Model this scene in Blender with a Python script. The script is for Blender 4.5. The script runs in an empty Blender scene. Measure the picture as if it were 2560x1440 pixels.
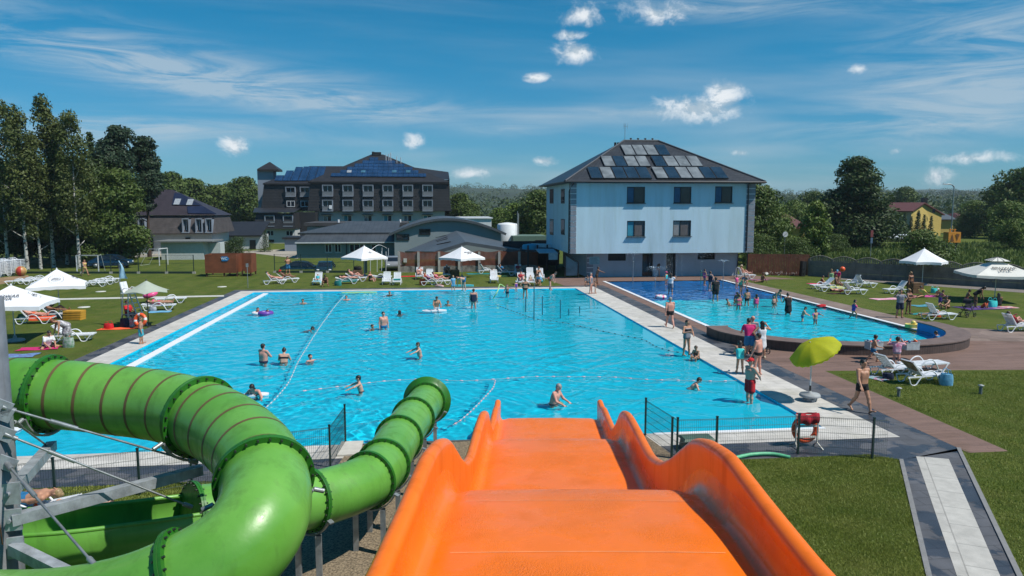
import bpy,math,random
import numpy as np
from mathutils import Vector,Matrix,Euler
R=math.radians
sc=bpy.context.scene
COL=sc.collection
F,H,HY,VX=1820.0,6.8,514.0,1072.0
PITCH=math.atan((720-HY)/F)
YAW=math.atan((1280-VX)/math.hypot(F,720-HY))
CP,SP,CY,SY=math.cos(PITCH),math.sin(PITCH),math.cos(YAW),math.sin(YAW)
def ray(px,py):
 x=(px-1280)/F;y=(720-py)/F
 fw=CP+y*SP;up=-SP+y*CP
 return Vector((x*CY+fw*SY,-x*SY+fw*CY,up))
def W(px,py,z=0.0):
 r=ray(px,py);t=(z-H)/r.z
 return Vector((r.x*t,r.y*t,z))
def WY(px,py,y):
 r=ray(px,py);t=y/r.y
 return Vector((r.x*t,y,H+r.z*t))
def CL(lat,d,z):
 return Vector((lat*CY+d*SY,-lat*SY+d*CY,z))
def WD(px,py,d):
 r=ray(px,py);fw=r.x*SY+r.y*CY;t=d/fw
 return Vector((r.x*t,r.y*t,H+r.z*t))
cam=bpy.data.objects.new('camera',bpy.data.cameras.new('camera'))
COL.objects.link(cam);sc.camera=cam
cam.location=(0,0,H)
cam.rotation_euler=(math.pi/2-PITCH,0,-YAW)
cam.data.sensor_width=36;cam.data.lens=F/2560*36
cam.data.clip_start=0.1;cam.data.clip_end=12000
sc.render.engine='CYCLES'
sc.cycles.use_denoising=True
sc.cycles.max_bounces=8;sc.cycles.transparent_max_bounces=24
sc.cycles.caustics_reflective=False;sc.cycles.caustics_refractive=True
sc.cycles.sample_clamp_indirect=8.0
sc.view_settings.view_transform='Standard';sc.view_settings.look='None'
sc.view_settings.exposure=0.0;sc.view_settings.gamma=1.0
MATS={}
def nodes(m):
 m.use_nodes=True
 nt=m.node_tree;nt.nodes.clear()
 return nt
def lin(c):
 return tuple(((v/255)/12.92 if v<=10 else(((v/255)+.055)/1.055)**2.4)for v in c)
def M(name,col=(.5,.5,.5),rough=.6,var=.12,scale=4.0,bump=0.0,bscale=40.0,metal=0.0,spec=.5,coat=0.0,hue=0.0,coords='Object',stretch=(1,1,1),col2=None,trans=0.0):
 if name in MATS:return MATS[name]
 m=bpy.data.materials.new(name);nt=nodes(m);N=nt.nodes;L=nt.links
 out=N.new('ShaderNodeOutputMaterial');b=N.new('ShaderNodeBsdfPrincipled')
 L.new(b.outputs[0],out.inputs[0])
 b.inputs['Roughness'].default_value=rough;b.inputs['Metallic'].default_value=metal
 b.inputs['Specular IOR Level'].default_value=spec
 b.inputs['Coat Weight'].default_value=coat
 b.inputs['Transmission Weight'].default_value=trans
 tc=N.new('ShaderNodeTexCoord');mp=N.new('ShaderNodeMapping');mp.inputs['Scale'].default_value=stretch
 L.new(tc.outputs[coords],mp.inputs[0])
 nz=N.new('ShaderNodeTexNoise');nz.inputs['Scale'].default_value=scale;nz.inputs['Detail'].default_value=5;nz.inputs['Roughness'].default_value=.6
 L.new(mp.outputs[0],nz.inputs['Vector'])
 mx=N.new('ShaderNodeMix');mx.data_type='RGBA'
 c2=col2 if col2 else tuple(min(1,c*(1+var*1.6))for c in col)
 c1=tuple(c*(1-var*1.6)for c in col)
 mx.inputs[6].default_value=(*c1,1);mx.inputs[7].default_value=(*c2,1)
 mr=N.new('ShaderNodeMapRange');mr.inputs[1].default_value=.3;mr.inputs[2].default_value=.7
 L.new(nz.outputs[0],mr.inputs[0]);L.new(mr.outputs[0],mx.inputs[0])
 L.new(mx.outputs[2],b.inputs['Base Color'])
 if bump:
  n2=N.new('ShaderNodeTexNoise');n2 .inputs['Scale'].default_value=bscale;n2 .inputs['Detail'].default_value=4
  L.new(mp.outputs[0],n2 .inputs['Vector'])
  bp=N.new('ShaderNodeBump');bp.inputs['Strength'].default_value=bump;bp.inputs['Distance'].default_value=.02
  L.new(n2 .outputs[0],bp.inputs['Height']);L.new(bp.outputs[0],b.inputs['Normal'])
 MATS[name]=m
 return m
def bsdf(m):
 return[n for n in m.node_tree.nodes if n.type=='BSDF_PRINCIPLED'][0]
def stripes_bump(m,axis,period,strength=.5,dist=.02,profile='SAW',dark=None):
 0
 nt=m.node_tree;N=nt.nodes;L=nt.links;b=bsdf(m)
 tc=N.new('ShaderNodeTexCoord');mp=N.new('ShaderNodeMapping');L.new(tc.outputs['Object'],mp.inputs[0])
 s=[0,0,0];s[axis]=1.0/period;mp.inputs['Scale'].default_value=s
 sep=N.new('ShaderNodeSeparateXYZ');L.new(mp.outputs[0],sep.inputs[0])
 fr=N.new('ShaderNodeMath');fr.operation='FRACT';L.new(sep.outputs[axis],fr.inputs[0])
 if profile=='GAP':
  g=N.new('ShaderNodeMath');g.operation='GREATER_THAN';g.inputs[1].default_value=.12;L.new(fr.outputs[0],g.inputs[0]);h=g
 else:h=fr
 bp=N.new('ShaderNodeBump');bp.inputs['Strength'].default_value=strength;bp.inputs['Distance'].default_value=dist
 L.new(h.outputs[0],bp.inputs['Height'])
 if b.inputs['Normal'].is_linked:L.new(b.inputs['Normal'].links[0].from_socket,bp.inputs['Normal'])
 L.new(bp.outputs[0],b.inputs['Normal'])
 if dark:
  src=b.inputs['Base Color'].links[0].from_socket
  g=N.new('ShaderNodeMath');g.operation='LESS_THAN';g.inputs[1].default_value=.12;L.new(fr.outputs[0],g.inputs[0])
  mx=N.new('ShaderNodeMix');mx.data_type='RGBA';mx.blend_type='MULTIPLY'
  L.new(g.outputs[0],mx.inputs[0]);L.new(src,mx.inputs[6]);mx.inputs[7].default_value=(dark,dark,dark,1)
  L.new(mx.outputs[2],b.inputs['Base Color'])
 return m
class MB:
 def __init__(s):s.v=[];s.f=[];s.sm=[];s.mi=[]
 def add(s,vs,fs,smooth=False,mi=0):
  o=len(s.v);s.v+=[tuple(p)for p in vs]
  for f in fs:s.f.append(tuple(i+o for i in f));s.sm.append(smooth);s.mi.append(mi)
 def box(s,c,size,rot=None,mi=0,taper=None):
  x,y,z=(a/2 for a in size);tx,ty=taper or(1,1)
  vs=[(-x,-y,-z),(x,-y,-z),(x,y,-z),(-x,y,-z),(-x*tx,-y*ty,z),(x*tx,-y*ty,z),(x*tx,y*ty,z),(-x*tx,y*ty,z)]
  if rot is not None:
   m=rot if isinstance(rot,Matrix)else Euler(rot).to_matrix();vs=[m@Vector(v)for v in vs]
  vs=[(v[0]+c[0],v[1]+c[1],v[2]+c[2])for v in vs]
  s.add(vs,[(3,2,1,0),(4,5,6,7),(0,1,5,4),(1,2,6,5),(2,3,7,6),(3,0,4,7)],False,mi)
 def bar(s,a,b,w,h=None,mi=0):
  a=Vector(a);b=Vector(b);d=b-a;h=h or w
  q=d.to_track_quat('Y','Z').to_matrix()
  s.box((a+b)/2,(w,d.length,h),q,mi)
 def tube(s,pts,r,n=8,closed=False,caps=True,mi=0,smooth=True):
  pts=[Vector(p)for p in pts];k=len(pts);rs=r if isinstance(r,(list,tuple))else[r]*k
  vs=[];up=None
  for i,p in enumerate(pts):
   if closed:t=pts[(i+1)%k]-pts[i-1]
   else:t=pts[min(i+1,k-1)]-pts[max(i-1,0)]
   t.normalize()
   if up is None:
    up=Vector((0,0,1))if abs(t.z)<.95 else Vector((0,1,0))
   u=(up-t*up.dot(t)).normalized();up=u;w=t.cross(u)
   for j in range(n):
    a=2*math.pi*j/n;vs.append(p+(u*math.cos(a)+w*math.sin(a))*rs[i])
  fs=[]
  for i in range(k if closed else k-1):
   for j in range(n):
    a=i*n+j;b=i*n+(j+1)%n;c=((i+1)%k)*n+(j+1)%n;d=((i+1)%k)*n+j
    fs.append((a,d,c,b))
  s.add(vs,fs,smooth,mi)
  if caps and not closed:
   s.add(vs[:n],[tuple(range(n))],False,mi);s.add(vs[-n:],[tuple(range(n-1,-1,-1))],False,mi)
 def lathe(s,prof,n=16,c=(0,0,0),mi=0,smooth=True,axis=None):
  vs=[];k=len(prof)
  q=Vector(axis).to_track_quat('Z','Y').to_matrix()if axis is not None else None
  for r,z in prof:
   for j in range(n):
    a=2*math.pi*j/n;p=Vector((r*math.cos(a),r*math.sin(a),z))
    if q:p=q@p
    vs.append((p[0]+c[0],p[1]+c[1],p[2]+c[2]))
  fs=[(i*n+j,i*n+(j+1)%n,(i+1)*n+(j+1)%n,(i+1)*n+j)for i in range(k-1)for j in range(n)]
  s.add(vs,fs,smooth,mi)
  if prof[0][0]>1e-4:s.add(vs[:n],[tuple(range(n-1,-1,-1))],False,mi)
  if prof[-1][0]>1e-4:s.add(vs[-n:],[tuple(range(n))],False,mi)
 def ball(s,c,r,n=12,mi=0):
  rr=r if isinstance(r,(tuple,list))else(r,r,r)
  k=max(4,n//2);vs=[];
  for i in range(k+1):
   t=math.pi*i/k
   for j in range(n):
    a=2*math.pi*j/n
    vs.append((c[0]+rr[0]*math.sin(t)*math.cos(a),c[1]+rr[1]*math.sin(t)*math.sin(a),c[2]-rr[2]*math.cos(t)))
  s.add(vs,[(i*n+j,i*n+(j+1)%n,(i+1)*n+(j+1)%n,(i+1)*n+j)for i in range(k)for j in range(n)],True,mi)
 def poly(s,pts,z0=None,z1=None,mi=0):
  0
  n=len(pts)
  if z1 is None:
   s.add([(p[0],p[1],z0 if z0 is not None else p[2])for p in pts],[tuple(range(n))],False,mi);return
  vs=[(p[0],p[1],z0)for p in pts]+[(p[0],p[1],z1)for p in pts]
  s.add(vs,[tuple(range(n-1,-1,-1)),tuple(range(n,2*n))]+[(i,(i+1)%n,n+(i+1)%n,n+i)for i in range(n)],False,mi)
 def quad(s,a,b,c,d,mi=0):s.add([a,b,c,d],[(0,1,2,3)],False,mi)
 def thick(s,pts,t,mi=0):
  0
  P=[Vector(p)for p in pts];n=(P[1]-P[0]).cross(P[2]-P[1]).normalized();k=len(P)
  Q=[p-n*t for p in P]
  s.add(P+Q,[tuple(range(k)),tuple(range(2*k-1,k-1,-1))]+[(i,i+k,(i+1)%k+k,(i+1)%k)for i in range(k)],False,mi)
 def grid(s,f,nu,nv,smooth=True,mi=0,wrap=False):
  vs=[f(i/nu,j/nv)for i in range(nu+1)for j in range(nv+1)]
  fs=[(i*(nv+1)+j,(i+1)*(nv+1)+j,(i+1)*(nv+1)+j+1,i*(nv+1)+j+1)for i in range(nu)for j in range(nv)]
  s.add(vs,fs,smooth,mi)
 def build(s,name,mats,parent=None,loc=None):
  me=bpy.data.meshes.new(name);me.from_pydata(s.v,[],s.f)
  me.polygons.foreach_set('use_smooth',s.sm)
  if any(s.mi):me.polygons.foreach_set('material_index',s.mi)
  for m in(mats if isinstance(mats,(list,tuple))else[mats]):me.materials.append(m)
  me.update()
  return link(name,me,parent,loc)
def link(name,me,parent=None,loc=None):
 o=bpy.data.objects.new(name,me);COL.objects.link(o)
 if parent is not None:o.parent=parent
 if loc is not None:o.location=loc
 return o
def tag(o,label=None,cat=None,group=None,kind=None):
 if label:o['label']=label
 if cat:o['category']=cat
 if group:o['group']=group
 if kind:o['kind']=kind
 return o
def thing(name,label,cat,loc=(0,0,0),rz=0.0,group=None):
 o=bpy.data.objects.new(name,None);o.empty_display_size=.2;COL.objects.link(o)
 o.location=loc;o.rotation_euler=(0,0,rz)
 return tag(o,label,cat,group)
KIDS={}
def copy_tree(o,parent=None):
 c=o.copy();COL.objects.link(c)
 if parent is not None:c.parent=parent
 for ch in list(o.children):copy_tree(ch,c)
 return c
def struct(o):o['kind']='structure';return o
def npmesh(name,V,Fq,mat,parent=None,smooth=True,loc=None):
 0
 me=bpy.data.meshes.new(name);n,k=Fq.shape
 me.vertices.add(len(V));me.vertices.foreach_set('co',np.asarray(V,np.float32).ravel())
 me.loops.add(n*k);me.loops.foreach_set('vertex_index',Fq.astype(np.int32).ravel())
 me.polygons.add(n);me.polygons.foreach_set('loop_start',np.arange(0,n*k,k,dtype=np.int32))
 me.polygons.foreach_set('loop_total',np.full(n,k,np.int32))
 me.polygons.foreach_set('use_smooth',np.full(n,smooth))
 for m in(mat if isinstance(mat,(list,tuple))else[mat]):me.materials.append(m)
 me.update(calc_edges=True)
 return link(name,me,parent,loc)
def text_mesh(name,body,size,mat,parent,loc,rot,shear=0.0,bold=True):
 cu=bpy.data.curves.new(name,'FONT');cu.body=body;cu.size=size;cu.align_x='CENTER';cu.align_y='CENTER'
 cu.extrude=.002;cu.shear=shear;cu.space_line=.82
 if bold:cu.offset=size*.008
 t=bpy.data.objects.new('tmp',cu);COL.objects.link(t)
 dg=bpy.context.evaluated_depsgraph_get();dg.update()
 me=bpy.data.meshes.new_from_object(t.evaluated_get(dg));bpy.data.objects.remove(t);bpy.data.curves.remove(cu)
 me.materials.clear();me.materials.append(mat);me.name=name
 o=link(name,me,parent,loc);o.rotation_euler=rot
 return o
SUN_EL,SUN_AZ=R(55),R(60)
SUND=Vector((math.cos(SUN_EL)*math.sin(SUN_AZ),-math.cos(SUN_EL)*math.cos(SUN_AZ),math.sin(SUN_EL)))
sun=bpy.data.objects.new('sun',bpy.data.lights.new('sun','SUN'));COL.objects.link(sun)
sun.data.energy=5.0;sun.data.angle=R(.5);sun.data.color=(1,.95,.87)
sun.rotation_euler=SUND.to_track_quat('Z','Y').to_euler()
w=bpy.data.worlds.new('World');sc.world=w;w.use_nodes=True
def make_world():
 nt=w.node_tree;N=nt.nodes;L=nt.links;N.clear()
 out=N.new('ShaderNodeOutputWorld');bg=N.new('ShaderNodeBackground');L.new(bg.outputs[0],out.inputs[0])
 sky=N.new('ShaderNodeTexSky');sky.sky_type='NISHITA';sky.sun_disc=False
 sky.sun_elevation=SUN_EL;sky.sun_rotation=math.atan2(SUND.x,SUND.y)
 sky.air_density=1.0;sky.dust_density=.4;sky.ozone_density=3.0;sky.altitude=200
 bg.inputs[1].default_value=.070
 def mth(op,a,b=None,c=None,clamp=False):
  n=N.new('ShaderNodeMath');n.operation=op;n.use_clamp=clamp
  for i,x in enumerate((a,b,c)):
   if x is None:continue
   if hasattr(x,'is_linked'):L.new(x,n.inputs[i])
   else:n.inputs[i].default_value=x
  return n.outputs[0]
 def mix(fac,a,b,bt='MIX'):
  n=N.new('ShaderNodeMix');n.data_type='RGBA';n.blend_type=bt
  for i,x in((0,fac),(6,a),(7,b)):
   if hasattr(x,'is_linked'):L.new(x,n.inputs[i])
   elif i==0:n.inputs[0].default_value=x
   else:n.inputs[i].default_value=(*x,1)
  return n.outputs[2]
 def ramp(x,a,b,c=0.,d=1.):
  n=N.new('ShaderNodeMapRange');n.interpolation_type='SMOOTHSTEP';L.new(x,n.inputs[0])
  for i,q in enumerate((a,b,c,d)):n.inputs[i+1].default_value=q
  return n.outputs[0]
 tc=N.new('ShaderNodeTexCoord')
 rot=N.new('ShaderNodeMapping');rot.vector_type='POINT';rot.inputs['Rotation'].default_value=(0,0,YAW);L.new(tc.outputs['Generated'],rot.inputs[0])
 sep=N.new('ShaderNodeSeparateXYZ');L.new(rot.outputs[0],sep.inputs[0])
 x,y,z=sep.outputs
 ay=mth('MAXIMUM',mth('ABSOLUTE',y),.05)
 az=mth('ARCTAN2',x,y)
 el=mth('ARCTAN2',z,mth('SQRT',mth('ADD',mth('MULTIPLY',x,x),mth('MULTIPLY',y,y))))
 cbp=N.new('ShaderNodeCombineXYZ');L.new(az,cbp.inputs[0]);L.new(el,cbp.inputs[1]);pos=cbp.outputs[0]
 base=mix(1.0,sky.outputs[0],mix(ramp(el,.0,.26),(.40,.92,1.28),(.09,1.03,1.32)),'MULTIPLY')
 def noise(vx,vy,sx,sy,scale,det=6,rough=.55,off=0.0,dist=0.0):
  cb=N.new('ShaderNodeCombineXYZ');L.new(mth('MULTIPLY',vx,sx),cb.inputs[0]);L.new(mth('MULTIPLY',vy,sy),cb.inputs[1]);cb.inputs[2].default_value=off
  n=N.new('ShaderNodeTexNoise');n.inputs['Scale'].default_value=scale;n.inputs['Detail'].default_value=det;n.inputs['Roughness'].default_value=rough
  n.inputs['Distortion'].default_value=dist
  L.new(cb.outputs[0],n.inputs['Vector']);return n.outputs[0]
 zz=mth('MAXIMUM',mth('ADD',z,.06),.06)
 u=mth('DIVIDE',x,zz);v=mth('DIVIDE',y,zz)
 u2=mth('ADD',u,mth('MULTIPLY',v,.25));v2=mth('SUBTRACT',v,mth('MULTIPLY',u,.25))
 n1=noise(u2,v2,.16,.55,1.0,6,.62,3.1,.6)
 n2=noise(u2,v2,.10,.22,1.0,3,.5,7.7)
 n3=noise(u2,v2,.7,1.6,2.2,4,.65,1.3,.4)
 cir=mth('MULTIPLY',ramp(n1,.46,.78),ramp(n2,.40,.62))
 cir=mth('MULTIPLY',cir,ramp(n3,.12,.62))
 blobs=None
 def streak(px,py,wx,wy,slope,amt):
  nonlocal blobs
  a0=math.atan2((px-1280)/F,CP+(720-py)/F*SP);e0=math.asin(ray(px,py).normalized().z)
  vd=N.new('ShaderNodeMapping');vd.vector_type='TEXTURE';vd.inputs['Location'].default_value=(a0,e0,0);vd.inputs['Rotation'].default_value=(0,0,math.atan(slope));vd.inputs['Scale'].default_value=(wx/F*1.5,wy/F*1.5,1)
  L.new(pos,vd.inputs[0])
  gr=N.new('ShaderNodeTexGradient');gr.gradient_type='QUADRATIC_SPHERE';L.new(vd.outputs[0],gr.inputs[0])
  g=mth('MULTIPLY',gr.outputs['Fac'],amt)
  blobs=g if blobs is None else mth('ADD',blobs,g)
 for a in((260,130,560,75,-.14,.9),(820,235,420,60,-.12,.6),(560,215,420,45,-.10,.55),(2480,130,330,170,.1,.75),(2300,300,420,70,.05,.6),(1900,15,420,40,-.05,.6),(480,320,420,30,-.03,.6),(180,330,330,60,-.04,.5),(1280,320,160,25,.0,.55),(1450,280,420,22,-.02,.45),(880,290,260,25,.0,.5)):
  streak(*a)
 fine=noise(az,el,5.,34.,1.0,6,.66,5.5,.9)
 fil=ramp(fine,.33,.72)
 low=mth('MULTIPLY',ramp(noise(az,el,2.2,16.,1.0,3,.55,9.),.45,.75),ramp(el,.25,.03,0.,.5))
 cirr=mth('ADD',mth('MULTIPLY',cir,.26),mth('ADD',mth('MULTIPLY',blobs,mth('MULTIPLY',fil,1.25)),low),None,True)
 cirr=mth('MINIMUM',cirr,.62)
 col=mix(cirr,base,(7.6,8.9,9.8))
 puf=noise(az,el,1.,1.25,26.,5,.66,2.2,.3)
 puf2=noise(az,mth('SUBTRACT',el,.011),1.,1.25,26.,3,.6,2.2,.3)
 qm=None
 for(px,py,wx,wy)in((1450,38,62,34),(1640,32,100,34),(1440,130,66,34),(1750,265,120,46),(1800,245,70,48),(585,364,44,26),(1032,356,36,22),(1175,436,60,18),(1340,195,42,13),(1428,88,50,16),(2440,395,84,20),(2350,440,44,28),(2238,378,20,10),(1365,402,36,14),(2140,175,24,14),(1850,382,30,11)):
  a0=math.atan2((px-1280)/F,CP+(720-py)/F*SP);e0=math.asin(ray(px,py).normalized().z)
  vd=N.new('ShaderNodeVectorMath');vd.operation='MULTIPLY_ADD';L.new(pos,vd.inputs[0])
  kx,ky=F/wx*1.12,F/wy*1.12
  vd.inputs[1].default_value=(kx,ky,0);vd.inputs[2].default_value=(-a0*kx,-e0*ky,max(0,.55-wx/120))
  ln=N.new('ShaderNodeVectorMath');ln.operation='LENGTH';L.new(vd.outputs[0],ln.inputs[0])
  qm=ln.outputs['Value']if qm is None else mth('MINIMUM',qm,ln.outputs['Value'])
 total=ramp(mth('ADD',qm,mth('MULTIPLY',mth('SUBTRACT',puf,.5),-2.5)),1.1,-.15)
 shade=ramp(mth('SUBTRACT',puf,puf2),.06,-.10)
 ccol=mix(shade,(13.2,13.6,13.9),(7.4,8.7,9.7))
 col=mix(mth('MULTIPLY',total,.9),col,ccol)
 L.new(col,bg.inputs[0])
make_world()
w.cycles.sampling_method='MANUAL';w.cycles.sample_map_resolution=512
def tiles(m,sx,sy,gap=.02,dark=.55,rot=0.0,wet=None,wetcol=(.3,.3,.3),bumpd=.01):
 0
 nt=m.node_tree;N=nt.nodes;L=nt.links;b=bsdf(m)
 tc=N.new('ShaderNodeTexCoord');mp=N.new('ShaderNodeMapping');L.new(tc.outputs['Object'],mp.inputs[0]);mp.inputs['Rotation'].default_value=(0,0,rot)
 br=N.new('ShaderNodeTexBrick');br.inputs['Scale'].default_value=1;br.inputs['Brick Width'].default_value=sx;br.inputs['Row Height'].default_value=sy
 br.inputs['Mortar Size'].default_value=gap;br.inputs['Mortar Smooth'].default_value=.1;br.offset=.5
 br.inputs['Color1'].default_value=(1,1,1,1);br.inputs['Color2'].default_value=(.86,.86,.86,1);br.inputs['Mortar'].default_value=(dark,dark,dark,1)
 L.new(mp.outputs[0],br.inputs['Vector'])
 src=b.inputs['Base Color'].links[0].from_socket
 mx=N.new('ShaderNodeMix');mx.data_type='RGBA';mx.blend_type='MULTIPLY';mx.inputs[0].default_value=1
 L.new(src,mx.inputs[6]);L.new(br.outputs[0],mx.inputs[7]);res=mx.outputs[2]
 if wet:
  nz=N.new('ShaderNodeTexNoise');nz.inputs['Scale'].default_value=wet;nz.inputs['Detail'].default_value=6;nz.inputs['Roughness'].default_value=.6;L.new(tc.outputs['Object'],nz.inputs['Vector'])
  mr=N.new('ShaderNodeMapRange');mr.inputs[1].default_value=.50;mr.inputs[2].default_value=.53;L.new(nz.outputs[0],mr.inputs[0])
  m2=N.new('ShaderNodeMix');m2 .data_type='RGBA';m2 .blend_type='MULTIPLY';L.new(mr.outputs[0],m2 .inputs[0]);L.new(res,m2 .inputs[6]);m2 .inputs[7].default_value=(*wetcol,1);res=m2 .outputs[2]
  r2=N.new('ShaderNodeMapRange');r2 .inputs[3].default_value=.8;r2 .inputs[4].default_value=.35;L.new(mr.outputs[0],r2 .inputs[0]);L.new(r2 .outputs[0],b.inputs['Roughness'])
 L.new(res,b.inputs['Base Color'])
 bp=N.new('ShaderNodeBump');bp.inputs['Distance'].default_value=bumpd;bp.inputs['Strength'].default_value=.6;bp.invert=True
 L.new(br.outputs['Fac'],bp.inputs['Height'])
 if b.inputs['Normal'].is_linked:L.new(b.inputs['Normal'].links[0].from_socket,bp.inputs['Normal'])
 L.new(bp.outputs[0],b.inputs['Normal'])
 return m
def grass_material():
 m=bpy.data.materials.new('lawn_grass');nt=nodes(m);N=nt.nodes;L=nt.links
 out=N.new('ShaderNodeOutputMaterial');b=N.new('ShaderNodeBsdfPrincipled');L.new(b.outputs[0],out.inputs[0])
 b.inputs['Roughness'].default_value=.9;b.inputs['Specular IOR Level'].default_value=.15
 tc=N.new('ShaderNodeTexCoord')
 def nz(scale,det,rough=.6,st=(1,1,1)):
  mp=N.new('ShaderNodeMapping');mp.inputs['Scale'].default_value=st;L.new(tc.outputs['Object'],mp.inputs[0])
  n=N.new('ShaderNodeTexNoise');n.inputs['Scale'].default_value=scale;n.inputs['Detail'].default_value=det;n.inputs['Roughness'].default_value=rough
  L.new(mp.outputs[0],n.inputs['Vector']);return n.outputs[0]
 def mr(x,a,c):
  n=N.new('ShaderNodeMapRange');n.inputs[1].default_value=a;n.inputs[2].default_value=c;L.new(x,n.inputs[0]);return n.outputs[0]
 def mix(f,a,c,bt='MIX'):
  n=N.new('ShaderNodeMix');n.data_type='RGBA';n.blend_type=bt
  if hasattr(f,'is_linked'):L.new(f,n.inputs[0])
  else:n.inputs[0].default_value=f
  for i,q in((6,a),(7,c)):
   if hasattr(q,'is_linked'):L.new(q,n.inputs[i])
   else:n.inputs[i].default_value=(*q,1)
  return n.outputs[2]
 c=mix(mr(nz(.35,5),.35,.68),(.094,.145,.020),(.145,.188,.030))
 c=mix(mr(nz(1.1,6,.7),.42,.75),c,(.19,.19,.05))
 c=mix(mr(nz(.9,3,.5,(1,.12,1)),.48,.62),c,mix(1.,c,(.80,.86,.8),'MULTIPLY'))
 c=mix(mr(nz(14,6,.75),.30,.72),mix(1.,c,(.52,.56,.5),'MULTIPLY'),c)
 c=mix(mr(nz(60,4,.7),.30,.75),mix(1.,c,(.62,.62,.6),'MULTIPLY'),mix(1.,c,(1.22,1.2,1.2),'MULTIPLY'))
 L.new(c,b.inputs['Base Color'])
 bp=N.new('ShaderNodeBump');bp.inputs['Distance'].default_value=.06;bp.inputs['Strength'].default_value=.8
 L.new(nz(30,6,.75),bp.inputs['Height']);L.new(bp.outputs[0],b.inputs['Normal'])
 return m
GRASS=grass_material()
mb=MB();mb.box((0,60,-1.13),(260,230,.26))
PX0,PX1,PY0,PY1=-13.8,12.0,20.6,58.9
KX0,KX1,KY0,KY1=15.75,26.55,33.0,64.0
def ring(mb,outer,inner,z,mi=0):
 (x0,y0,x1,y1),(a0,b0,a1,b1)=outer,inner
 for q in((x0,y0,a0,y1),(a1,y0,x1,y1),(a0,y0,a1,b0),(a0,b1,a1,y1)):
  if q[2]-q[0]>1e-6 and q[3]-q[1]>1e-6:
   mb.add([(q[0],q[1],z),(q[2],q[1],z),(q[2],q[3],z),(q[0],q[3],z)],[(0,1,2,3)],False,mi)
lawn=MB()
ring(lawn,(-130,-60,150,175),(PX0,PY0,KX1,KY1),0.0)
lawn.add([(PX0,PY1,0),(KX0,PY1,0),(KX0,KY1,0),(PX0,KY1,0)],[(0,1,2,3)])
lawn.add([(PX1,PY0,0),(KX0,PY0,0),(KX0,PY1,0),(PX1,PY1,0)],[(0,1,2,3)])
lawn.add([(KX0,PY0,0),(KX1,PY0,0),(KX1,KY0,0),(KX0,KY0,0)],[(0,1,2,3)])
tag(struct(lawn.build('lawn',GRASS)),'mown green lawn around the pools')
BEIGE=tiles(M('beige_paving',(.55,.525,.485),.8,.10,1.5,.25,60),1.2,.4,.012,.72)
GREY=tiles(M('grey_paving',(.088,.092,.105),.8,.15,1.2,.3,50),.8,.4,.012,.6,0,.9,(.55,.56,.6))
BROWN=tiles(M('brown_deck',(.20,.122,.095),.75,.14,1.0,.2,40,stretch=(.3,4,1)),2.4,.14,.008,.6)
BROWN2=tiles(M('pale_brown_paving',(.245,.18,.15),.8,.12,1.2,.2,40),.8,.4,.01,.75,0,.5,(.8,.78,.78))
b=MB();ring(b,(-15.0,19.45,13.75,59.9),(PX0,PY0,PX1,PY1),.008);struct(b.build('beige_pavement',BEIGE))
b=MB();ring(b,(-15.7,18.15,14.75,60.8),(-15.0,19.45,13.75,59.9),.004);struct(b.build('grey_pavement',GREY))
pl0,pl1=W(2253,1150),W(2322,1440);pr0,pr1=W(2396,1121),W(2548,1440)
def ext(a,c,t):return a+(c-a)*t
pl2,pr2=ext(pl0,pl1,1.9),ext(pr0,pr1,1.9)
b=MB();b.add([(pl2 .x,pl2 .y,.004),(pr2 .x,pr2 .y,.004),(pr0 .x,pr0 .y+.0,.004),(pr0 .x,18.15,.004),(pl0 .x-.6,18.15,.004),(pl0 .x,pl0 .y,.004)],[(0,1,2,3,4,5)]);struct(b.build('grey_path',M('path_paving',(.088,.092,.105))if False else GREY))
q=[W(2290,1141),W(2372,1148),W(2500,1440),W(2392,1440)]
q[2]=ext(q[1],q[2],1.9);q[3]=ext(q[0],q[3],1.9)
ang=math.atan2(q[3].y-q[0].y,q[3].x-q[0].x)
b=MB();b.add([(p.x,p.y,.009)for p in q],[(3,2,1,0)]);struct(b.build('beige_path',tiles(M('beige_slab',(.47,.455,.42),.85,.10,2.5,.4,70),1.0,.66,.014,.62,-ang)))
for(a0,a1,s)in((pl0,pl2,1),(pr0,pr2,-1)):
 b=MB();n=Vector((0,0,1)).cross((a1-a0).normalized())*.05;b.bar(a0-n*s*0+Vector((0,0,.006)),a1+Vector((0,0,.006)),.10,.05);struct(b.build('path_kerb',M('kerb_grey',(.2,.2,.2),.85,.1,6)))
def flat(name,pts,z,m):b=MB();b.add([(p[0],p[1],z)for p in pts],[tuple(range(len(pts)))]);return struct(b.build(name,m))
tip,mid_,plz=W(2490,1119),W(2080,930),W(2560,915)
BO=[(14.55,36.7),(14.6,35.0),(15.5,33.1),(17.4,31.5),(20.0,30.55),(22.9,30.6),(25.3,31.5),(26.9,33.3),(27.5,35.2),(27.55,36.7)]
def catmull(P,n=6):
 P=[Vector((*p,0))if len(p)==2 else Vector(p)for p in P];o=[]
 for i in range(len(P)-1):
  p0,p1,p2,p3=P[max(i-1,0)],P[i],P[i+1],P[min(i+2,len(P)-1)]
  for k in range(n):
   t=k/n;o.append(.5*((2*p1)+(p2-p0)*t+(2*p0-5*p1+4*p2-p3)*t*t+(3*p1-p0-3*p2+p3)*t**3))
 o.append(P[-1]);return o
BOC=catmull(BO,5)
def offs(C,d):
 o=[]
 for i,p in enumerate(C):
  t=(C[min(i+1,len(C)-1)]-C[max(i-1,0)]).normalized();o.append(p+Vector((-t.y,t.x,0))*d)
 return o
BIC=offs(BOC,1.0)
BIC[0]=Vector((KX0-.05,36.7,0));BIC[-1]=Vector((KX1,36.7,0))
strip=[(14.75,tip.y),(tip.x,tip.y),(16.1,24),(mid_.x,mid_.y)]
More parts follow.
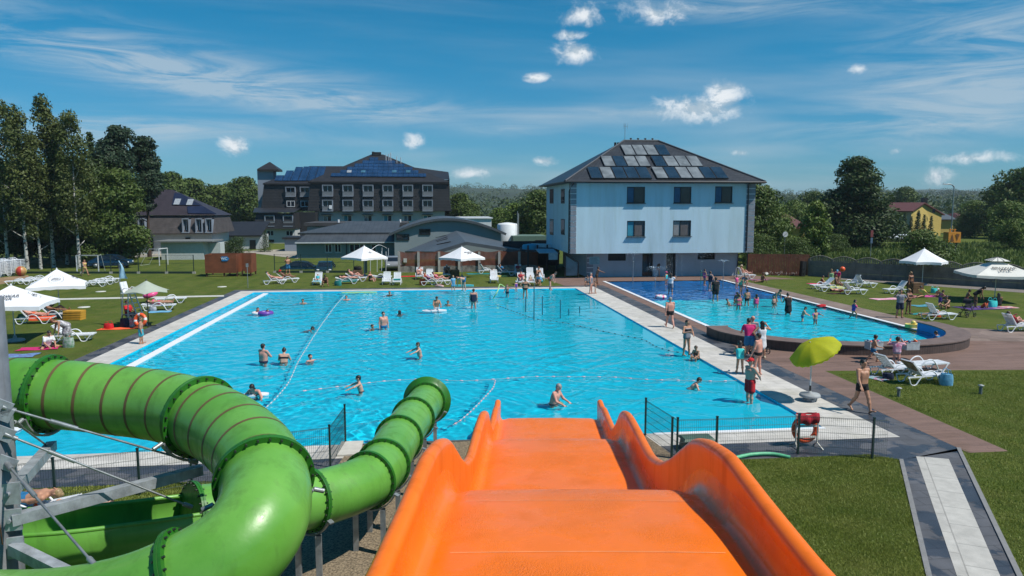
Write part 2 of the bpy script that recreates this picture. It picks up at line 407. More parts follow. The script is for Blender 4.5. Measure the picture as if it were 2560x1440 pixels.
flat('brown_walk',[(14.75,17.95),(15.95,17.95),(16.2,27.4),(16.2,30.2),(15.75,33.1),(14.75,34.6)],.006,BROWN)
flat('brown_walk',[(14.75,34.6),(15.75,33.1),(15.75,64),(14.75,64)],.006,BROWN)
flat('brown_terrace',[(16.2,27.9),(60,24.0),(60,26.5),(28.5,33.2),(26,34),(20,33.4),(15.0,34.9),(15.0,31)],.005,BROWN)
flat('pale_brown_walk',[(26.5,33.5),(28.5,33.2),(60,26.5),(60,28.6),(36,33.4),(29.2,37.4),(28.7,42),(28.2,64),(26.55,64)],.009,BROWN2)
flat('brown_terrace',[(11.4,60.8),(14.75,60.8),(14.75,64),(34,64),(31,68.3),(10.6,68.3)],.007,BROWN)
flat('narrow_pale_path',[W(0,749),W(560,738),W(560,741.5),W(0,753)],.006,M('pale_kerb',(.5,.5,.46),.8,.08,3))
WHITE=M('white_tile',(.78,.79,.80),.45,.05,5,.1,60)
b=MB();b.box((PX0+1.02,(PY0+PY1)/2+.0,-.035),(.40,PY1-PY0-.9,.03));tag(b.build('pool_grate',WHITE),'long white overflow grate along the pool side by the parasols','grate')
b=MB();b.box((KX0-.13,(36.7+KY1)/2,.0125),(.26,KY1-36.7,.045));tag(b.build('edge_tiles',WHITE),'white rim of the children pool beside the brown walk','edging')
b=MB();b.box((KX1+.13,(36.7+KY1)/2,.0125),(.26,KY1-36.7,.045));tag(b.build('edge_tiles',WHITE),'white rim of the children pool beside the sunbathing lawn','edging')
b=MB();b.box(((6.6+PX1)/2,PY0-.08,.012),(PX1-6.6,.16,.03));tag(b.build('edge_tiles',WHITE),'thin white rim at the near end of the main pool','edging')
LINER=M('pool_liner',(.002,.72,1.0),.5,.03,.6)
def basin(name,x0,y0,x1,y1,depth,liner,shelf=None):
 b=MB()
 def fl(u,v):
  x=x0+(x1-x0)*u;y=y0+(y1-y0)*v
  z=-depth
  if shelf:z=-min(depth,.12+max(0,(x1-x))*shelf)
  return(x,y,z)
 b.grid(lambda u,v:fl(u,v),40,2,False)
 for(a,c)in(((x0,y0),(x1,y0)),((x1,y0),(x1,y1)),((x1,y1),(x0,y1)),((x0,y1),(x0,y0))):
  b.add([(*a,0),(*c,0),(*c,-depth),(*a,-depth)],[(0,1,2,3)])
 return struct(b.build(name,liner))
basin('pool_basin',PX0,PY0,PX1,PY1,.8,LINER,.055)
sun.data.cycles.is_caustics_light=True
WATER=bpy.data.materials.new('clear_water');_n=nodes(WATER);_o=_n.nodes.new('ShaderNodeOutputMaterial');_g=_n.nodes.new('ShaderNodeBsdfGlass');_g.inputs['IOR'].default_value=1.33;_g.inputs['Roughness'].default_value=0;_n.links.new(_g.outputs[0],_o.inputs[0])
rngw=np.random.default_rng(3)
def water(name,x0,x1,y0,y1,z,step,amp,poly=None,label=None):
 0
 nx,ny=int((x1-x0)/step)+1,int((y1-y0)/step)+1
 X,Y=np.meshgrid(np.linspace(x0,x1,nx),np.linspace(y0,y1,ny),indexing='ij');Z=np.zeros_like(X)
 wx=X+.5*np.sin(Y*.43+1)+.4*np.sin(X*.37)+.12*np.sin(Y*2.1+X);wy=Y+.5*np.sin(X*.51)+.4*np.sin(Y*.29+2)+.12*np.sin(X*1.9-Y)
 for i in range(46):
  lam=.22*(1.7/.22)**(rngw.uniform(0,1)**1.3);k=6.283/lam;a=rngw.uniform(0,6.283)
  Z+=amp*lam**.95*.42*np.sin(k*(math.cos(a)*wx+math.sin(a)*wy)+rngw.uniform(0,6.28))
 stir=.72+.40*np.sin(X*.31+1.3*np.sin(Y*.2))*np.sin(Y*.23+.8*np.sin(X*.27))+.25*np.sin(X*.9+np.sin(Y*.7))*np.sin(Y*.8+np.sin(X*.6));calm=np.clip((x1+.0-X)/2.6,.12,1)if poly is None and x1<14 else 1.0
 Z=Z*np.clip(stir,.2,2)*calm+z;V=np.stack([X,Y,Z],2).reshape(-1,3);I=np.arange(nx*ny).reshape(nx,ny)
 F_=np.stack([I[:-1,:-1],I[1:,:-1],I[1:,1:],I[:-1,1:]],2).reshape(-1,4)
 if poly is not None:
  c=V[F_].mean(1);ins=np.zeros(len(c),bool);P=np.array([(p[0],p[1])for p in poly]);k=len(P)
  for i in range(k):
   a,d=P[i],P[(i+1)%k]
   if abs(d[1]-a[1])<1e-9:continue
   ins^=((a[1]>c[:,1])!=(d[1]>c[:,1]))&(c[:,0]<(d[0]-a[0])*(c[:,1]-a[1])/(d[1]-a[1])+a[0])
  F_=F_[ins];u,inv=np.unique(F_,return_inverse=True);V=V[u];F_=inv.reshape(-1,4)
 o=npmesh(name,V,F_,WATER,None,True);o.cycles.is_caustics_caster=True;struct(o)
 if label:o['label']=label
 return o
bpy.data.objects['pool_basin'].cycles.is_caustics_receiver=True
water('pool_water',PX0,PX1,PY0,PY1,-.06,.055,.0066,None,'bright turquoise water of the main pool')
KS=51.3
inner=[Vector((p.x,p.y,0))for p in BIC]
KL=M('children_pool_liner',(.004,.74,.98),.5,.05,.6)
b=MB();b.add([(p.x,p.y,-.5)for p in inner]+[(KX1,KS,-.5),(KX0,KS,-.5)],[tuple(range(len(inner)+2))]);struct(b.build('children_pool_basin',KL))
bpy.data.objects['children_pool_basin'].cycles.is_caustics_receiver=True
water('children_pool_water',KX0-.5,KX1+.6,30.6,KS,-.04,.06,.0070,[(p.x,p.y)for p in offs(BIC,-.12)]+[(KX1,KS),(KX0,KS)],'pale turquoise water of the children pool')
b=MB();b.add([(KX0,KS,-.14),(KX1,KS,-.14),(KX1,KY1,-.14),(KX0,KY1,-.14)],[(0,1,2,3)]);b.add([(KX0,KS,-.5),(KX1,KS,-.5),(KX1,KS,-.14),(KX0,KS,-.14)],[(0,1,2,3)]);sf=struct(b.build('splash_deck_floor',M('splash_floor',(.008,.20,.60),.4,.25,.8)));sf.cycles.is_caustics_receiver=True
water('splash_deck_water',KX0,KX1,KS+.01,KY1,-.04,.06,.0065,[(KX0,KS),(KX1,KS),(KX1,KY1+1),(KX0,KY1+1)])
WALLB=stripes_bump(M('brown_plank',(.085,.058,.05),.7,.15,3),0,.14,.6,.02,'GAP',.45)
root=thing('pool_wall','low curved brown wall around the shallow end of the children pool','wall')
zt=.42
b=MB();k=len(BOC)
for i in range(k-1):
 b.add([(BOC[i].x,BOC[i].y,0),(BOC[i+1].x,BOC[i+1].y,0),(BOC[i+1].x,BOC[i+1].y,zt),(BOC[i].x,BOC[i].y,zt)],[(0,1,2,3)])
for i in(0,k-1):
 q=[(BOC[i].x,BOC[i].y,0),(BIC[i].x,BIC[i].y,0),(BIC[i].x,BIC[i].y,zt),(BOC[i].x,BOC[i].y,zt)];b.add(q,[(0,1,2,3)])
b.build('plank_side',WALLB,root)
b=MB();OC=offs(BOC,-.04);IC=offs(BIC,.03)
for i in range(k-1):
 A=[OC[i],OC[i+1],IC[i+1],IC[i]]
 b.add([(p.x,p.y,zt)for p in A]+[(p.x,p.y,zt+.05)for p in A],[(3,2,1,0),(4,5,6,7),(0,1,5,4),(2,3,7,6)])
b.build('wall_top',M('deck_top',(.15,.105,.09),.7,.14,2,.2),root)
b=MB()
for i in range(k-1):
 b.add([(BIC[i].x,BIC[i].y,-.5),(BIC[i+1].x,BIC[i+1].y,-.5),(BIC[i+1].x,BIC[i+1].y,zt),(BIC[i].x,BIC[i].y,zt)],[(0,1,2,3)])
b.build('blue_lining',M('blue_liner',(.015,.17,.50),.5,.06,2),root)
def WX(px,py,x):
 r=ray(px,py);t=x/r.x;return Vector((x,r.y*t,H+r.z*t))
def WP(px,py,p0,n):
 r=ray(px,py);o=Vector((0,0,H));t=(Vector(p0)-o).dot(n)/r.dot(n);return o+r*t
GLASS=M('window_glass',(.012,.02,.03),.06,.3,.7,spec=.45)
GLASSB=M('window_glass_bright',(.05,.13,.19),.06,.3,.7,spec=.9)
CURT=M('curtain',(.10,.09,.09),.8,.2,1.2,stretch=(14,1,1))
DARKFR=M('dark_window_frame',(.012,.013,.015),.4,.1)
WHITEFR=M('white_frame',(.62,.64,.66),.5,.06)
ROOF=stripes_bump(M('dark_roof_tile',(.040,.043,.050),.42,.2,1.5,.25,8),2,.18,.8,.03)
tiles(ROOF,.36,.30,.035,.5,bumpd=.03)
ROOFB=stripes_bump(M('black_brown_roof_tile',(.019,.019,.022),.5,.2,1.0,.25,6),2,.30,.9,.05,dark=.55)
ROOFG=M('grey_sheet_roof',(.075,.085,.095),.45,.12,.6,.15,12)
STEEL=M('galvanised_steel',(.30,.32,.33),.42,.2,6,.1,60,metal=.55)
BLACK=M('black_plastic',(.012,.012,.013),.5,.2,5)
def wall_holes(mb,x0,x1,z0,z1,y,holes,depth=.2,mi=0):
 0
 xs=sorted({x0,x1,*[h[0]for h in holes],*[h[1]for h in holes]});zs=sorted({z0,z1,*[h[2]for h in holes],*[h[3]for h in holes]})
 for i in range(len(xs)-1):
  for j in range(len(zs)-1):
   cx,cz=(xs[i]+xs[i+1])/2,(zs[j]+zs[j+1])/2
   if any(h[0]<cx<h[1]and h[2]<cz<h[3]for h in holes):continue
   mb.quad((xs[i],y,zs[j]),(xs[i+1],y,zs[j]),(xs[i+1],y,zs[j+1]),(xs[i],y,zs[j+1]),mi)
 for a,b,c,d in holes:
  for p,q in(((a,c),(b,c)),((b,c),(b,d)),((b,d),(a,d)),((a,d),(a,c))):
   mb.quad((p[0],y,p[1]),(p[0],y+depth,p[1]),(q[0],y+depth,q[1]),(q[0],y,q[1]),mi)
def window(parent,x0,x1,z0,z1,y,fr=DARKFR,gl=GLASS,bars=(.5,),t=.07,sill=None,name='window',rows=()):
 b=MB();d=.06
 for a,c in((x0,x0+t),(x1-t,x1)):b.box(((a+c)/2,y,(z0+z1)/2),(c-a,d,z1-z0))
 for a,c in((z0,z0+t),(z1-t,z1)):b.box(((x0+x1)/2,y,(a+c)/2),(x1-x0-2*t,d,c-a))
 for q in bars:b.box((x0+(x1-x0)*q,y,(z0+z1)/2),(t,d-.004,z1-z0-2*t))
 for q in rows:b.box(((x0+x1)/2,y+.002,z0+(z1-z0)*q),(x1-x0-2*t,d-.012,t*.8))
 if sill:b.box(((x0+x1)/2,y-.16,z0-.03),(x1-x0+.12,.30,.05))
 o=b.build(name,fr,parent)
 gs=gl if isinstance(gl,(list,tuple))else[gl]
 e=[x0+t]+[x0+(x1-x0)*q for q in bars]+[x1-t];p=MB()
 for i in range(len(e)-1):p.box(((e[i]+e[i+1])/2,y+.03,(z0+z1)/2),(e[i+1]-e[i],.012,z1-z0-2*t),mi=i%len(gs))
 p.build('pane',gs,o)
 return o
def hip_roof(mb,x0,x1,y0,y1,ze,rx0,rx1,ry,zr,mi=0,t=.14):
 A,B,C,D=(x0,y0,ze),(x1,y0,ze),(x1,y1,ze),(x0,y1,ze);E,G=(rx0,ry,zr),(rx1,ry,zr)
 mb.add([A,B,G,E],[(0,1,2,3)],mi=mi);mb.add([B,C,G],[(0,1,2)],mi=mi);mb.add([C,D,E,G],[(0,1,2,3)],mi=mi);mb.add([D,A,E],[(0,1,2)],mi=mi)
 lo=[(p[0],p[1],p[2]-t)for p in(A,B,C,D)];up=[A,B,C,D]
 for i in range(4):mb.add([lo[i],lo[(i+1)%4],up[(i+1)%4],up[i]],[(0,1,2,3)],mi=mi)
 mb.add(lo,[(3,2,1,0)],mi=mi)
bx0,bx1,by0,by1,bz0,bz1=13.0,30.75,66.5,80.5,2.35,8.95
BLUEW=M('pale_blue_render',(.46,.62,.70),.85,.05,.8,.35,25,stretch=(1,1,.12))
BASEW=M('grey_blue_base',(.34,.40,.46),.85,.06,.4,.2,30)
root=thing('pool_building','pale blue three storey building with solar collectors on its dark hipped roof','building',(22,68,0))
root.location=(0,0,0)
def px_hole(a,c,t,bt,y):p=WY(a,bt,y);q=WY(c,t,y);return(p.x,q.x,p.z,q.z)
hol=[px_hole(1567,1613,467,508,by0),px_hole(1684,1729,467,508,by0),px_hole(1787,1832,466,507,by0),px_hole(1567,1613,552,592,by0),px_hole(1682,1728,551,591,by0)]
b=MB();wall_holes(b,bx0,bx1,bz0,bz1,by0,hol)
sh=[];
b.quad((bx0,by1,bz0),(bx0,by0,bz0),(bx0,by0,bz1),(bx0,by1,bz1));b.quad((bx1,by0,bz0),(bx1,by1,bz0),(bx1,by1,bz1),(bx1,by0,bz1))
b.quad((bx1,by1,bz0),(bx0,by1,bz0),(bx0,by1,bz1),(bx1,by1,bz1));b.quad((bx0,by1,bz0),(bx1,by1,bz0),(bx1,by0,bz0),(bx0,by0,bz0))
b.build('upper_wall',BLUEW,root)
CURTB=M('blue_blind',(.03,.10,.19),.7,.1,2);CURT2=M('teal_blind',(.02,.21,.30),.7,.15,2,stretch=(12,1,1));CURT3=M('pale_blind',(.22,.22,.22),.7,.15,1.2)
for i,h in enumerate(hol):
 window(root,*h,by0+.12,DARKFR,[[CURTB,GLASS],[CURTB,GLASS],[CURTB,GLASS],[CURT2,CURT],[CURT3,CURT]][i],(.42,),.08,True)
gx0,gx1,gy=14.9,29.95,68.0
dh=[px_hole(1605,1633,635,691,gy),px_hole(1664,1690,635,691,gy)]
dh=[(a,c,0.02,d)for a,c,_,d in dh]
vh=[px_hole(1520,1565,634,652,gy),px_hole(1744,1788,634,649,gy)]
vh=[(a,c,lo,bz0-.01)for a,c,lo,d in vh];dh=[(a,c,lo,bz0-.04)for a,c,lo,d in dh]
b=MB();wall_holes(b,gx0,gx1,0,bz0-.002,gy,dh+vh,.3)
b.quad((gx0,by1,0),(gx0,gy,0),(gx0,gy,bz0),(gx0,by1,bz0));b.quad((gx1,gy,0),(gx1,by1,0),(gx1,by1,bz0),(gx1,gy,bz0));b.build('ground_floor_wall',BASEW,root)
for h in dh:
 d=MB();x0,x1,z0,z1=h;y=gy+.25
 for a,c in((x0,x0+.12),(x1-.12,x1),((x0+x1)/2+.18,(x0+x1)/2+.28)):d.box(((a+c)/2,y,(z0+z1)/2),(c-a,.08,z1-z0))
 d.box(((x0+x1)/2,y,z1-.05),(x1-x0,.082,.1));dd=d.build('door',DARKFR,root)
 d=MB();d.box(((x0+x1)/2,y+.03,(z0+z1)/2),(x1-x0,.02,z1-z0));d.build('pane',GLASS,dd)
 d=MB();d.bar((x1-.3,y-.09,1.0),(x1-.3,y-.09,1.3),.03);d.build('handle',STEEL,dd)
for h in vh:
 d=MB();x0,x1,z0,z1=h
 d.box(((x0+x1)/2,gy+.25,(z0+z1)/2),(x1-x0,.05,z1-z0))
 for k in range(5):d.box(((x0+x1)/2,gy+.2,z0+(z1-z0)*(k+.5)/5),(x1-x0,.05,.04),(.5,0,0))
 d.build('vent',BLACK,root)
QUO=M('quoin_grey',(.20,.22,.255),.8,.1,2,.2,30);QJ=WHITEFR
def quoins(x0,x1,yf,z0,z1,n):
 b=MB();h=(z1-z0)/n
 for k in range(n):b.box(((x0+x1)/2,yf-.018,z0+h*(k+.5)),(x1-x0,.036,h-.07))
 b.build('corner_stones',QUO,root)
 b=MB();b.box(((x0+x1)/2,yf-.006,(z0+z1)/2),(x1-x0+.02,.012,z1-z0));b.build('stone_joints',QJ,root)
qw=WY(1440,600,by0).x
quoins(bx0+.002,qw,by0-.003,bz0,bz1-.05,13);quoins(WY(1862,600,by0).x,bx1-.002,by0-.003,bz0,bz1-.05,13)
quoins(gx0,gx0+.62,gy-.003,0,bz0-.05,5)
b=MB()
for k in range(13):h=(bz1-bz0-.05)/13;b.box((bx0-.018,by0+.35,bz0+h*(k+.5)),(.036,.7,h-.07))
b.build('corner_stones',QUO,root)
for a,c in((1375,1384),(1403,1412)):
 for t,bt in((472,509),(548,586)):
  p,q=WX(a,bt,bx0),WX(c,t,bx0);y0,y1=sorted((p.y,q.y))
  d=MB();d.box((bx0-.01,(y0+y1)/2,(p.z+q.z)/2),(.06,y1-y0,abs(q.z-p.z)));o=d.build('window',DARKFR,root)
  d=MB();d.box((bx0-.035,(y0+y1)/2,(p.z+q.z)/2),(.02,y1-y0-.16,abs(q.z-p.z)-.16));d.build('pane',GLASS,o)
ov=.66;ez=9.02;ry,rz=73.5,13.35;rx0,rx1=WY(1560,357,ry).x,WY(1645,357,ry).x
b=MB();hip_roof(b,bx0-ov,bx1+ov,by0-ov,by1+ov,ez,rx0,rx1,ry,rz,t=.16)
rf=b.build('roof',ROOF,root)
b=MB();g=[(bx0-ov,by0-ov),(bx1+ov,by0-ov),(bx1+ov,by1+ov),(bx0-ov,by1+ov)]
for i in range(4):
 p,q=Vector((*g[i],ez-.05)),Vector((*g[(i+1)%4],ez-.05));dr=(q-p).normalized();n=Vector((dr.y,-dr.x,0))*.07;b.tube([p+n,q+n],.075,8)
b.tube([(bx0-ov+.9,by0-ov+.1,ez-.1),(bx0+.02,by0+.15,ez-.55),(bx0-.12,by0+.2,ez-.9),(bx0-.12,by0+.2,bz0+.3),(bx0-.12,by0+.3,bz0)],.055,8)
b.tube([(bx1-.9,by0-ov+.1,ez-.1),(bx1-.75,by0-.1,ez-.6),(bx1-.72,by0-.1,ez-.9),(bx1-.72,by0-.1,bz0+.2),(bx1-.85,gy-.1,bz0-.3),(bx1-.95,gy-.12,.1)],.055,8)
b.build('gutter',M('gutter_dark',(.02,.022,.026),.4),rf)
b=MB()
for(p,q)in(((bx0-ov,by0-ov,ez),(rx0,ry,rz)),((bx1+ov,by0-ov,ez),(rx1,ry,rz)),((rx0,ry,rz),(rx1,ry,rz))):b.tube([Vector(p)+Vector((0,0,.03)),Vector(q)+Vector((0,0,.05))],.09,8)
b.build('ridge_tiles',M('ridge_tile',(.075,.08,.09),.4,.1),rf)
b=MB()
for px in(1577,1595,1613,1631):p=WY(px,357,ry+.2);b.tube([(p.x,p.y,rz-.1),(p.x,p.y,rz+.2)],.07,8);b.ball((p.x,p.y,rz+.24),(.13,.13,.08),8)
p=WY(1659,362,ry+.8);b.tube([(p.x,p.y,rz-.7),(p.x,p.y,rz+.0)],.1,8);b.build('vent',BLACK,rf)
b=MB()
for px in(1538,1545):p=WY(px,366,ry+.3);b.tube([(p.x,p.y,rz-1.1),(p.x,p.y,rz-.15)],.12,8)
b.build('chimney',BLACK,rf)
p=WY(1562,357,ry)
an=MB();an.tube([(p.x,p.y,rz-.1),(p.x,p.y,rz+1.75)],.025,6);an.bar((p.x-.1,p.y,rz+1.45),(p.x+.25,p.y,rz+1.45),.025)
for k in(-.12,.25):an.bar((p.x+k,p.y,rz+1.2),(p.x+k*1.1,p.y,rz+1.75),.02)
for k in range(3):an.bar((p.x-.05+k*.1,p.y-.2,rz+1.45),(p.x-.05+k*.1,p.y+.2,rz+1.45),.015)
an.build('aerial',STEEL,rf)
n=(Vector((bx1,by0-ov,ez))-Vector((bx0,by0-ov,ez))).cross(Vector((rx0,ry,rz))-Vector((bx0-ov,by0-ov,ez))).normalized()
sl=Vector((0,ry-(by0-ov),rz-ez)).normalized();P0=Vector((bx0,by0-ov,ez))+n*.16
PD=M('collector_dark',(.018,.035,.055),.16,.25,.8,spec=.8);PL=M('collector_pale',(.17,.19,.20),.35,.28,1.1,.1,20,spec=.6);PF=M('collector_frame',(.03,.033,.037),.4,.1)  # dark glass, and a paler grey glass for some collectors
rows=[(580,468,[(790+123*k,790+123*(k+1),'DLDDD'[k])for k in range(5)]+[(1450+120*k,1450+120*(k+1),'LDLLDD'[k])for k in range(6)]),(460,358,[(925+117*k,925+117*(k+1),'LDLL'[k])for k in range(4)]+[(1440+119*k,1440+119*(k+1),'DLLL'[k])for k in range(4)]),(348,248,[(1130+115*k,1130+115*(k+1),'LLLD'[k])for k in range(4)])]
for yb,yt,ps in rows:
 for a,c,kind in ps:
  A,B=WP(1280+a/4,300+yb/4,P0,n),WP(1280+c/4,300+yb/4,P0,n)
  T=WP(1280+a/4,300+yt/4,P0,n);ln=(T-A).dot(sl)/sl.dot(sl)
  B=Vector((B.x,A.y,A.z));ux=Vector((1,0,0));g=.03
  m_=MB();m_.thick([A+ux*g,B-ux*g,B-ux*g+sl*ln,A+ux*g+sl*ln],.09);o=m_.build('solar_collector',PF,rf)
  m_=MB();e=.07;m_.thick([A+ux*e+sl*.05+n*.012,B-ux*e+sl*.05+n*.012,B-ux*e+sl*(ln-.05)+n*.012,A+ux*e+sl*(ln-.05)+n*.012],.011);m_.build('collector_glass',PD if kind=='D' else PL,o)
p,q=WY(1473,661,gy-.03),WY(1499,642,gy-.03)
nb=MB();nb.box(((p.x+q.x)/2,gy-.035,(p.z+q.z)/2),(q.x-p.x,.03,q.z-p.z));nb=nb.build('notice_board',M('pale_blue_board',(.22,.42,.50),.5,.1,3));tag(nb,'pale blue notice board on the shaded ground floor wall','notice board')
for k in range(6):
 d=MB();zz=p.z+(q.z-p.z)*(.14+.14*k);d.box(((p.x+q.x)/2-.05*(k%3),gy-.053,zz),((q.x-p.x)*(.8-.1*(k%3)),.004,.045));d.build('text_line',M('board_print',(.08,.2,.27),.6),nb)
st=thing('stair_railing','dark sloping stair rail with glass panels at the left end of the pale blue building','railing')
A,B=WY(1413,634,67.2),WY(1446,655,67.2)
d=MB();d.bar((A.x,67.2,A.z),(B.x,67.2,B.z),.12,.09);d.bar((B.x,67.2,B.z),(B.x,67.2,0),.09);d.bar((A.x,67.2,A.z-.1),(A.x,67.2,0),.09);d.build('handrail',BLACK,st)
d=MB();d.thick([(A.x+.1,67.25,.25),(B.x-.08,67.25,.25),(B.x-.08,67.25,B.z-.15),(A.x+.1,67.25,A.z-.2)],.02);d.build('glass_panel',M('bluish_glass_panel',(.10,.2,.25),.2,.2,1),st)
def at(px,py,y):return WY(px,py,y)
HW=M('hotel_white_wall',(.46,.48,.50),.8,.06,.3)
HWS=M('hotel_grey_wall',(.22,.26,.32),.8,.06,.3)
PV=stripes_bump(M('photovoltaic',(.014,.042,.105),.25,.25,.35,spec=.7),0,1.0,.25,.01,'GAP',.6)
hot=thing('hotel','dark mansard roofed hotel with rows of white dormer windows and blue solar panels','building')
Y=145.0
def mansard(parent,pxl0,pxl1,pyt,pxr0,pxr1,pyb,y,back,mat=ROOFB,name='mansard'):
 a,c,d,e=at(pxl1,pyb,y-.9),at(pxr1,pyb,y-.9),at(pxr0,pyt,y),at(pxl0,pyt,y)
 a.z=c.z=(a.z+c.z)/2;d.z=e.z=(d.z+e.z)/2
 b=MB();b.quad(a,c,d,e);b.quad(c,(c.x,back,c.z),(d.x,back,d.z),d);b.quad((a.x,back,a.z),a,e,(e.x,back,e.z));b.quad(a,(a.x,back,a.z),(c.x,back,c.z),c)
 b.build(name,mat,parent);return a,c,d,e
ma,mc,md,me_=mansard(hot,776,769,455,1117,1129,528,Y,166)
b=MB();gl,gr_=at(787,529,Y),at(1112,529,Y)
b.box(((gl.x+gr_.x)/2,Y+10,ma.z/2),(gr_.x-gl.x,20,ma.z));b.build('ground_floor_wall',HW,hot)
b=MB();e0,e1=at(770,453,Y-.6),at(1123,453,Y-.6);ap0,ap1=at(928,386,156),at(958,386,156)
hip_roof(b,e0 .x,e1 .x,Y-.6,167.5,e0 .z,ap0 .x,ap1 .x,156,ap0 .z,t=.35);hroof=b.build('roof',ROOFB,hot)
b=MB();b.box(((ap0 .x+ap1 .x)/2,156,ap0 .z+.1),(1.6,1.2,.7));b.box((ap0 .x+.4,156,ap0 .z+.1),(.5,.5,.9));b.build('chimney',ROOFB,hroof)
nn=Vector((0,-(ap0 .z-e0 .z),156-(Y-.6))).normalized();pp=Vector((e0 .x,Y-.6,e0 .z))+nn*.22;sl2=Vector((0,156-Y+.6,ap0 .z-e0 .z)).normalized()
for x0,x1,yb,yt in((827,1065,440.5,432.6),(850,1046,432,424.6),(867,1031,424,416.6),(886,1011,416,408.6),(906,988,408,400.6),(923,945,400,393)):
 A,B,T=WP(x0,yb,pp,nn),WP(x1,yb,pp,nn),WP(x0,yt,pp,nn);ln=(T-A).dot(sl2);B=Vector((B.x,A.y,A.z))
 d=MB();d.thick([A,B,B+sl2*ln,A+sl2*ln],.1);d.build('solar_panel',PV,hroof)
for px in(872,907,985,1020):
 A=WP(px-5,431,pp+nn*.08,nn);d=MB();d.thick([A,A+Vector((.85,0,0)),A+Vector((.85,0,0))+sl2*1.1,A+sl2*1.1],.1);d.build('roof_window',GLASSB if px!=872 else M('roof_window_grey',(.3,.33,.36),.2),hroof)
d=MB()
for px,h in((965,1.1),(972,1.3),(977,1.6),(992,1.0),(1002,.9)):p=WP(px,400+(px-965)*.12,pp,nn);d.tube([p-Vector((0,0,.3)),p+Vector((0,0,h))],.09,6)
d.build('vent',M('vent_pale',(.5,.52,.54),.5),hroof)
def dormer(parent,px,t,bt,y,wpx=26,panes=2,sidemat=HWS,gl=GLASS,rail=True):
 a,c=at(px-wpx/2,bt,y),at(px+wpx/2,t,y)
 b=MB();x0,x1,z0,z1=a.x,c.x,a.z,c.z
 b.box((x0+.07,y+.7,(z0+z1)/2),(.14,1.5,z1-z0));b.box((x1-.07,y+.7,(z0+z1)/2),(.14,1.5,z1-z0));b.box(((x0+x1)/2,y+.7,z1-.06),(x1-x0,1.504,.12));b.box(((x0+x1)/2,y+.55,z0+.04),(x1-x0,1.804,.12))
 o=b.build('dormer',sidemat,parent)
 d=MB();d.box(((x0+x1)/2,y+.35,(z0+z1)/2),(x1-x0-.28,.05,z1-z0-.1));d.build('pane',gl,o)
 d=MB();w=x1-x0-.28;xm=(x0+x1)/2
 for k in(-.5,0,.5):d.box((xm+k*(w-.1),y+.30,(z0+z1)/2),(.07 if k else .10,.06,z1-z0-.12))
 d.box((xm,y+.302,z1-.18),(w,.06,.1));d.build('window_frame',M('pvc_frame',(.42,.44,.47),.5,.06),o)
 if rail:
  d=MB();d.box((xm,y-.08,z0+.95),(x1-x0,.04,.05));d.box((xm,y-.06,z0+.5),(x1-x0-.1,.02,.8));d.build('balcony_rail',M('rail_mesh',(.17,.18,.19),.5,.1),o)
 return o
cols=(818.75,869.5,920,969.5,1019.5,1069)
for i,px in enumerate(cols):
 dormer(hot,px,462,491,Y-.75);dormer(hot,px,499.5,528,Y-1.1)
 a,c=at(px-10.5,554,Y-.04),at(px+10.5,538,Y-.04);window(hot,a.x,c.x,a.z,c.z,Y-.05,WHITEFR,[CURT2 if i%2 else GLASSB,GLASS],(.5,),.12)
 d=MB();d.box(((a.x+c.x)/2,Y-.5,c.z+.12),(c.x-a.x+.5,1.0,.1));d.build('canopy',ROOFB,hot)
d=MB();a,c=at(823,522,Y-1.35),at(830,513,Y-1.35);d.box(((a.x+c.x)/2,Y-1.35,(a.z+c.z)/2),(c.x-a.x,.03,c.z-a.z));tag(d.build('white_towel',M('white_cloth',(.75,.76,.78),.8,.04)),'white towel hung over a balcony rail of the dark hotel','towel')
a_,c_,d_,e_=mansard(hot,660,652,460,776,776,527,150,166,name='mansard')
b=MB();f0,f1=at(657,458,149.5),at(790,458,149.5);rg0,rg1=at(774,415,158),at(880,415,158)
hip_roof(b,f0 .x,f1 .x+2,149.5,167,f0 .z,rg0 .x,rg1 .x,158,rg0 .z,t=.3);wr=b.build('roof',ROOFB,hot)
nn2=Vector((0,-(rg0 .z-f0 .z),8.5)).normalized();pp2=Vector((f0 .x,149.5,f0 .z))+nn2*.2;sl3=Vector((0,8.5,rg0 .z-f0 .z)).normalized()
for k in range(6):
 x=686+20*k;yt=(438,426,417,416,416,416)[k];A,B=WP(x,451,pp2,nn2),WP(x+18.5,451,pp2,nn2);T=WP(x,yt,pp2,nn2);ln=(T-A).dot(sl3)
 B=Vector((B.x,A.y,A.z));d=MB();d.thick([A,B,B+sl3*ln,A+sl3*ln],.1);d.build('solar_panel',PV,wr)
for px in(726,762):dormer(hot,px,467,492,149.2,24);
for px in(727,762):a,c=at(px-10,517,149),at(px+10,502,149);window(hot,a.x,c.x,a.z,c.z,148.95,WHITEFR,GLASS,(.5,),.1)
b=MB();t0,t1=at(650,600,155),at(683,423,155);b.box(((t0 .x+t1 .x)/2,156.4,t1 .z/2),(t1 .x-t0 .x,t1 .x-t0 .x,t1 .z));b.build('tower',HWS,hot)
b=MB();u0,u1=at(641,423,153.6),at(694,423,153.6);cx=(u0 .x+u1 .x)/2;hip_roof(b,u0 .x,u1 .x,154.2,158.6,t1 .z,cx-.1,cx+.1,156.4,at(667,405,156.4).z,t=.4);b.build('tower_roof',ROOFB,hot)
b=MB();g0,g1=at(1025,417,160),at(1121,430,160);h1=at(1122,452,158)
b.quad((g0 .x,151,h1 .z),(h1 .x,151,h1 .z),(g1 .x,160,g1 .z),(g0 .x,160,g0 .z));b.quad((h1 .x,151,h1 .z),(h1 .x,168,h1 .z),(g1 .x,160,g1 .z),(g1 .x,160,g1 .z));b.box(((g0 .x+h1 .x)/2,160,h1 .z/2+2),(h1 .x-g0 .x,15,h1 .z-4));b.build('rear_wing',ROOFB,hot)
Yl=136.0
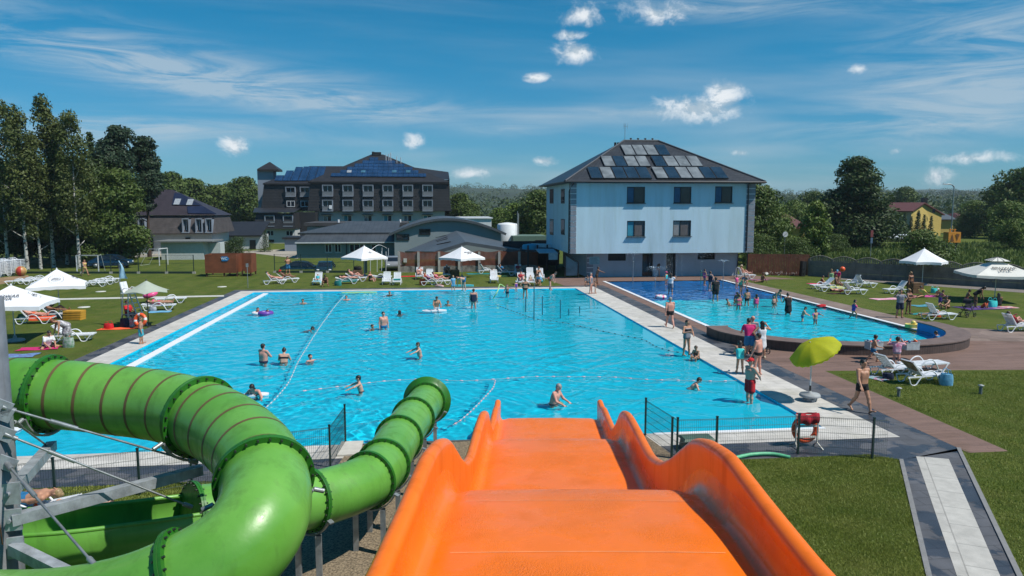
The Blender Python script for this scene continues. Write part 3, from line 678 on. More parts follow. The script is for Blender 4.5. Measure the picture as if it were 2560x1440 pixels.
a,c,d,e=mansard(hot,640,634,533,735,738,572,Yl,148,ROOFB)
b=MB();b.box(((a.x+c.x)/2+.2,Yl+5,a.z/2),(c.x-a.x-.8,10,a.z));b.build('ground_floor_wall',HW,hot)
b=MB();r0,r1=at(632,531,Yl-.8),at(758,520,Yl-.8);b.add([(r0 .x,Yl-.8,r0 .z),(at(735,531,Yl-.8).x,Yl-.8,r0 .z),(at(757,521,150).x,149,r0 .z+.8),(at(640,521,150).x,149,r0 .z+.8)],[(0,1,2,3)]);b.build('roof',ROOFB,hot)
for px in(674,720):dormer(hot,px,538,566,Yl-.5,24)
for px in(676,724):a,c=at(px-9,590,Yl),at(px+9,576,Yl);window(hot,a.x,c.x,a.z,c.z,Yl-.06,WHITEFR,GLASS,(.5,),.1);a,c=at(px-9,618,Yl),at(px+9,599,Yl);window(hot,a.x,c.x,max(.2,a.z),c.z,Yl-.06,DARKFR,GLASS,(.5,),.1)
b=MB();q0,q1=at(735,531,141),at(788,531,141);b.box(((q0 .x+q1 .x)/2,143.5,q0 .z/2),(q1 .x-q0 .x,5,q0 .z));b.build('link_block',M('dark_link',(.018,.018,.02),.6),hot)
low=thing('service_block','long low block with a flat dark roof in front of the hotel','building')
b=MB();s0,s1=at(768,575,124),at(1010,575,124);zt_=at(800,560,124).z;b.box(((s0 .x+s1 .x)/2,130,zt_/2-.2),(s1 .x-s0 .x,12,zt_-.4));b.build('wall',HWS,low)
b=MB();b.box(((s0 .x+s1 .x)/2,130,zt_-.05),(s1 .x-s0 .x+1,13,.5));r=b.build('roof',M('dark_bitumen',(.05,.05,.055),.8,.2,1),low)
b=MB()
for px in(846,1000):p=at(px,558,126);b.tube([(p.x,126,zt_),(p.x,126,zt_+.7)],.2,8)
b.build('vent',WHITEFR,r)
Yt=97.0;tl=thing('teal_outbuilding','low grey green outbuilding with white window frames and a dark shallow roof','building')
tx0,tx1=at(742,640,Yt).x,at(990,640,Yt).x;tz=at(800,606,Yt).z
TEAL=M('grey_green_wall',(.155,.225,.235),.8,.06,.4,.15,20)
wins=[px_hole(812,831,605+.5,632,Yt)]
ph=lambda a,c,t,bt:px_hole(a,c,t,bt,Yt)
wins=[ph(812,830,609,632),ph(836,853,609,632),ph(873,912,609,632),ph(927,941,610,632)]
b=MB();wall_holes(b,tx0,tx1,0,tz,Yt,wins,.2);b.quad((tx0,110,0),(tx0,Yt,0),(tx0,Yt,tz),(tx0,110,tz));b.quad((tx1,Yt,0),(tx1,110,0),(tx1,110,tz),(tx1,Yt,tz));b.build('wall',TEAL,tl)
for i,h in enumerate(wins):window(tl,*h,Yt+.1,M('pale_green_frame',(.42,.47,.46),.5,.05),GLASS,(.333,.667)if i==2 else((.5,)if i<2 else()),.12)
b=MB();rz_=at(900,574,106).z;x0_,x1_=at(737,604,Yt-.6).x,tx1+.2
b.thick([(x0_,Yt-.6,tz+.05),(x1_,Yt-.6,tz+.05),(x1_,100.2,tz+1.0),(x0_+.9,100.2,tz+1.0)],.2);rr=b.build('roof',stripes_bump(M('seamed_roof',(.055,.062,.07),.5,.15,.5),0,.6,.5,.03,'GAP',.75),tl)
b=MB();z_=tz+1.15;b.thick([(at(745,592,100).x,99.8,z_),(x1_,99.8,z_),(x1_,108,z_+1.35),(at(878,576,108).x,108,z_+1.35)],.25);b.build('upper_roof',MATS['seamed_roof'],rr)
b=MB();b.box(((x0_+x1_)/2,Yt-.64,tz-.02),(x1_-x0_,.06,.14));b.build('fascia',WHITEFR,rr)
b=MB();p=at(866,610,Yt-.1);b.tube([(p.x,Yt-.1,0),(p.x,Yt-.1,tz)],.06,6);b.build('downpipe',BLACK,tl)
an_=thing('white_annex','small white annex left of the grey green outbuilding','building');b=MB();p,q=at(712,622,112),at(744,597,112);b.box(((p.x+q.x)/2+.5,115,q.z/2),(q.x-p.x+1,6,q.z));b.build('wall',HWS,an_);b=MB();b.box(((p.x+q.x)/2+.5,115,q.z+.1),(q.x-p.x+1.6,6.6,.25));b.build('roof',ROOFB,an_)
Yh=93.0;hall=thing('gabled_hall','pale grey hall with a shallow gable and dark roof edge behind the wooden fence','building')
hx0,hx1=at(986,600,Yh).x,at(1252,600,Yh).x;hz0=at(986,584,Yh).z;hz1=at(1118,551,Yh).z;xm=at(1118,551,Yh).x
HALLW=M('hall_wall',(.235,.285,.305),.8,.05,.3)
def gy_(x):u=(x-hx0)/(xm-hx0)if x<xm else(hx1-x)/(hx1-xm);return hz0+(hz1-hz0)*math.sin(min(1,max(0,u))*math.pi/2)**.9
xs=[hx0+(hx1-hx0)*i/24 for i in range(25)]
b=MB()
for i in range(24):b.quad((xs[i],Yh,0),(xs[i+1],Yh,0),(xs[i+1],Yh,gy_(xs[i+1])),(xs[i],Yh,gy_(xs[i])))
b.quad((hx0,112,0),(hx0,Yh,0),(hx0,Yh,hz0),(hx0,112,hz0));b.quad((hx1,Yh,0),(hx1,112,0),(hx1,112,hz0),(hx1,Yh,hz0));b.build('wall',HALLW,hall)
b=MB()
for i in range(24):
 p,q=(xs[i],gy_(xs[i])),(xs[i+1],gy_(xs[i+1]))
 if i==0:p=(p[0]-.7,p[1]-.3)
 if i==23:q=(q[0]+.7,q[1]-.3)
 b.thick([(p[0],Yh-.5,p[1]+.3),(q[0],Yh-.5,q[1]+.3),(q[0],112,q[1]+.3),(p[0],112,p[1]+.3)],.3)
b.build('roof',ROOFG,hall)
for x0,x1,t,bt in((991,1023,585,601),(1048,1076,572,587)):a,c=at(x0,bt,Yh),at(x1,t,Yh);window(hall,a.x,c.x,a.z,c.z,Yh-.06,DARKFR,GLASS,(.5,)if x0<1000 else(),.1)
b=MB();p,q=at(1118,570,118),at(1230,547,118);b.box(((p.x+q.x)/2,124,q.z/2),(q.x-p.x,10,q.z));wb=thing('white_box_building','plain white flat roofed block showing above the hall roof','building');b.build('wall',M('bright_white_wall',(.62,.66,.68),.7,.05),wb)
b=MB();b.box(((p.x+q.x)/2,124,q.z+.1),(q.x-p.x+.4,10.4,.2));b.build('roof_edge',WHITEFR,wb)
p=at(1269,600,104);b=MB();b.lathe([(1.5,0),(1.5,at(1269,562,104).z),(1.35,at(1269,559,104).z),(.5,at(1269,556.5,104).z),(0,at(1269,556,104).z)],24,(p.x,104,0));si=b.build('white_tank',M('tank_white',(.72,.74,.75),.45,.05,1));tag(si,'tall white cylindrical tank right of the hall','tank')
d=MB();d.box((p.x+1.53,103.6,3.2),(.03,.5,5),(0,0,-.3));d.tube([(p.x+1.3,102.9,0.3),(p.x+1.3,102.9,6)],.06,6);d.build('ladder',STEEL,si)
gh=thing('green_hut','low dull green hut with a dark doorway behind the pergola','hut');b=MB();p,q=at(1283,625,100),at(1368,590,100);b.box(((p.x+q.x)/2,103,q.z/2),(q.x-p.x,6,q.z));b.build('wall',M('dull_green_wall',(.09,.15,.12),.8,.08),gh)
a,c=at(1338,625,100),at(1366,600,100);b=MB();b.box(((a.x+c.x)/2,99.98,c.z/2),(c.x-a.x,.1,c.z));b.build('doorway',BLACK,gh)
pav=thing('pavilion','open pavilion with a large dark grey sheet roof over the wooden fence','pavilion')
Yp=76.5
apx=at(1165,606,Yp);e_l=at(1090,629,Yp);e_r=at(1318,632,Yp);bk=at(1140,577,90)
lb,rb=at(1012,628,84),at(1222,582,90)
e_r2=Vector((e_r.x+.6,Yp,e_r.z))
b=MB()
b.thick([e_l,apx,bk,lb],.22);b.thick([apx,e_r2,(e_r2 .x+.3,90,e_r2 .z),bk],.22)
b.bar(e_l+Vector((0,-.05,-.1)),apx+Vector((0,-.05,-.1)),.1,.34);b.bar(apx+Vector((0,-.05,-.1)),e_r2+Vector((0,-.05,-.1)),.1,.34)
b.build('roof',ROOFG,pav)
b=MB()
for(x0,y0,x1,y1)in((1090,594,1115,588),(1090,602,1118,592),(1092,604,1119,596),(1093,611,1126,604)):
 nrm=(apx-e_l).cross(bk-e_l).normalized();nrm=nrm if nrm.z>0 else-nrm
 A,B=WP(x0,y0,e_l+nrm*.05,nrm),WP(x1,y1,e_l+nrm*.05,nrm);b.bar(A,B,.22,.05)
b.build('roof_slot',BLACK,pav)
for px in(1320,1345,1372,1398):p=at(px,640,75);b=MB();b.box((p.x,75+(px-1320)*.02,1.35),(.16,.16,2.7));b.build('post',M('dark_post',(.03,.03,.035),.7),pav)
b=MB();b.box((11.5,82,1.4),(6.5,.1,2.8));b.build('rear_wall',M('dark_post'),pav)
b=MB();b.thick([at(1300,626,76)+Vector((0,0,.1)),at(1400,632,72),at(1392,622,80),at(1300,616,84)],.15);b.build('lean_to_roof',M('dark_bitumen2',(.04,.04,.045),.8,.2),pav)
b=MB();p=at(1326,626,77);b.lathe([(.85,p.z-.2),(.9,p.z+.5),(.8,p.z+.62),(.2,p.z+.72),(0,p.z+.72)],16,(p.x,77,0));tag(b.build('water_butt',M('turquoise_plastic',(.02,.32,.48),.5,.08)),'turquoise plastic tub on the pergola roof','tub')
b=MB();p=at(1352,617,78);b.box((p.x,78,p.z+.15),(2.2,1.6,.35),(0,.03,.1),taper=(.85,.8));tag(b.build('white_bundle',M('white_sheet',(.6,.62,.64),.8,.1,2,.3,6)),'white folded sheet lying on the pergola roof','sheet')
b=MB();a,c=at(1348,632,70.5),at(1394,628,70.5);b.thick([(a.x,70.5,a.z),(c.x,70.5,a.z),(c.x,73,a.z+.25),(a.x,73,a.z+.25)],.06);b.box((c.x-.45,70.45,a.z-.35),(.9,.04,.7));aw=b.build('awning',M('pale_blue_awning',(.25,.42,.52),.7,.12));tag(aw,'small pale blue awning hanging from the pergola edge','awning')
WOOD=stripes_bump(M('red_brown_fence',(.095,.030,.018),.75,.22,1.5,.2,20),0,.13,.6,.02,'GAP',.5)
wf=thing('wooden_fence','red brown picket fence on a low stone base below the pavilion roof','fence')
Yf=75.0;fpx=[998,1046.5,1098,1148,1198,1248,1298,1345]
STONE=M('stone_base',(.20,.185,.165),.9,.4,2.5,.9,4)
for i in range(7):
 a,c=at(fpx[i],670,Yf),at(fpx[i+1],670,Yf);zt2,zb2=at(1100,627,Yf).z,at(1100,667,Yf).z;b=MB()
 nk=int((c.x-a.x)/.125)
 for k in range(nk):
  x=a.x+(c.x-a.x)*(k+.5)/nk;u=(k+.5)/nk;dz=-.16*math.sin(math.pi*u);db=.13*math.sin(math.pi*u)
  b.box((x,Yf,(zt2+dz+zb2+db)/2),(.112,.03,zt2+dz-zb2-db))
 b.build('fence_panel',M('red_brown_board',(.145,.042,.022),.75,.25,1.5,.15,20),wf)
 d=MB();d.grid(lambda u,v:(a.x+(c.x-a.x)*u,Yf-.02,-.02+v*(zb2+.13*math.sin(math.pi*u)+.02)),8,1,False);d.build('stone_base',STONE,wf)
for px in fpx[:-1]:
 p=at(px,670,Yf);zt2=at(px,629,Yf).z;d=MB();d.box((p.x,Yf-.06,zt2/2),(.24,.24,zt2));d.build('post',M('concrete_post',(.34,.33,.31),.85,.1,3),wf)
b=MB();p,q=at(1009,656,Yf-.1),at(1017,646,Yf-.1);b.box(((p.x+q.x)/2,Yf-.1,(p.z+q.z)/2),(q.x-p.x,.12,q.z-p.z));tag(b.build('meter_box',M('cream_box',(.5,.5,.46),.5)),'small cream box fixed to the red brown fence','box')
Yl2=108.0;lh=thing('mansard_house','white house with a tall dark tiled roof and four small dormers behind the birches','building')
l0,l1=at(300,620,Yl2),at(530,620,Yl2);zE=at(450,583,Yl2).z;zM=at(450,539,Yl2).z
b=MB();b.box(((l0 .x+l1 .x)/2,Yl2+4.6,zE/2),(l1 .x-l0 .x,9,zE));b.build('wall',M('house_white',(.50,.52,.54),.8,.05),lh)
x0,x1=l0 .x-.8,at(541,583,Yl2-.8).x;x2=at(533,540,Yl2).x
b=MB();b.thick([(x0,Yl2-.8,zE),(x1,Yl2-.8,zE),(x2,Yl2+.4,zM),(x0+.5,Yl2+.4,zM)],.25);b.thick([(x1,Yl2-.8,zE),(x1,Yl2+9,zE),(x2,Yl2+8.5,zM),(x2,Yl2+.4,zM)],.25)
b.build('lower_roof',stripes_bump(M('brown_grey_tile',(.075,.066,.066),.6,.2,1.2),2,.25,.8,.04,dark=.7),lh)
b=MB();rt=at(430,474,112.6);rL=Vector((x0+4,112.6,rt.z));A=(x0,Yl2+.1,zM+.05);B=(x2+.3,Yl2+.1,zM+.05)
b.add([A,B,rt,rL],[(0,1,2,3)]);b.add([B,(x2+.3,Yl2+9,zM),rt],[(0,1,2)]);b.add([A,rL,(x0,Yl2+9,zM)],[(0,1,2)]);b.add([(x2+.3,Yl2+9,zM),(x0,Yl2+9,zM),rL,rt],[(0,1,2,3)]);b.add([A,(x0,Yl2+9,zM),(x2+.3,Yl2+9,zM),B],[(0,1,2,3)])
lr=b.build('roof',stripes_bump(M('plum_tile',(.034,.026,.033),.5,.2,1),2,.2,.8,.03),lh)
nR=(Vector(B)-Vector(A)).cross(rt-Vector(A)).normalized();nR=nR if nR.z>0 else-nR
b=MB();q=[WP(x,y,Vector(A)+nR*.12,nR)for x,y in((438,511),(536,536),(432,479),(440,477))];b.thick([WP(430,512,Vector(A)+nR*.12,nR),WP(505,513,Vector(A)+nR*.12,nR),WP(452,484,Vector(A)+nR*.12,nR),WP(436,482,Vector(A)+nR*.12,nR)],.08)
b.thick([WP(470,533,Vector(A)+nR*.12,nR),WP(541,534,Vector(A)+nR*.12,nR),WP(507,515,Vector(A)+nR*.12,nR),WP(468,516,Vector(A)+nR*.12,nR)],.08);b.build('solar_panel',M('house_panel',(.016,.022,.05),.3,.2,.5),lr)
for px,py in((338,506),(438,506),(470,507)):A_=WP(px-5,py+5,Vector(A)+nR*.2,nR);b=MB();up=(rt-Vector(B)).normalized();up=Vector((0,rt.y-Vector(A).y,rt.z-zM)).normalized();b.thick([A_,A_+Vector((.8,0,0)),A_+Vector((.8,0,0))+up*1.3,A_+up*1.3],.08);b.build('roof_window',M('roof_window_grey',(.3,.33,.36),.2),lr)
for px in(354,464,497,522,549):
 if px==549:continue
 dormer(lh,px,546,582,Yl2-.85,16,rail=(px==354))
for px,t,bt in((377,596,628),(470,594,603),(375,596,628)):
 if px==375:continue
 a,c=at(px-6,bt,Yl2),at(px+6,t,Yl2);window(lh,a.x,c.x,max(.1,a.z),c.z,Yl2-.05,DARKFR,GLASS,(),.08,name='door' if px==377 else 'window')
b=MB();p,q=at(548,622,118),at(650,588,118);b.box(((p.x+q.x)/2,121,q.z/2),(q.x-p.x,6,q.z));lg=thing('link_building','long low white building with a dark roof between the house and the hotel','building');b.build('wall',HW,lg)
b=MB();r0=at(545,588,117.4);r1=at(652,588,117.4);b.thick([(r0 .x,117.4,q.z),(r1 .x,117.4,q.z),(r1 .x,124.5,q.z+2.),(r0 .x,124.5,q.z+2.)],.2);b.build('roof',ROOFB,lg)
for px in(575,632):a,c=at(px-7,622,118),at(px+7,600,118);b=MB();b.box(((a.x+c.x)/2,117.97,c.z/2),(c.x-a.x,.06,c.z));b.build('door',DARKFR,lg)
Ys=96.0;shd=thing('white_shed','small white flat roofed shed behind the goal on the far lawn','shed');p,q=at(404,650,Ys),at(508,605,Ys);r_=at(535,650,Ys+4)
b=MB();sw=q.x-p.x;b.box(((p.x+q.x)/2,Ys+2,q.z/2),(sw,4,q.z));b.box((q.x+.75,Ys+3,q.z/2-.1),(1.5,2.0,q.z-.2));b.build('wall',M('shed_white',(.46,.50,.50),.8,.06),shd)
b=MB();b.box(((p.x+q.x)/2+.3,Ys+2,q.z+.08),(sw+1.9,5,.16));b.build('roof',M('shed_roof',(.16,.17,.17),.7),shd)
Yc=72.5;cab=thing('changing_cabin','red brown wooden changing cabin on the lawn with a blue arrow sign','cabin');p,q=at(513,676,Yc),at(627,636,Yc);z0=.35;hh=q.z
BRC=stripes_bump(M('orange_brown_board',(.17,.050,.018),.7,.2,1.2,.15,15),2,.16,.4,.01,'GAP',.75)
b=MB();x0,x1=p.x,q.x;xa=x0+(x1-x0)*.68
for(a,c,y)in((x0,xa,Yc),(x1-(x1-x0)*.14,x1,Yc-.05)):b.box(((a+c)/2,y,(z0+hh)/2),(c-a,.06,hh-z0))
b.box((x0+.03,Yc+1.1,(z0+hh)/2),(.06,2.1,hh-z0));b.box((xa-.03,Yc+1.1,(z0+hh)/2),(.06,2.1,hh-z0));b.box((x1-.03,Yc+1.1,(z0+hh)/2),(.06,2.1,hh-z0));b.box(((x0+x1)/2,Yc+2.2,(z0+hh)/2),(x1-x0-.1,.06,hh-z0));b.build('board_wall',BRC,cab)
b=MB()
for x in(x0+.1,x0+(x1-x0)*.4,xa,x1-.1):
 for y in(Yc+.1,Yc+2.1):b.box((x,y,.25),(.12,.12,.5))
b.build('foot',M('dark_foot',(.05,.02,.01),.8),cab)
p,q=at(554,653,Yc-.08),at(573,641,Yc-.08);b=MB();b.thick([(p.x,Yc-.08,p.z),(q.x-.2,Yc-.08,p.z),(q.x,Yc-.08,(p.z+q.z)/2),(q.x-.2,Yc-.08,q.z),(p.x,Yc-.08,q.z)],.03);sg=b.build('arrow_sign',M('sign_blue',(.01,.16,.38),.5));tag(sg,'blue arrow sign on the wooden changing cabin','sign')
text_mesh('lettering','WC',.34,WHITE,sg,((p.x+q.x)/2-.12,Yc-.085,(p.z+q.z)/2),(math.pi/2,0,0))
rf_=thing('brown_board_fence','red brown upright board fence right of the pale blue building','fence');A,B=W(1868,688),W(2022,690)
for k in range(3):
 a,c=A.lerp(B,k/3),A.lerp(B,(k+1)/3);h=2.05;b=MB();n_=int((c-a).length/.14)
 for i in range(n_):p=a.lerp(c,(i+.5)/n_);b.box((p.x,p.y,h/2+.05),(.125,.03,h),(0,0,math.atan2((c-a).y,(c-a).x)))
 b.build('fence_panel',M('red_brown_board'),rf_)
 d=MB();d.box((a.x,a.y+.08,h/2),(.12,.12,h+.1));d.build('post',BLACK,rf_)
cf=thing('concrete_fence','grey concrete panel fence with arched lattice tops along the gravel strip','fence')
CONC=M('fence_concrete',(.17,.155,.14),.9,.12,1.5,.3,15)
A,B=W(2022,690),Vector((49.5,52.5,0));L_=(B-A).length;nseg=int(L_/2.1);dr=(B-A).normalized();ang_=math.atan2(dr.y,dr.x)
for k in range(nseg):
 a,c=A+dr*(L_*k/nseg),A+dr*(L_*(k+1)/nseg);d=MB();m_=(a+c)/2
 for j in range(3):d.box((m_.x,m_.y,.25+.5*j),((c-a).length-.14,.05,.485),(0,0,ang_))
 for i in range(13):
  u=(i+.5)/13;p=a.lerp(c,u*.94+.03);ht=.22+.26*math.sin(math.pi*u);d.box((p.x,p.y,1.5+ht/2),(.07,.045,ht),(0,0,ang_))
 pts=[a.lerp(c,.03+.94*i/12)+Vector((0,0,1.53+.22+.26*math.sin(math.pi*i/12)))for i in range(13)];d.tube(pts,.045,5)
 d.build('fence_panel',CONC,cf)
 d=MB();d.box((a.x,a.y,.87),(.14,.14,1.74),(0,0,ang_));d.build('post',CONC,cf)
gt=thing('metal_gate','dark metal gate frame standing in front of the concrete fence','gate');d=MB()
for px in(2031,2079,2124):p=W(px,688 if px<2100 else 690);p.y-=.5;d.bar(p,p+Vector((0,0,1.45)),.09 if px<2100 else .2)
p,q=W(2031,688),W(2124,690);d.bar(p+Vector((0,-.5,1.45)),q+Vector((0,-.5,1.45)),.06);d.build('gate_frame',M('dark_gate',(.02,.025,.03),.5),gt)
nrm2=Vector((-dr.y,dr.x,0))
GRAV=M('gravel_grey',(.19,.165,.15),.95,.4,22,.9,30)
flat('gravel_strip',[A+dr*3-nrm2*.1,A+dr*3-nrm2*1.6,B-nrm2*3.4+dr*4,B+dr*4-nrm2*.1],.012,GRAV)
yh=thing('yellow_house','yellow house with a red tiled roof beyond the big tree','building');Yy=150.0
YEL=M('yellow_render',(.48,.36,.10),.8,.06);RED=stripes_bump(M('red_tile',(.10,.032,.028),.6,.15),2,.3,.6,.03)
a0,a1,a2=at(2226,570,Yy),at(2276,570,Yy-3),at(2352,570,Yy+3);zE=at(2250,526,Yy).z;zR=at(2310,506,Yy).z
b=MB();b.quad((a0 .x,a0 .y,-1),(a1 .x,a1 .y,-1),(a1 .x,a1 .y,zE),(a0 .x,a0 .y,zE),1);mx_=(a1+a2)/2;b.add([(a1 .x,a1 .y,-1),(a2 .x,a2 .y,-1),(a2 .x,a2 .y,zE-.8),(mx_.x-1,mx_.y,zR-.3),(a1 .x,a1 .y,zE)],[(0,1,2,3,4)]);b.quad((a2 .x,a2 .y,-1),(a2 .x,a2 .y+12,-1),(a2 .x,a2 .y+12,zE),(a2 .x,a2 .y,zE-.8))
b.build('wall',[YEL,M('beige_render',(.30,.28,.23),.8,.05)],yh)
rd=Vector((a0 .x-a1 .x,a0 .y-a1 .y,0)).normalized()*13
b=MB();rA=Vector((mx_.x-1,mx_.y-.6,zR));b.thick([(a1 .x-.3,a1 .y-.8,zE-.1),rA,rA+rd,Vector((a1 .x-.3,a1 .y-.8,zE-.1))+rd],.25);b.thick([rA,(a2 .x+.8,a2 .y,zE-.9),Vector((a2 .x+.8,a2 .y,zE-.9))+rd,rA+rd],.25);yr=b.build('roof',RED,yh)
b=MB();p=at(2310,508,Yy+2);b.box((p.x,p.y,zR+.2),(1,1,1.6));b.build('chimney',BLACK,yr)
for px,t,bt in((2241,534,545),(2293,535,547),(2330,522,532)):a,c=at(px-4,bt,Yy-2.2+(px-2241)*.03),at(px+4,t,Yy-2.2+(px-2241)*.03);window(yh,a.x,c.x,a.z,c.z,a.y-.6,DARKFR,GLASS,(),.1)
def cottage(label,px0,px1,pyE,pyR,y,rmat,wmat,dep=9):
 t=thing('far_house',label,'building');a,c=at(px0,pyE,y),at(px1,pyE,y);b=MB();b.box(((a.x+c.x)/2,y+dep/2,a.z/2-.5),(c.x-a.x-1,dep-1,a.z+1));b.build('wall',wmat,t)
 b=MB();zr=at(px0,pyR,y+dep/2).z;hip_roof(b,a.x,c.x,y-.3,y+dep,a.z,a.x+(c.x-a.x)*.3,a.x+(c.x-a.x)*.7,y+dep/2,zr,t=.2);b.build('roof',rmat,t)
cottage('dark red pointed roof of a house left of the big tree',1948,2022,568,535,118,RED,YEL);cottage('grey roofed house right of the yellow house',2352,2392,548,528,170,ROOFG,YEL);cottage('long low brown roof among the trees by the street lamp',2398,2450,545,532,180,RED,YEL);cottage('small white gable at the right among dark trees',2486,2506,562,549,160,RED,HW,6)
def leaf_material(name,c1,c2,scale=.5):
 m=bpy.data.materials.new(name);nt=nodes(m);N=nt.nodes;L=nt.links
 out=N.new('ShaderNodeOutputMaterial');b=N.new('ShaderNodeBsdfPrincipled');tl=N.new('ShaderNodeBsdfTranslucent');mx=N.new('ShaderNodeMixShader');mx.inputs[0].default_value=.22
 b.inputs['Roughness'].default_value=.55;b.inputs['Specular IOR Level'].default_value=.3
 tc=N.new('ShaderNodeTexCoord');nz=N.new('ShaderNodeTexNoise');nz.inputs['Scale'].default_value=scale;nz.inputs['Detail'].default_value=3;L.new(tc.outputs['Object'],nz.inputs['Vector'])
 mr=N.new('ShaderNodeMapRange');mr.inputs[1].default_value=.35;mr.inputs[2].default_value=.68;L.new(nz.outputs[0],mr.inputs[0])
 c=N.new('ShaderNodeMix');c.data_type='RGBA';c.inputs[6].default_value=(*c1,1);c.inputs[7].default_value=(*c2,1);L.new(mr.outputs[0],c.inputs[0])
 L.new(c.outputs[2],b.inputs['Base Color']);L.new(c.outputs[2],tl.inputs[0]);L.new(b.outputs[0],mx.inputs[1]);L.new(tl.outputs[0],mx.inputs[2]);L.new(mx.outputs[0],out.inputs[0])
 return m
LF_DARK=leaf_material('leaf_dark',(.030,.058,.014),(.070,.110,.028))
LF_MID=leaf_material('leaf_mid',(.048,.088,.014),(.11,.155,.032))
LF_BRIGHT=leaf_material('leaf_bright',(.07,.125,.015),(.155,.21,.038))
LF_BIRCH=leaf_material('leaf_birch',(.055,.080,.018),(.125,.15,.042))
LF_PINE=leaf_material('needle_pine',(.020,.044,.022),(.045,.078,.036))
LF_FAR=leaf_material('leaf_far',(.035,.065,.02),(.09,.125,.036),.06)
BARK=M('bark_brown',(.075,.052,.036),.9,.3,3,.6,12,stretch=(1,1,.3))
BARKP=M('bark_pine',(.14,.062,.03),.9,.35,2,.6,10,col2=(.05,.035,.028),stretch=(1,1,.35))
def birch_bark():
 m=M('bark_birch',(.42,.41,.38),.8,.1,4);nt=m.node_tree;N=nt.nodes;L=nt.links;b=bsdf(m)
 tc=N.new('ShaderNodeTexCoord');mp=N.new('ShaderNodeMapping');mp.inputs['Scale'].default_value=(2.2,2.2,3.5);L.new(tc.outputs['Object'],mp.inputs[0])
 nz=N.new('ShaderNodeTexNoise');nz.inputs['Scale'].default_value=1.5;nz.inputs['Detail'].default_value=4;L.new(mp.outputs[0],nz.inputs['Vector'])
 mr=N.new('ShaderNodeMapRange');mr.inputs[1].default_value=.52;mr.inputs[2].default_value=.58;L.new(nz.outputs[0],mr.inputs[0])
 mx=N.new('ShaderNodeMix');mx.data_type='RGBA';L.new(mr.outputs[0],mx.inputs[0]);mx.inputs[6].default_value=(.44,.43,.40,1);mx.inputs[7].default_value=(.04,.038,.035,1);L.new(mx.outputs[2],b.inputs['Base Color'])
 return m
BARKB=birch_bark()
rng=np.random.default_rng(7)
def leaf_quads(P,Nn,size,droop=0.0,aspect=.6):
 0
 n=len(P);Nn=Nn/np.linalg.norm(Nn,axis=1,keepdims=True)
 t=rng.normal(size=(n,3));t[:,2]-=droop;t-=Nn*(t*Nn).sum(1,keepdims=True);t/=np.linalg.norm(t,axis=1,keepdims=True)+1e-9
 b=np.cross(Nn,t);s=size*rng.uniform(.55,1.35,(n,1))
 a=P-t*s*.5;c=P+t*s*.5;m=b*s*aspect*.5;k=Nn*s*rng.uniform(-.12,.12,(n,1))
 V=np.stack([a,P+m+k,c,P-m+k],1).reshape(-1,3)
 return V,np.arange(n*4).reshape(n,4)
def blob_points(blobs,n,shell=.35):
 B=np.array([(*c,*r)for c,r in blobs],float);vol=B[:,3]*B[:,4]*B[:,5];p=vol**.75;p/=p.sum()
 idx=rng.choice(len(B),n,p=p);d=rng.normal(size=(n,3));d/=np.linalg.norm(d,axis=1,keepdims=True)
 r=rng.uniform(shell,1,(n,1))**.6;P=B[idx,:3]+d*B[idx,3:]*r
 Nn=d/B[idx,3:];Nn/=np.linalg.norm(Nn,axis=1,keepdims=True);Nn=Nn+rng.normal(size=(n,3))*.55;Nn[:,2]+=.25
 return P,Nn
def trunk_mesh(mb,h,r0,r1,lean=0,limbs=(),wob=.1,n=8,seg=8):
 ph=random.random()*6;pts=[(math.sin(ph+i*.9)*wob*i/seg+lean*i/seg,math.cos(ph*1.3+i*.7)*wob*i/seg,h*i/seg)for i in range(seg+1)]
 mb.tube(pts,[r0*(1.25 if i==0 else 1)+(r1-r0)*i/seg for i in range(seg+1)],n)
 for(t,az,up,ln,r)in limbs:
  i=min(seg-1,int(t*seg));p=Vector(pts[i]).lerp(Vector(pts[i+1]),t*seg-i);d=Vector((math.cos(az),math.sin(az),up)).normalized()
  q=p+d*ln*.5+Vector((0,0,.05*ln));e=p+d*ln;e.z+=.18*ln;mb.tube([p,q,e],[r,r*.65,r*.2],6)
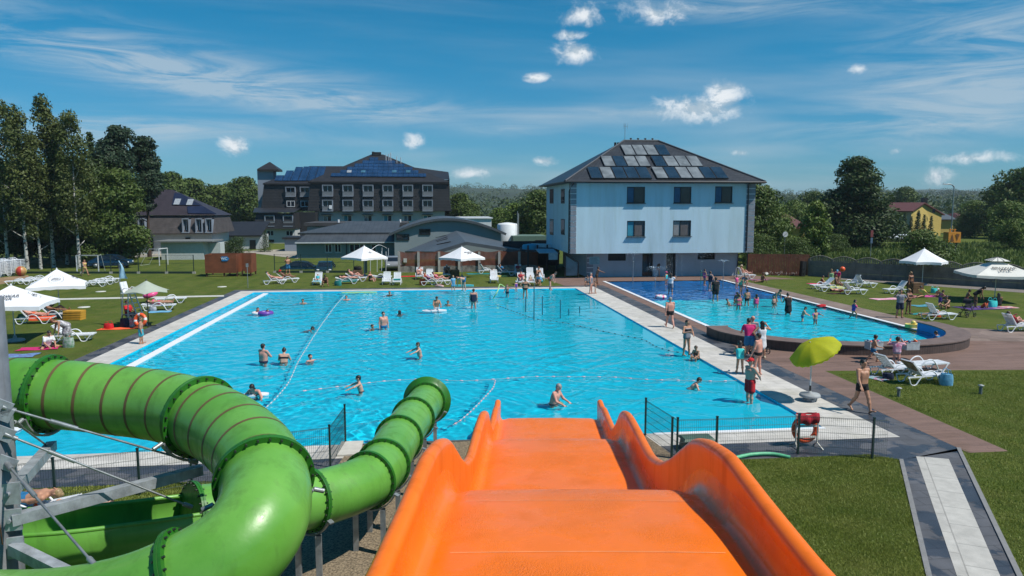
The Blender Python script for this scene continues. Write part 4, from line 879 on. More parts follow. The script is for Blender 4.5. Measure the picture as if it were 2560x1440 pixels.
def make_tree(kind,h,w,leaf,bark,nleaf,size,seed,label,group,name='tree',crown_from=.25,shape='round',droop=0.,lim=9):
 random.seed(seed);global rng;rng=np.random.default_rng(seed)
 root=thing(name,label,'tree',group=group);blobs=[];limbs=[]
 n={'round':34,'dense':60,'birch':58,'pine':20,'spruce':0,'bush':16}[shape]
 for i in range(n):
  t=(i+random.random())/n;az=random.random()*6.283
  z=h*(crown_from+(1-crown_from)*t)
  if shape in('round','bush'):env=math.sin(math.pi*min(1,.18+.80*t))**.6
  elif shape=='dense':env=(1-t**1.7)**.8*min(1,.70+2*t)
  elif shape=='birch':env=(.35+.65*math.sin(math.pi*min(1,.12+.85*t)))*(1-.35*t)
  else:env=(.55+.45*math.sin(math.pi*t))*(1 if t<.8 else .75)
  rr=w/2*env;k=random.uniform(.25,.95);br={'round':.30,'dense':.24,'birch':.19,'pine':.30,'bush':.34}[shape]*w*random.uniform(.6,1.1)*(.6+.4*env)
  x,y=math.cos(az)*max(0,rr-br*.55)*k,math.sin(az)*max(0,rr-br*.55)*k
  blobs.append(((x,y,min(z,h-br*.55)),(br,br,br*(.62 if shape!='birch' else .95))))
  if i%max(1,n//lim)==0:limbs.append((min(.93,max(.15,z/h-.12)),az,.5,max(.6,rr*.85),.02*w*.4+.03))
 if shape=='spruce':
  pts,nn=[],[];lv=26
  for i in range(lv):
   t=i/lv;z=h*(crown_from+(1-crown_from)*t);R_=w/2*(1-t)**.9+.12;m=int(nleaf/lv*(1-t*.75))
   a=rng.uniform(0,6.283,m);a=np.round(a*5)/5+rng.normal(size=m)*.06;q=rng.uniform(.1,1,m)**.7*R_*rng.uniform(.8,1.1,m)
   pts.append(np.stack([np.cos(a)*q,np.sin(a)*q,z-q*.30+rng.normal(size=m)*h*.008],1));nn.append(np.stack([np.cos(a)*.4,np.sin(a)*.4,np.ones(m)],1)+rng.normal(size=(m,3))*.4)
  P,Nn=np.concatenate(pts),np.concatenate(nn)
 else:P,Nn=blob_points(blobs,nleaf)
 if shape=='birch':
  P[:,2]-=rng.uniform(0,1,len(P))**3*.10*h*.5
 V,Fq=leaf_quads(P,Nn,size,droop)
 if shape!='bush' or bark is not None:
  mb=MB();trunk_mesh(mb,h*.93,.012*h+.05 if shape!='birch' else .009*h+.03,.03,0,limbs,.10 if shape!='pine' else .22);mb.build('trunk',bark,root)
 npmesh('crown',V,Fq,leaf,root,False)
 return root
def place(src,px,d,z=0.,sc_=1.,rz=None,label=None,first=False):
 o=src if first else copy_tree(src);p=CL((px-1280)/F*d*1.0/1.0,d,z);o.location=p
 o.scale=(sc_,sc_,sc_)if not isinstance(sc_,tuple)else sc_;o.rotation_euler.z=random.random()*6.28 if rz is None else rz
 if label:o['label']=label
 return o
def lat(px,d,z=0.):
 depth=d*CP-(z-H)*SP
 return(px-1280)/F*depth
def place(src,px,d,z=0.,sc_=1.,rz=None,label=None,first=False,zc=None):
 o=src if first else copy_tree(src);o.location=CL(lat(px,d,6. if zc is None else zc),d,z)
 o.scale=(sc_,sc_,sc_)if not isinstance(sc_,tuple)else sc_;o.rotation_euler.z=random.random()*6.28 if rz is None else rz
 if label:o['label']=label
 return o
G_L='trees in the grove at the left'
birch=make_tree('birch',18,6.2,LF_BIRCH,BARKB,8200,.30,3,'slender birch with a pale trunk, standing at the photo\'s left edge',G_L,'birch_tree',.27,'birch',.9)
birch2=make_tree('birch',18,5.6,LF_BIRCH,BARKB,6800,.30,11,'tallest birch of the grove with a wispy crown',G_L,'birch_tree',.33,'birch',.9)
place(birch,10,79,0,1.0,1.,first=True);place(birch2,125,80,0,1.03,2.,first=True)
place(birch2,58,77,0,.95,.5,'birch with a white trunk directly behind the stacked white loungers')
place(birch,92,78,0,.80,3.2,'birch with a leaning white trunk beside the beach ball')
place(birch,190,79,0,.93,4.1,'birch with two forks at the right side of the grove crown')
place(birch2,160,84,0,.90,5.1,'thin birch between the tallest birch and the forked birch')
broad=make_tree('broad',13,8.5,LF_DARK,BARK,15000,.42,21,'dark bushy tree in the grove behind the stacked loungers',G_L,'deciduous_tree',.12,'round')
place(broad,30,92,0,.95,0.,first=True)
place(broad,62,86,0,.82,3.4,'dark bushy tree between the two leftmost birches');place(broad,165,85,0,.85,5.2,'dark bushy tree under the forked birch');place(broad,262,90,0,.98,1.2,'tall dark bushy tree behind the fresh green maple');place(broad,130,90,0,.9,2.,'dark bushy tree behind the tallest birch');place(broad,215,88,0,.95,4.,'dark bushy tree in the grove above the goal with a blue car')
maple=make_tree('maple',11.5,7.5,LF_MID,BARK,15000,.38,22,'fresh green maple at the right end of the grove',G_L,'maple_tree',.1,'round');place(maple,296,84,0,.96,1.,first=True);place(maple,235,82,0,.72,3.,'smaller green maple left of the fresh green one')
spruce=make_tree('spruce',16.5,6.5,LF_DARK,BARK,7000,.5,5,'dark pointed spruce rising out of the grove',G_L,'spruce_tree',.1,'spruce');place(spruce,236,95,0,1.0,0.,first=True)
pine=make_tree('pine',17,7,LF_PINE,BARKP,11000,.42,8,'pine with a broad dark crown right of the spruce','pines beside the left house','pine_tree',.42,'pine');place(pine,303,92,0,.98,0.,first=True)
pine2=make_tree('pine',15.5,5.6,LF_PINE,BARKP,8500,.42,9,'pine with a bare reddish trunk in front of the left house','pines beside the left house','pine_tree',.42,'pine');place(pine2,368,97,0,1.02,1.,first=True)
G_M='trees beyond the hotel and the pool building'
tr=make_tree('tree',13,10,LF_MID,BARK,9000,.6,31,'leafy tree left of the hotel tower',G_M,'deciduous_tree',.12,'round');place(tr,615,175,0,1.05,0.,first=True)
tr2=make_tree('tree',12,11,LF_MID,BARK,8000,.65,32,'rounded tree behind the long low white building',G_M,'deciduous_tree',.1,'round');place(tr2,545,185,0,1.0,0.,first=True)
for px,d,s,lb in((430,170,1.12,'broad tree rising behind the left house beside the pine'),(482,180,1.12,'tree behind the right slope of the left house'),(585,215,1.05,'paler tree in the gap between two trees left of the hotel')):place(tr if px!=482 else tr2,px,d,0,s,None,lb)
for px,d,s,lb in((1152,150,.72,'tree at the right corner of the dark hotel'),(1180,172,.62,'smaller tree behind the white block right of the hotel'),(1345,120,.72,'dark tree touching the left wall of the pale blue building')):place(tr if px!=1180 else tr2,px,d,0,s,None,lb)
br=make_tree('tree',8.5,9,LF_BRIGHT,BARK,8000,.42,35,'pale green bushy tree behind the white tank',G_M,'deciduous_tree',.05,'round');place(br,1292,122,0,.85,0.,first=True);place(br,1250,140,0,.75,None,'pale green tree showing above the hall roof end')
big=make_tree('big',16.5,14.5,LF_DARK,BARK,26000,.5,41,'huge dark spreading tree standing alone right of the pale blue building','trees across the road at the right','linden_tree',.04,'dense',lim=14);place(big,2136,112,-1.0,(1.08,1.08,.92),0.,first=True)
G_R='trees across the road at the right'
rt=make_tree('tree',10,9,LF_MID,BARK,9000,.45,42,'tree touching the right wall of the pale blue building',G_R,'deciduous_tree',.05,'round');place(rt,1895,92,0,.95,0.,first=True)
rt2=make_tree('tree',9,10,LF_BRIGHT,BARK,9000,.45,43,'light green tree behind the brown board fence',G_R,'deciduous_tree',.03,'round');place(rt2,1925,118,0,.80,0.,first=True)
for src,px,d,s,lb in((rt2,1990,170,.95,'pale rounded tree above the dark red pointed roof'),(rt,2030,190,1.1,'tree between the red pointed roof and the huge tree'),(rt,2262,240,1.35,'tree top rising behind the yellow house'),(rt2,2440,175,.95,'tree right of the street lamp'),(rt,2505,165,1.25,'large dark tree near the photo\'s right edge'),(rt,2550,150,1.5,'tallest dark tree at the photo\'s right edge'),(rt2,2520,130,.85,'round willow in front of the dark trees at the right edge'),(rt2,2545,105,.55,'bright low bush at the right edge above the tall grass'),(rt,2420,155,.6,'dark shrub tree below the street lamp arm'),(rt2,1955,105,.50,'bright green thicket tree behind the round road sign')):place(src,px,d,-.5 if d>140 else 0,s,None,lb)
larch=make_tree('tree',7.5,5,LF_BRIGHT,BARK,5000,.34,45,'light feathery young tree behind the join of the two fences',G_R,'young_tree',.1,'birch');place(larch,2040,84,-.3,1.0,0.,first=True)
bush=make_tree('bush',4.6,6.2,LF_MID,BARK,9000,.24,51,'large green shrub behind the concrete fence beside the white parasol','shrubs along the fences','shrub',.0,'bush');place(bush,2305,73,-.2,(.98,.98,1.0),0.,first=True)
place(bush,1995,82,-.2,.75,None,'shrub behind the left end of the concrete fence');place(bush,1900,84,-.2,.8,None,'shrub above the left part of the brown board fence');place(bush,2090,98,-.3,.72,None,'shrub at the foot of the huge tree')
thuja=make_tree('thuja',6.2,2.0,LF_DARK,None,2500,.3,55,'dark conifer in the hedge by the yellow house','conifers in the hedge by the yellow house','conifer',.0,'spruce')
for i,px in enumerate((2236,2250,2264,2280,2297,2312,2330)):
 place(thuja,px,138,-1,random.uniform(.85,1.15),None,'dark conifer in the hedge by the yellow house',first=(i==0))
cone=make_tree('cone',3.4,2.4,LF_DARK,None,3500,.16,56,'clipped cone shaped evergreen by the white annex','clipped evergreens by the hotel drive','evergreen_shrub',.0,'spruce');place(cone,663,108,0,(1.0,1.0,.95),0.,first=True,zc=1)
rnd=make_tree('rnd',2.6,3.6,LF_DARK,None,3500,.16,57,'rounded evergreen above the wooden changing cabin','clipped evergreens by the hotel drive','evergreen_shrub',.0,'bush');place(rnd,596,100,0,1.0,0.,first=True,zc=1);place(rnd,572,104,0,.7,None,'smaller rounded evergreen beside the larger one',zc=1)
def hill(name,pts,d0,d1,mat,label=None):
 0
 b=MB();V=[]
 cols=[p[0]for p in pts];xs=np.linspace(cols[0],cols[-1],70)
 hs=np.interp(xs,cols,[p[1]for p in pts])
 rows=[]
 for t in(0,.35,.7,1.0,1.25,1.6):
  d=d1+(d0-d1)*t;rows.append([CL((x-1280)/F*d,d,-1+(h+1)*(math.sin(min(1,t)*math.pi/2)if t<=1 else max(0.,1-(t-1)*.4)))for x,h in zip(xs,hs)])
 n=len(xs)
 for r in rows:V+=r
 Fs=[(i*n+j,i*n+j+1,(i+1)*n+j+1,(i+1)*n+j)for i in range(len(rows)-1)for j in range(n-1)]
 b.add(V,Fs,True);return struct(b.build(name,mat))
HILLM=M('far_hill_woods',(.026,.045,.020),.95,.35,.02,.8,.2);FIELD=M('far_field',(.075,.105,.035),.95,.35,.004)
def zrow(py,d):return H+(HY-py)/F*d
hill('hill',[(-900,zrow(478,2600)),(300,zrow(470,2600)),(900,zrow(468,2600)),(1130,zrow(470,2600)),(1220,zrow(472,2600)),(1290,zrow(473,2600)),(1370,zrow(474,2600)),(1900,zrow(485,2600)),(2060,zrow(488,2600)),(2900,zrow(490,2600)),(3600,zrow(490,2600))],2600,1500,FIELD)
hill('hill',[(1900,zrow(492,2400)),(2150,zrow(484,2400)),(2230,zrow(477,2400)),(2330,zrow(474,2400)),(2420,zrow(478,2400)),(2520,zrow(486,2400)),(2700,zrow(490,2400)),(3400,zrow(492,2400))],2400,1300,HILLM)
hill('hill',[(-900,zrow(486,1500)),(700,zrow(480,1500)),(1130,zrow(474,1500)),(1200,zrow(477,1500)),(1240,zrow(472,1500)),(1300,zrow(478,1500)),(1370,zrow(482,1500)),(1900,zrow(490,1500)),(2100,zrow(489,1500)),(2560,zrow(492,1500)),(3400,zrow(492,1500))],1500,500,HILLM)
rng=np.random.default_rng(99);random.seed(99)
blobs=[]
for i in range(2300):
 px=random.uniform(-500,3000);u=random.random();d=230+1320*u**1.15
 if d<260 and(600<px<1300):continue
 crest=np.interp(px,[-500,700,1130,1370,1900,2100,2560,3000],[486,480,476,482,490,489,492,492])
 g=zrow(crest+4,d)if d>500 else 0
 base=-1+max(0.,(d-500)/1000)*(zrow(crest,1500)+1)*.97
 hh=random.uniform(7,12)*(1+d/2500);p=CL((px-1280)/F*d,d,base+hh*.45)
 blobs.append(((p.x,p.y,p.z),(hh*random.uniform(.4,.7),hh*random.uniform(.4,.7),hh*.55)))
P,Nn=blob_points(blobs,150000,.6);V,Fq=leaf_quads(P,Nn,2.2)
fo=npmesh('forest',V,Fq,LF_FAR,None,False);tag(fo,'far green woods reaching to the horizon','woods',kind='stuff')
b=MB();b.add([(-4000,-400,-1.2),(4000,-400,-1.2),(4000,5000,-1.2),(-4000,5000,-1.2)],[(0,1,2,3)]);struct(b.build('ground',M('far_ground',(.060,.085,.020),.95,.3,.03,.3,1)))
rng=np.random.default_rng(5)
def tufts(name,area,n,h,mat,label,size=.12,zb=0.):
 u=rng.uniform(0,1,(n,2));a=np.array(area,float);P=(a[0]*(1-u[:,:1])+a[1]*u[:,:1])*(1-u[:,1:])+(a[3]*(1-u[:,:1])+a[2]*u[:,:1])*u[:,1:]
 hh=h*rng.uniform(.5,1.3,(n,1));ang=rng.uniform(0,6.283,n);w_=np.stack([np.cos(ang),np.sin(ang)],1)*size*rng.uniform(.5,1.2,(n,1));ln=rng.normal(size=(n,2))*h*.35
 V=np.zeros((n,3,3));V[:,0,:2]=P-w_;V[:,1,:2]=P+w_;V[:,2,:2]=P+ln;V[:,:2,2]=zb;V[:,2,2]=hh[:,0]+zb
 return tag(npmesh(name,V.reshape(-1,3),np.arange(n*3).reshape(n,3),mat,None,False),label,'grass',kind='stuff')
MEAD=leaf_material('meadow_blades',(.085,.135,.022),(.17,.21,.05),.25)
tufts('meadow_grass',[CL(lat(2010,78),78,0)[:2],CL(lat(2950,62),62,0)[:2],CL(lat(2950,130),130,0)[:2],CL(lat(2010,118),118,0)[:2]],26000,.8,MEAD,'tall rough meadow grass across the road',.28)
tufts('meadow_grass',[CL(lat(1870,74),74,0)[:2],CL(lat(2140,70),70,0)[:2],CL(lat(2140,92),92,0)[:2],CL(lat(1870,95),95,0)[:2]],7000,.9,MEAD,'rough grass behind the brown board fence',.26)
r0,r1=CL(lat(1900,83,0),83,.03),CL(lat(2900,62,0),62,.03)
rd_=[W(1880,641),W(2220,641),W(2900,690),W(2900,674),W(2220,632),W(1880,633)]
flat('road',rd_,.02,M('pale_road',(.36,.35,.31),.9,.1,.4))
dv=[W(540,640),W(742,640),W(742,626),W(640,622),W(540,628)]
flat('driveway',[W(300,645),W(420,641),W(640,634),W(745,647),W(745,625),W(690,624),W(560,630),W(300,637)],.012,M('drive_sand',(.33,.30,.25),.9,.1,.5))
flat('sand_patch',[W(-60,725),W(30,705),W(75,696),W(70,688),W(-60,700)],.01,M('bare_sand',(.26,.17,.09),.95,.2,.8))
BLADE=leaf_material('lawn_blades',(.165,.215,.034),(.25,.28,.06),.8)
def blades(name,poly,n,h,label,wd=.007):
 P=np.array(poly,float);lo,hi=P.min(0),P.max(0);q=rng.uniform(lo,hi,(n*2,2));inside=np.zeros(len(q),bool);k=len(P)
 for i in range(k):
  a,c=P[i],P[(i+1)%k];cond=((a[1]>q[:,1])!=(c[1]>q[:,1]))&(q[:,0]<(c[0]-a[0])*(q[:,1]-a[1])/(c[1]-a[1]+1e-12)+a[0]);inside^=cond
 q=q[inside][:n];n=len(q);ang=rng.uniform(0,6.283,n);cl=.55+.9*(np.sin(q[:,0]*2.3+np.sin(q[:,1]*1.7)*2)*np.sin(q[:,1]*2.9+q[:,0])*.25+.5)
 w_=np.stack([np.cos(ang),np.sin(ang)],1)*wd*rng.uniform(.6,1.3,(n,1));hh=h*rng.uniform(.5,1.2,n)*cl;ln=rng.normal(size=(n,2))*h*.55
 V=np.zeros((n,3,3));V[:,0,:2]=q-w_;V[:,1,:2]=q+w_;V[:,2,:2]=q+ln;V[:,:2,2]=-.005;V[:,2,2]=hh
 return tag(npmesh(name,V.reshape(-1,3),np.arange(n*3).reshape(n,3),BLADE,None,False),label,'grass',kind='stuff')
blades('grass',[(1.2,8.3),(pl2 .x-.02,pl2 .y),(pl0 .x-.03,pl0 .y),(pl0 .x-.62,18.12),(6.5,18.12),(4.3,8.3)],230000,.042,'short lawn grass between the orange slide and the path')
blades('grass',[(pr2 .x+.08,pr2 .y),(14,10.5),(20,17.8),(26,27),(16.4,27.3),(16.15,22),(15.97,17.9),(14.8,17.9),(pr0 .x+.1,pr0 .y)],230000,.042,'short lawn grass right of the path',.009)
blades('grass',[(-14,14.0),(-3.2,14.0),(-2.8,18.12),(-14,18.12)],80000,.05,'short lawn grass under the green tube slide',.010)
def Q(px,py,depth):return Vector((0,0,H))+ray(px,py)*depth
def interp(x,tab):
 0
 xs=[t[0]for t in tab];i=max(0,min(len(xs)-2,int(np.searchsorted(xs,x))-1))
 x0,x1=xs[i],xs[i+1];y0,y1=tab[i][1],tab[i+1][1];h=x1-x0;d=(y1-y0)/h
 def sl(j):
  if j<=0 or j>=len(xs)-1:return d
  a=(tab[j][1]-tab[j-1][1])/(xs[j]-xs[j-1]);b_=(tab[j+1][1]-tab[j][1])/(xs[j+1]-xs[j])
  return 0 if a*b_<0 else(2*a*b_/(a+b_)if abs(a+b_)>1e-9 else 0)
 t=min(1,max(0,(x-x0)/h));m0,m1=sl(i)*h,sl(i+1)*h
 return y0*(2*t**3-3*t*t+1)+m0*(t**3-2*t*t+t)+y1*(3*t*t-2*t**3)+m1*(t**3-t*t)
ORANGE=M('orange_gelcoat',(.86,.178,.006),.27,.06,.9,.05,90,spec=.28,coat=.10)
def wet(m):
 nt=m.node_tree;N=nt.nodes;L=nt.links;b=bsdf(m)
 tc=N.new('ShaderNodeTexCoord');n1=N.new('ShaderNodeTexNoise');n1 .inputs['Scale'].default_value=.9;n1 .inputs['Detail'].default_value=4;L.new(tc.outputs['Object'],n1 .inputs['Vector'])
 n2=N.new('ShaderNodeTexNoise');n2 .inputs['Scale'].default_value=75;n2 .inputs['Detail'].default_value=3;L.new(tc.outputs['Object'],n2 .inputs['Vector'])
 mr=N.new('ShaderNodeMapRange');mr.inputs[1].default_value=.45;mr.inputs[2].default_value=.7;L.new(n1 .outputs[0],mr.inputs[0])
 mu=N.new('ShaderNodeMath');mu.operation='MULTIPLY';L.new(mr.outputs[0],mu.inputs[0]);L.new(n2 .outputs[0],mu.inputs[1])
 bp=N.new('ShaderNodeBump');bp.inputs['Distance'].default_value=.03;bp.inputs['Strength'].default_value=.9;L.new(mu.outputs[0],bp.inputs['Height']);L.new(bp.outputs[0],b.inputs['Normal']);L.new(bp.outputs[0],b.inputs['Coat Normal'])
wet(ORANGE)
ORIM=M('orange_rim',(.84,.165,.006),.32,.05,1.2,spec=.2,coat=.05)
RIM=[(2.2,4.95),(3.2,4.62),(4.3,4.22),(5.0,4.10),(5.6,4.06),(6.6,4.05),(7.7,4.06),(8.5,3.96),(9.4,3.73),(10.1,3.40),(11.1,2.9),(12.1,2.50),(13.4,2.24),(15,2.18),(16,2.13),(17.1,1.93),(18.2,1.35),(19.2,.88),(20,.67),(21.5,.58),(23.4,.52)]
FLO=[(2.2,4.7),(3.2,4.34),(4.3,3.95),(5.2,3.80),(6,3.73),(7.0,3.66),(7.67,3.58),(8.3,3.50),(8.8,3.38),(9.4,3.10),(10.2,2.62),(11.2,2.12),(12.1,1.90),(13,1.79),(14.5,1.68),(15.8,1.60),(16.6,1.50),(17.2,1.28),(18.0,.92),(18.8,.65),(19.8,.52),(21,.45),(21.9,.40),(22.6,.24),(23.4,-.12)]
def clat(s):return .485+.030*s
def dpt(s,z):return(s+(z-H)*SP)/CP
ROOT=thing('orange_slide','wide orange wave slide with rolled side walls running down into the pool','water slide')
ns=150;S=[2.2+(23.4-2.2)*i/ns for i in range(ns+1)]
fl_prof=[(-1.55,.26),(-1.545,.13),(-1.51,.02),(-1.45,-.045),(-1.36,-.03),(-1.24,0)]+[(-1.24+2.48*k/8,.012*math.sin(math.pi*k/8))for k in range(1,8)]+[(1.24,0),(1.36,-.03),(1.45,-.045),(1.51,.02),(1.545,.13),(1.55,.26)]
def sl_pt(s,u,z,dy=0):return CL(clat(s)+u,dpt(s,z)+dy,z)
def floor_pt(i,j):
 s=S[i];u,z=fl_prof[j];fz=interp(s,FLO);return sl_pt(s,u,fz+z)
b=MB();npf=len(fl_prof);V=[floor_pt(i,j)for i in range(ns+1)for j in range(npf)]
b.add(V,[(i*npf+j,i*npf+j+1,(i+1)*npf+j+1,(i+1)*npf+j)for i in range(ns)for j in range(npf-1)],True)
b.build('slide_bed',ORANGE,ROOT)
for sd in(-1,1):
 b=MB();prof=[]
 V=[];m=0
 for i in range(ns+1):
  s=S[i];fz=interp(s,FLO);rz_=interp(s,RIM);P=[]
  P+=[(1.55,fz+.26+(rz_-fz-.26)*k/4)for k in range(5)]if rz_>fz+.27 else[(1.55,fz+.26+.002*k)for k in range(5)]
  zt_=max(rz_,fz+.27)
  P+=[(1.64-.09*math.cos(a),zt_+.085*math.sin(a))for a in[math.pi*k/8 for k in range(1,9)]]
  P+=[(1.73,zt_-.12),(1.71,zt_-.14),(1.66,zt_-.14),(1.60,fz-.05),(1.57,fz+.2)]
  m=len(P);V+=[sl_pt(s,sd*u,z)for u,z in P]
 Fs=[(i*m+j,i*m+j+1,(i+1)*m+j+1,(i+1)*m+j)for i in range(ns)for j in range(m-1)]
 if sd>0:Fs=[f[::-1]for f in Fs]
 b.add(V,Fs,True);b.add(V[-m:],[tuple(range(m))],False);b.build('side_wall',ORIM,ROOT)
SEAM=M('pale_joint',(.85,.36,.14),.5,.1)
for s in(6.55,8.1,12.55,15.4,17.1,20.2):
 b=MB()
 def seam(pts,wd=.006):
  for a,c in zip(pts[:-1],pts[1:]):
   dd=Vector((SY,CY,0))*wd;e=Vector((0,0,.004));sl_=(interp(s+.05,FLO)-interp(s-.05,FLO))/.1;dd.z=sl_*wd
   b.quad(a-dd+e,c-dd+e,c+dd+e,a+dd+e)
 fz=interp(s,FLO);seam([sl_pt(s,u,fz+z)for u,z in fl_prof[5:-5]]);b.build('panel_joint',SEAM,ROOT)
b=MB()
for s in(8.6,12.5,16.4,20.3):
 for u in(-1.2,1.2):
  p=sl_pt(s,u,interp(s,FLO));b=MB();b.bar(p-Vector((0,0,.12)),(p.x,p.y,0),.12);b.build('leg',STEEL,ROOT)
GREEN=M('green_gelcoat',(.10,.33,.032),.36,.10,.7,.10,14,spec=.5,coat=.18,col2=(.17,.42,.075))
GREEND=M('green_flange',(.022,.145,.012),.4,.12,2,spec=.5)
STR=M('brown_band',(.13,.085,.035),.5,.1)
def frames(P):
 T=[(P[min(i+1,len(P)-1)]-P[max(i-1,0)]).normalized()for i in range(len(P))];U=[]
 for t in T:u=Vector((0,0,1));U.append((u-t*u.dot(t)).normalized())
 return T,U
def sweep(mb,P,r,n=40,a0=0.,a1=2*math.pi,smooth=True,mi=0):
 T,U=frames(P);V=[];full=abs(a1-a0-2*math.pi)<1e-6;k=n if full else n+1
 for p,t,u in zip(P,T,U):
  w_=t.cross(u)
  for j in range(k):a=a0+(a1-a0)*j/n;V.append(p+(u*math.cos(a)+w_*math.sin(a))*r)
 F_=[(i*k+j,(i+1)*k+j,(i+1)*k+(j+1)%k,i*k+(j+1)%k)for i in range(len(P)-1)for j in range(n)]
 mb.add(V,F_,smooth,mi)
def flange(parent,p,t,r=.50,R_=.57,th=.036,bolts=26,name='flange'):
 t=t.normalized();b=MB()
 b.lathe([(r-.01,-th),(R_,-th),(R_,-.004),(R_-.006,0),(R_,.004),(R_,th),(r-.01,th)],48,p,axis=t,smooth=False)
 q=t.to_track_quat('Z','Y').to_matrix()
 for k in range(bolts):
  a=2*math.pi*k/bolts;rr=(r+R_)/2+.006;c=q@Vector((rr*math.cos(a),rr*math.sin(a),0))+p
  b.tube([c-t*(th+.03),c+t*(th+.03)],.014,6,mi=1)
 return b.build(name,[GREEND,M('bolt_dark',(.02,.03,.02),.5)],parent)
TUBE=thing('tube_slide','green enclosed tube slide winding round the steel column and ending over the pool','water slide')
UP=[Q(-330,960,10.9),Q(-100,975,10.7),Q(125,984,10.6),Q(300,1001,10.55),Q(430,1020,10.3),Q(545,1062,9.75),Q(625,1125,9.1),Q(661,1200,8.45),Q(655,1290,7.85),Q(590,1380,7.5),Q(470,1455,7.35),Q(300,1520,7.35),Q(80,1550,7.6),Q(-220,1540,8.1)]
UPC=catmull(UP,10)
def cut(C,i0,i1):return C[i0:i1+1]
fl_i=[20,46,70,100]
prev=0
for k in fl_i+[len(UPC)-1]:
 b=MB();sweep(b,cut(UPC,prev,k),.50,44);b.build('tube_section',GREEN,TUBE);prev=k
TU,UU=frames(UPC)
for k in fl_i:flange(TUBE,UPC[k],TU[k])
acc=0;last=0;stp=.40
for i in range(1,70):
 acc+=(UPC[i]-UPC[i-1]).length
 if acc-last>stp and all(abs(i-k)>1 for k in fl_i):
  last=acc;b=MB();c=UPC[i];t=TU[i];sweep(b,[c-t*.022,c,c+t*.022],.503,44);b.build('painted_band',STR,TUBE)
LOW=[Q(-300,1340,9.9),Q(-60,1345,10.1),Q(150,1337,10.4),Q(320,1318,10.8),Q(480,1296,11.3),Q(640,1276,12.1),Q(775,1250,13.0),Q(862,1226,13.6),Q(922,1199,14.2),Q(958,1163,15.1),Q(997,1097,17.0),Q(1033,1046,18.9),Q(1065,1004,21.0)]
LOC=catmull(LOW,10);TL,UL=frames(LOC)
fi=[40,60,80,90,100,110]
b=MB();sweep(b,cut(LOC,0,40),.52,30,math.pi*.36,math.pi*1.64);sweep(b,cut(LOC,0,40),.49,30,math.pi*1.64,math.pi*.36)
for a in(.36,1.64):
 pts=[p+(u*math.cos(math.pi*a)+t.cross(u)*math.sin(math.pi*a))*.505 for p,t,u in zip(LOC[:41],TL,UL)];b.tube(pts,.035,8)
b.build('open_trough',GREEN,TUBE)
prev=40
for k in fi[1:]+[120]:
 b=MB();sweep(b,cut(LOC,prev,k),.50,40);b.build('tube_section',GREEN,TUBE);prev=k
for k in fi:flange(TUBE,LOC[k],TL[k])
e=LOC[-1];b=MB();b.lathe([(.49,-.02),(.53,.06),(.60,.14),(.68,.17),(.70,.19),(.69,.21),(.62,.20),(.54,.10),(.48,-.02)],48,e,axis=TL[-1]);b.build('flared_mouth',GREEND,TUBE)
flange(TUBE,e-TL[-1]*.04,TL[-1])
for k,px,py in((0,1010,1079),(1,986,1113)):
 i=103 if k==0 else 98;c,t,u=LOC[i],TL[i],UL[i];w_=t.cross(u);b=MB();n=18;V=[]
 for j in range(n):a=2*math.pi*j/n;th=.62+.26*math.cos(a)*1.0;V.append(c+t*(.13*math.sin(a))+(u*math.cos(th)-w_*math.sin(th))*.503 if False else c+t*(.13*math.sin(a))+(u*math.cos(th)+w_*math.sin(th)*(-1))*.504)
 b.add(V,[tuple(range(n))]);b.build('repair_patch',M('patch_grey',(.30,.32,.16),.5,.1),TUBE)
for k in(60,80,90,100,110,118):
 c,t,u=LOC[k],TL[k],UL[k];w_=t.cross(u);b=MB()
 pts=[c+(u*math.cos(a)+w_*math.sin(a))*.60 for a in[math.pi*(.62+.76*j/14)for j in range(15)]]
 for p,q_ in zip(pts[:-1],pts[1:]):b.bar(p,q_,.09,.025)
 for p in(pts[0],pts[-1]):b.bar(p,p+(p-c).normalized()*.09,.09,.03)
 b.build('saddle',STEEL,TUBE)
 for sd in(-1,1):
  p=c-u*.52+w_*sd*.30;b=MB();b.box((p.x,p.y,p.z/2-.02),(.10,.10,p.z-.02));b.build('leg',STEEL,TUBE)
col=thing('steel_column','thick galvanised steel column with struts that carry the green tube slide','column');col.location=(0,0,0)
cd=8.3;cc=CL(-6.30,cd,0)
ZINC=M('zinc_column',(.20,.215,.24),.45,.25,1.4,.15,8,metal=.35,col2=(.33,.34,.36))
ztop=Q(12,745,8.5).z
b=MB();b.lathe([(.38,0),(.38,ztop),(.36,ztop+.01),(0,ztop+.012)],32,(cc.x,cc.y,0));b.build('post',ZINC,col)
b=MB()
for(ang,z0,ln,w_,lean)in((-.5,4.6,1.4,.006,.2),(-.3,2.9,.9,.004,-.15),(.1,5.2,.5,.008,.1)):
 p=[(cc.x+.383*math.cos(ang+lean*i/8),cc.y-.383*math.sin(abs(ang+lean*i/8)+.6),z0+ln*i/8)for i in range(9)]
 for a,c in zip(p[:-1],p[1:]):b.bar(a,c,.02,.004)
b.build('rust_streak',M('rust',(.16,.06,.02),.9,.3,8),col)
def colpt(px,py):
 z=Q(px,py,8.4).z;d=(Vector((0,0,0))-Vector((cc.x,cc.y,0))).normalized();return Vector((cc.x+.40*CY+.0,cc.y-.40*SY-.1,z))
def under(C,T_,U_,k,a=math.pi):t,u=T_[k],U_[k];w_=t.cross(u);return C[k]+(u*math.cos(a)+w_*math.sin(a))*.66
f1,f2,f4=under(UPC,TU,UU,20),under(UPC,TU,UU,46),under(UPC,TU,UU,100,math.pi*1.12)
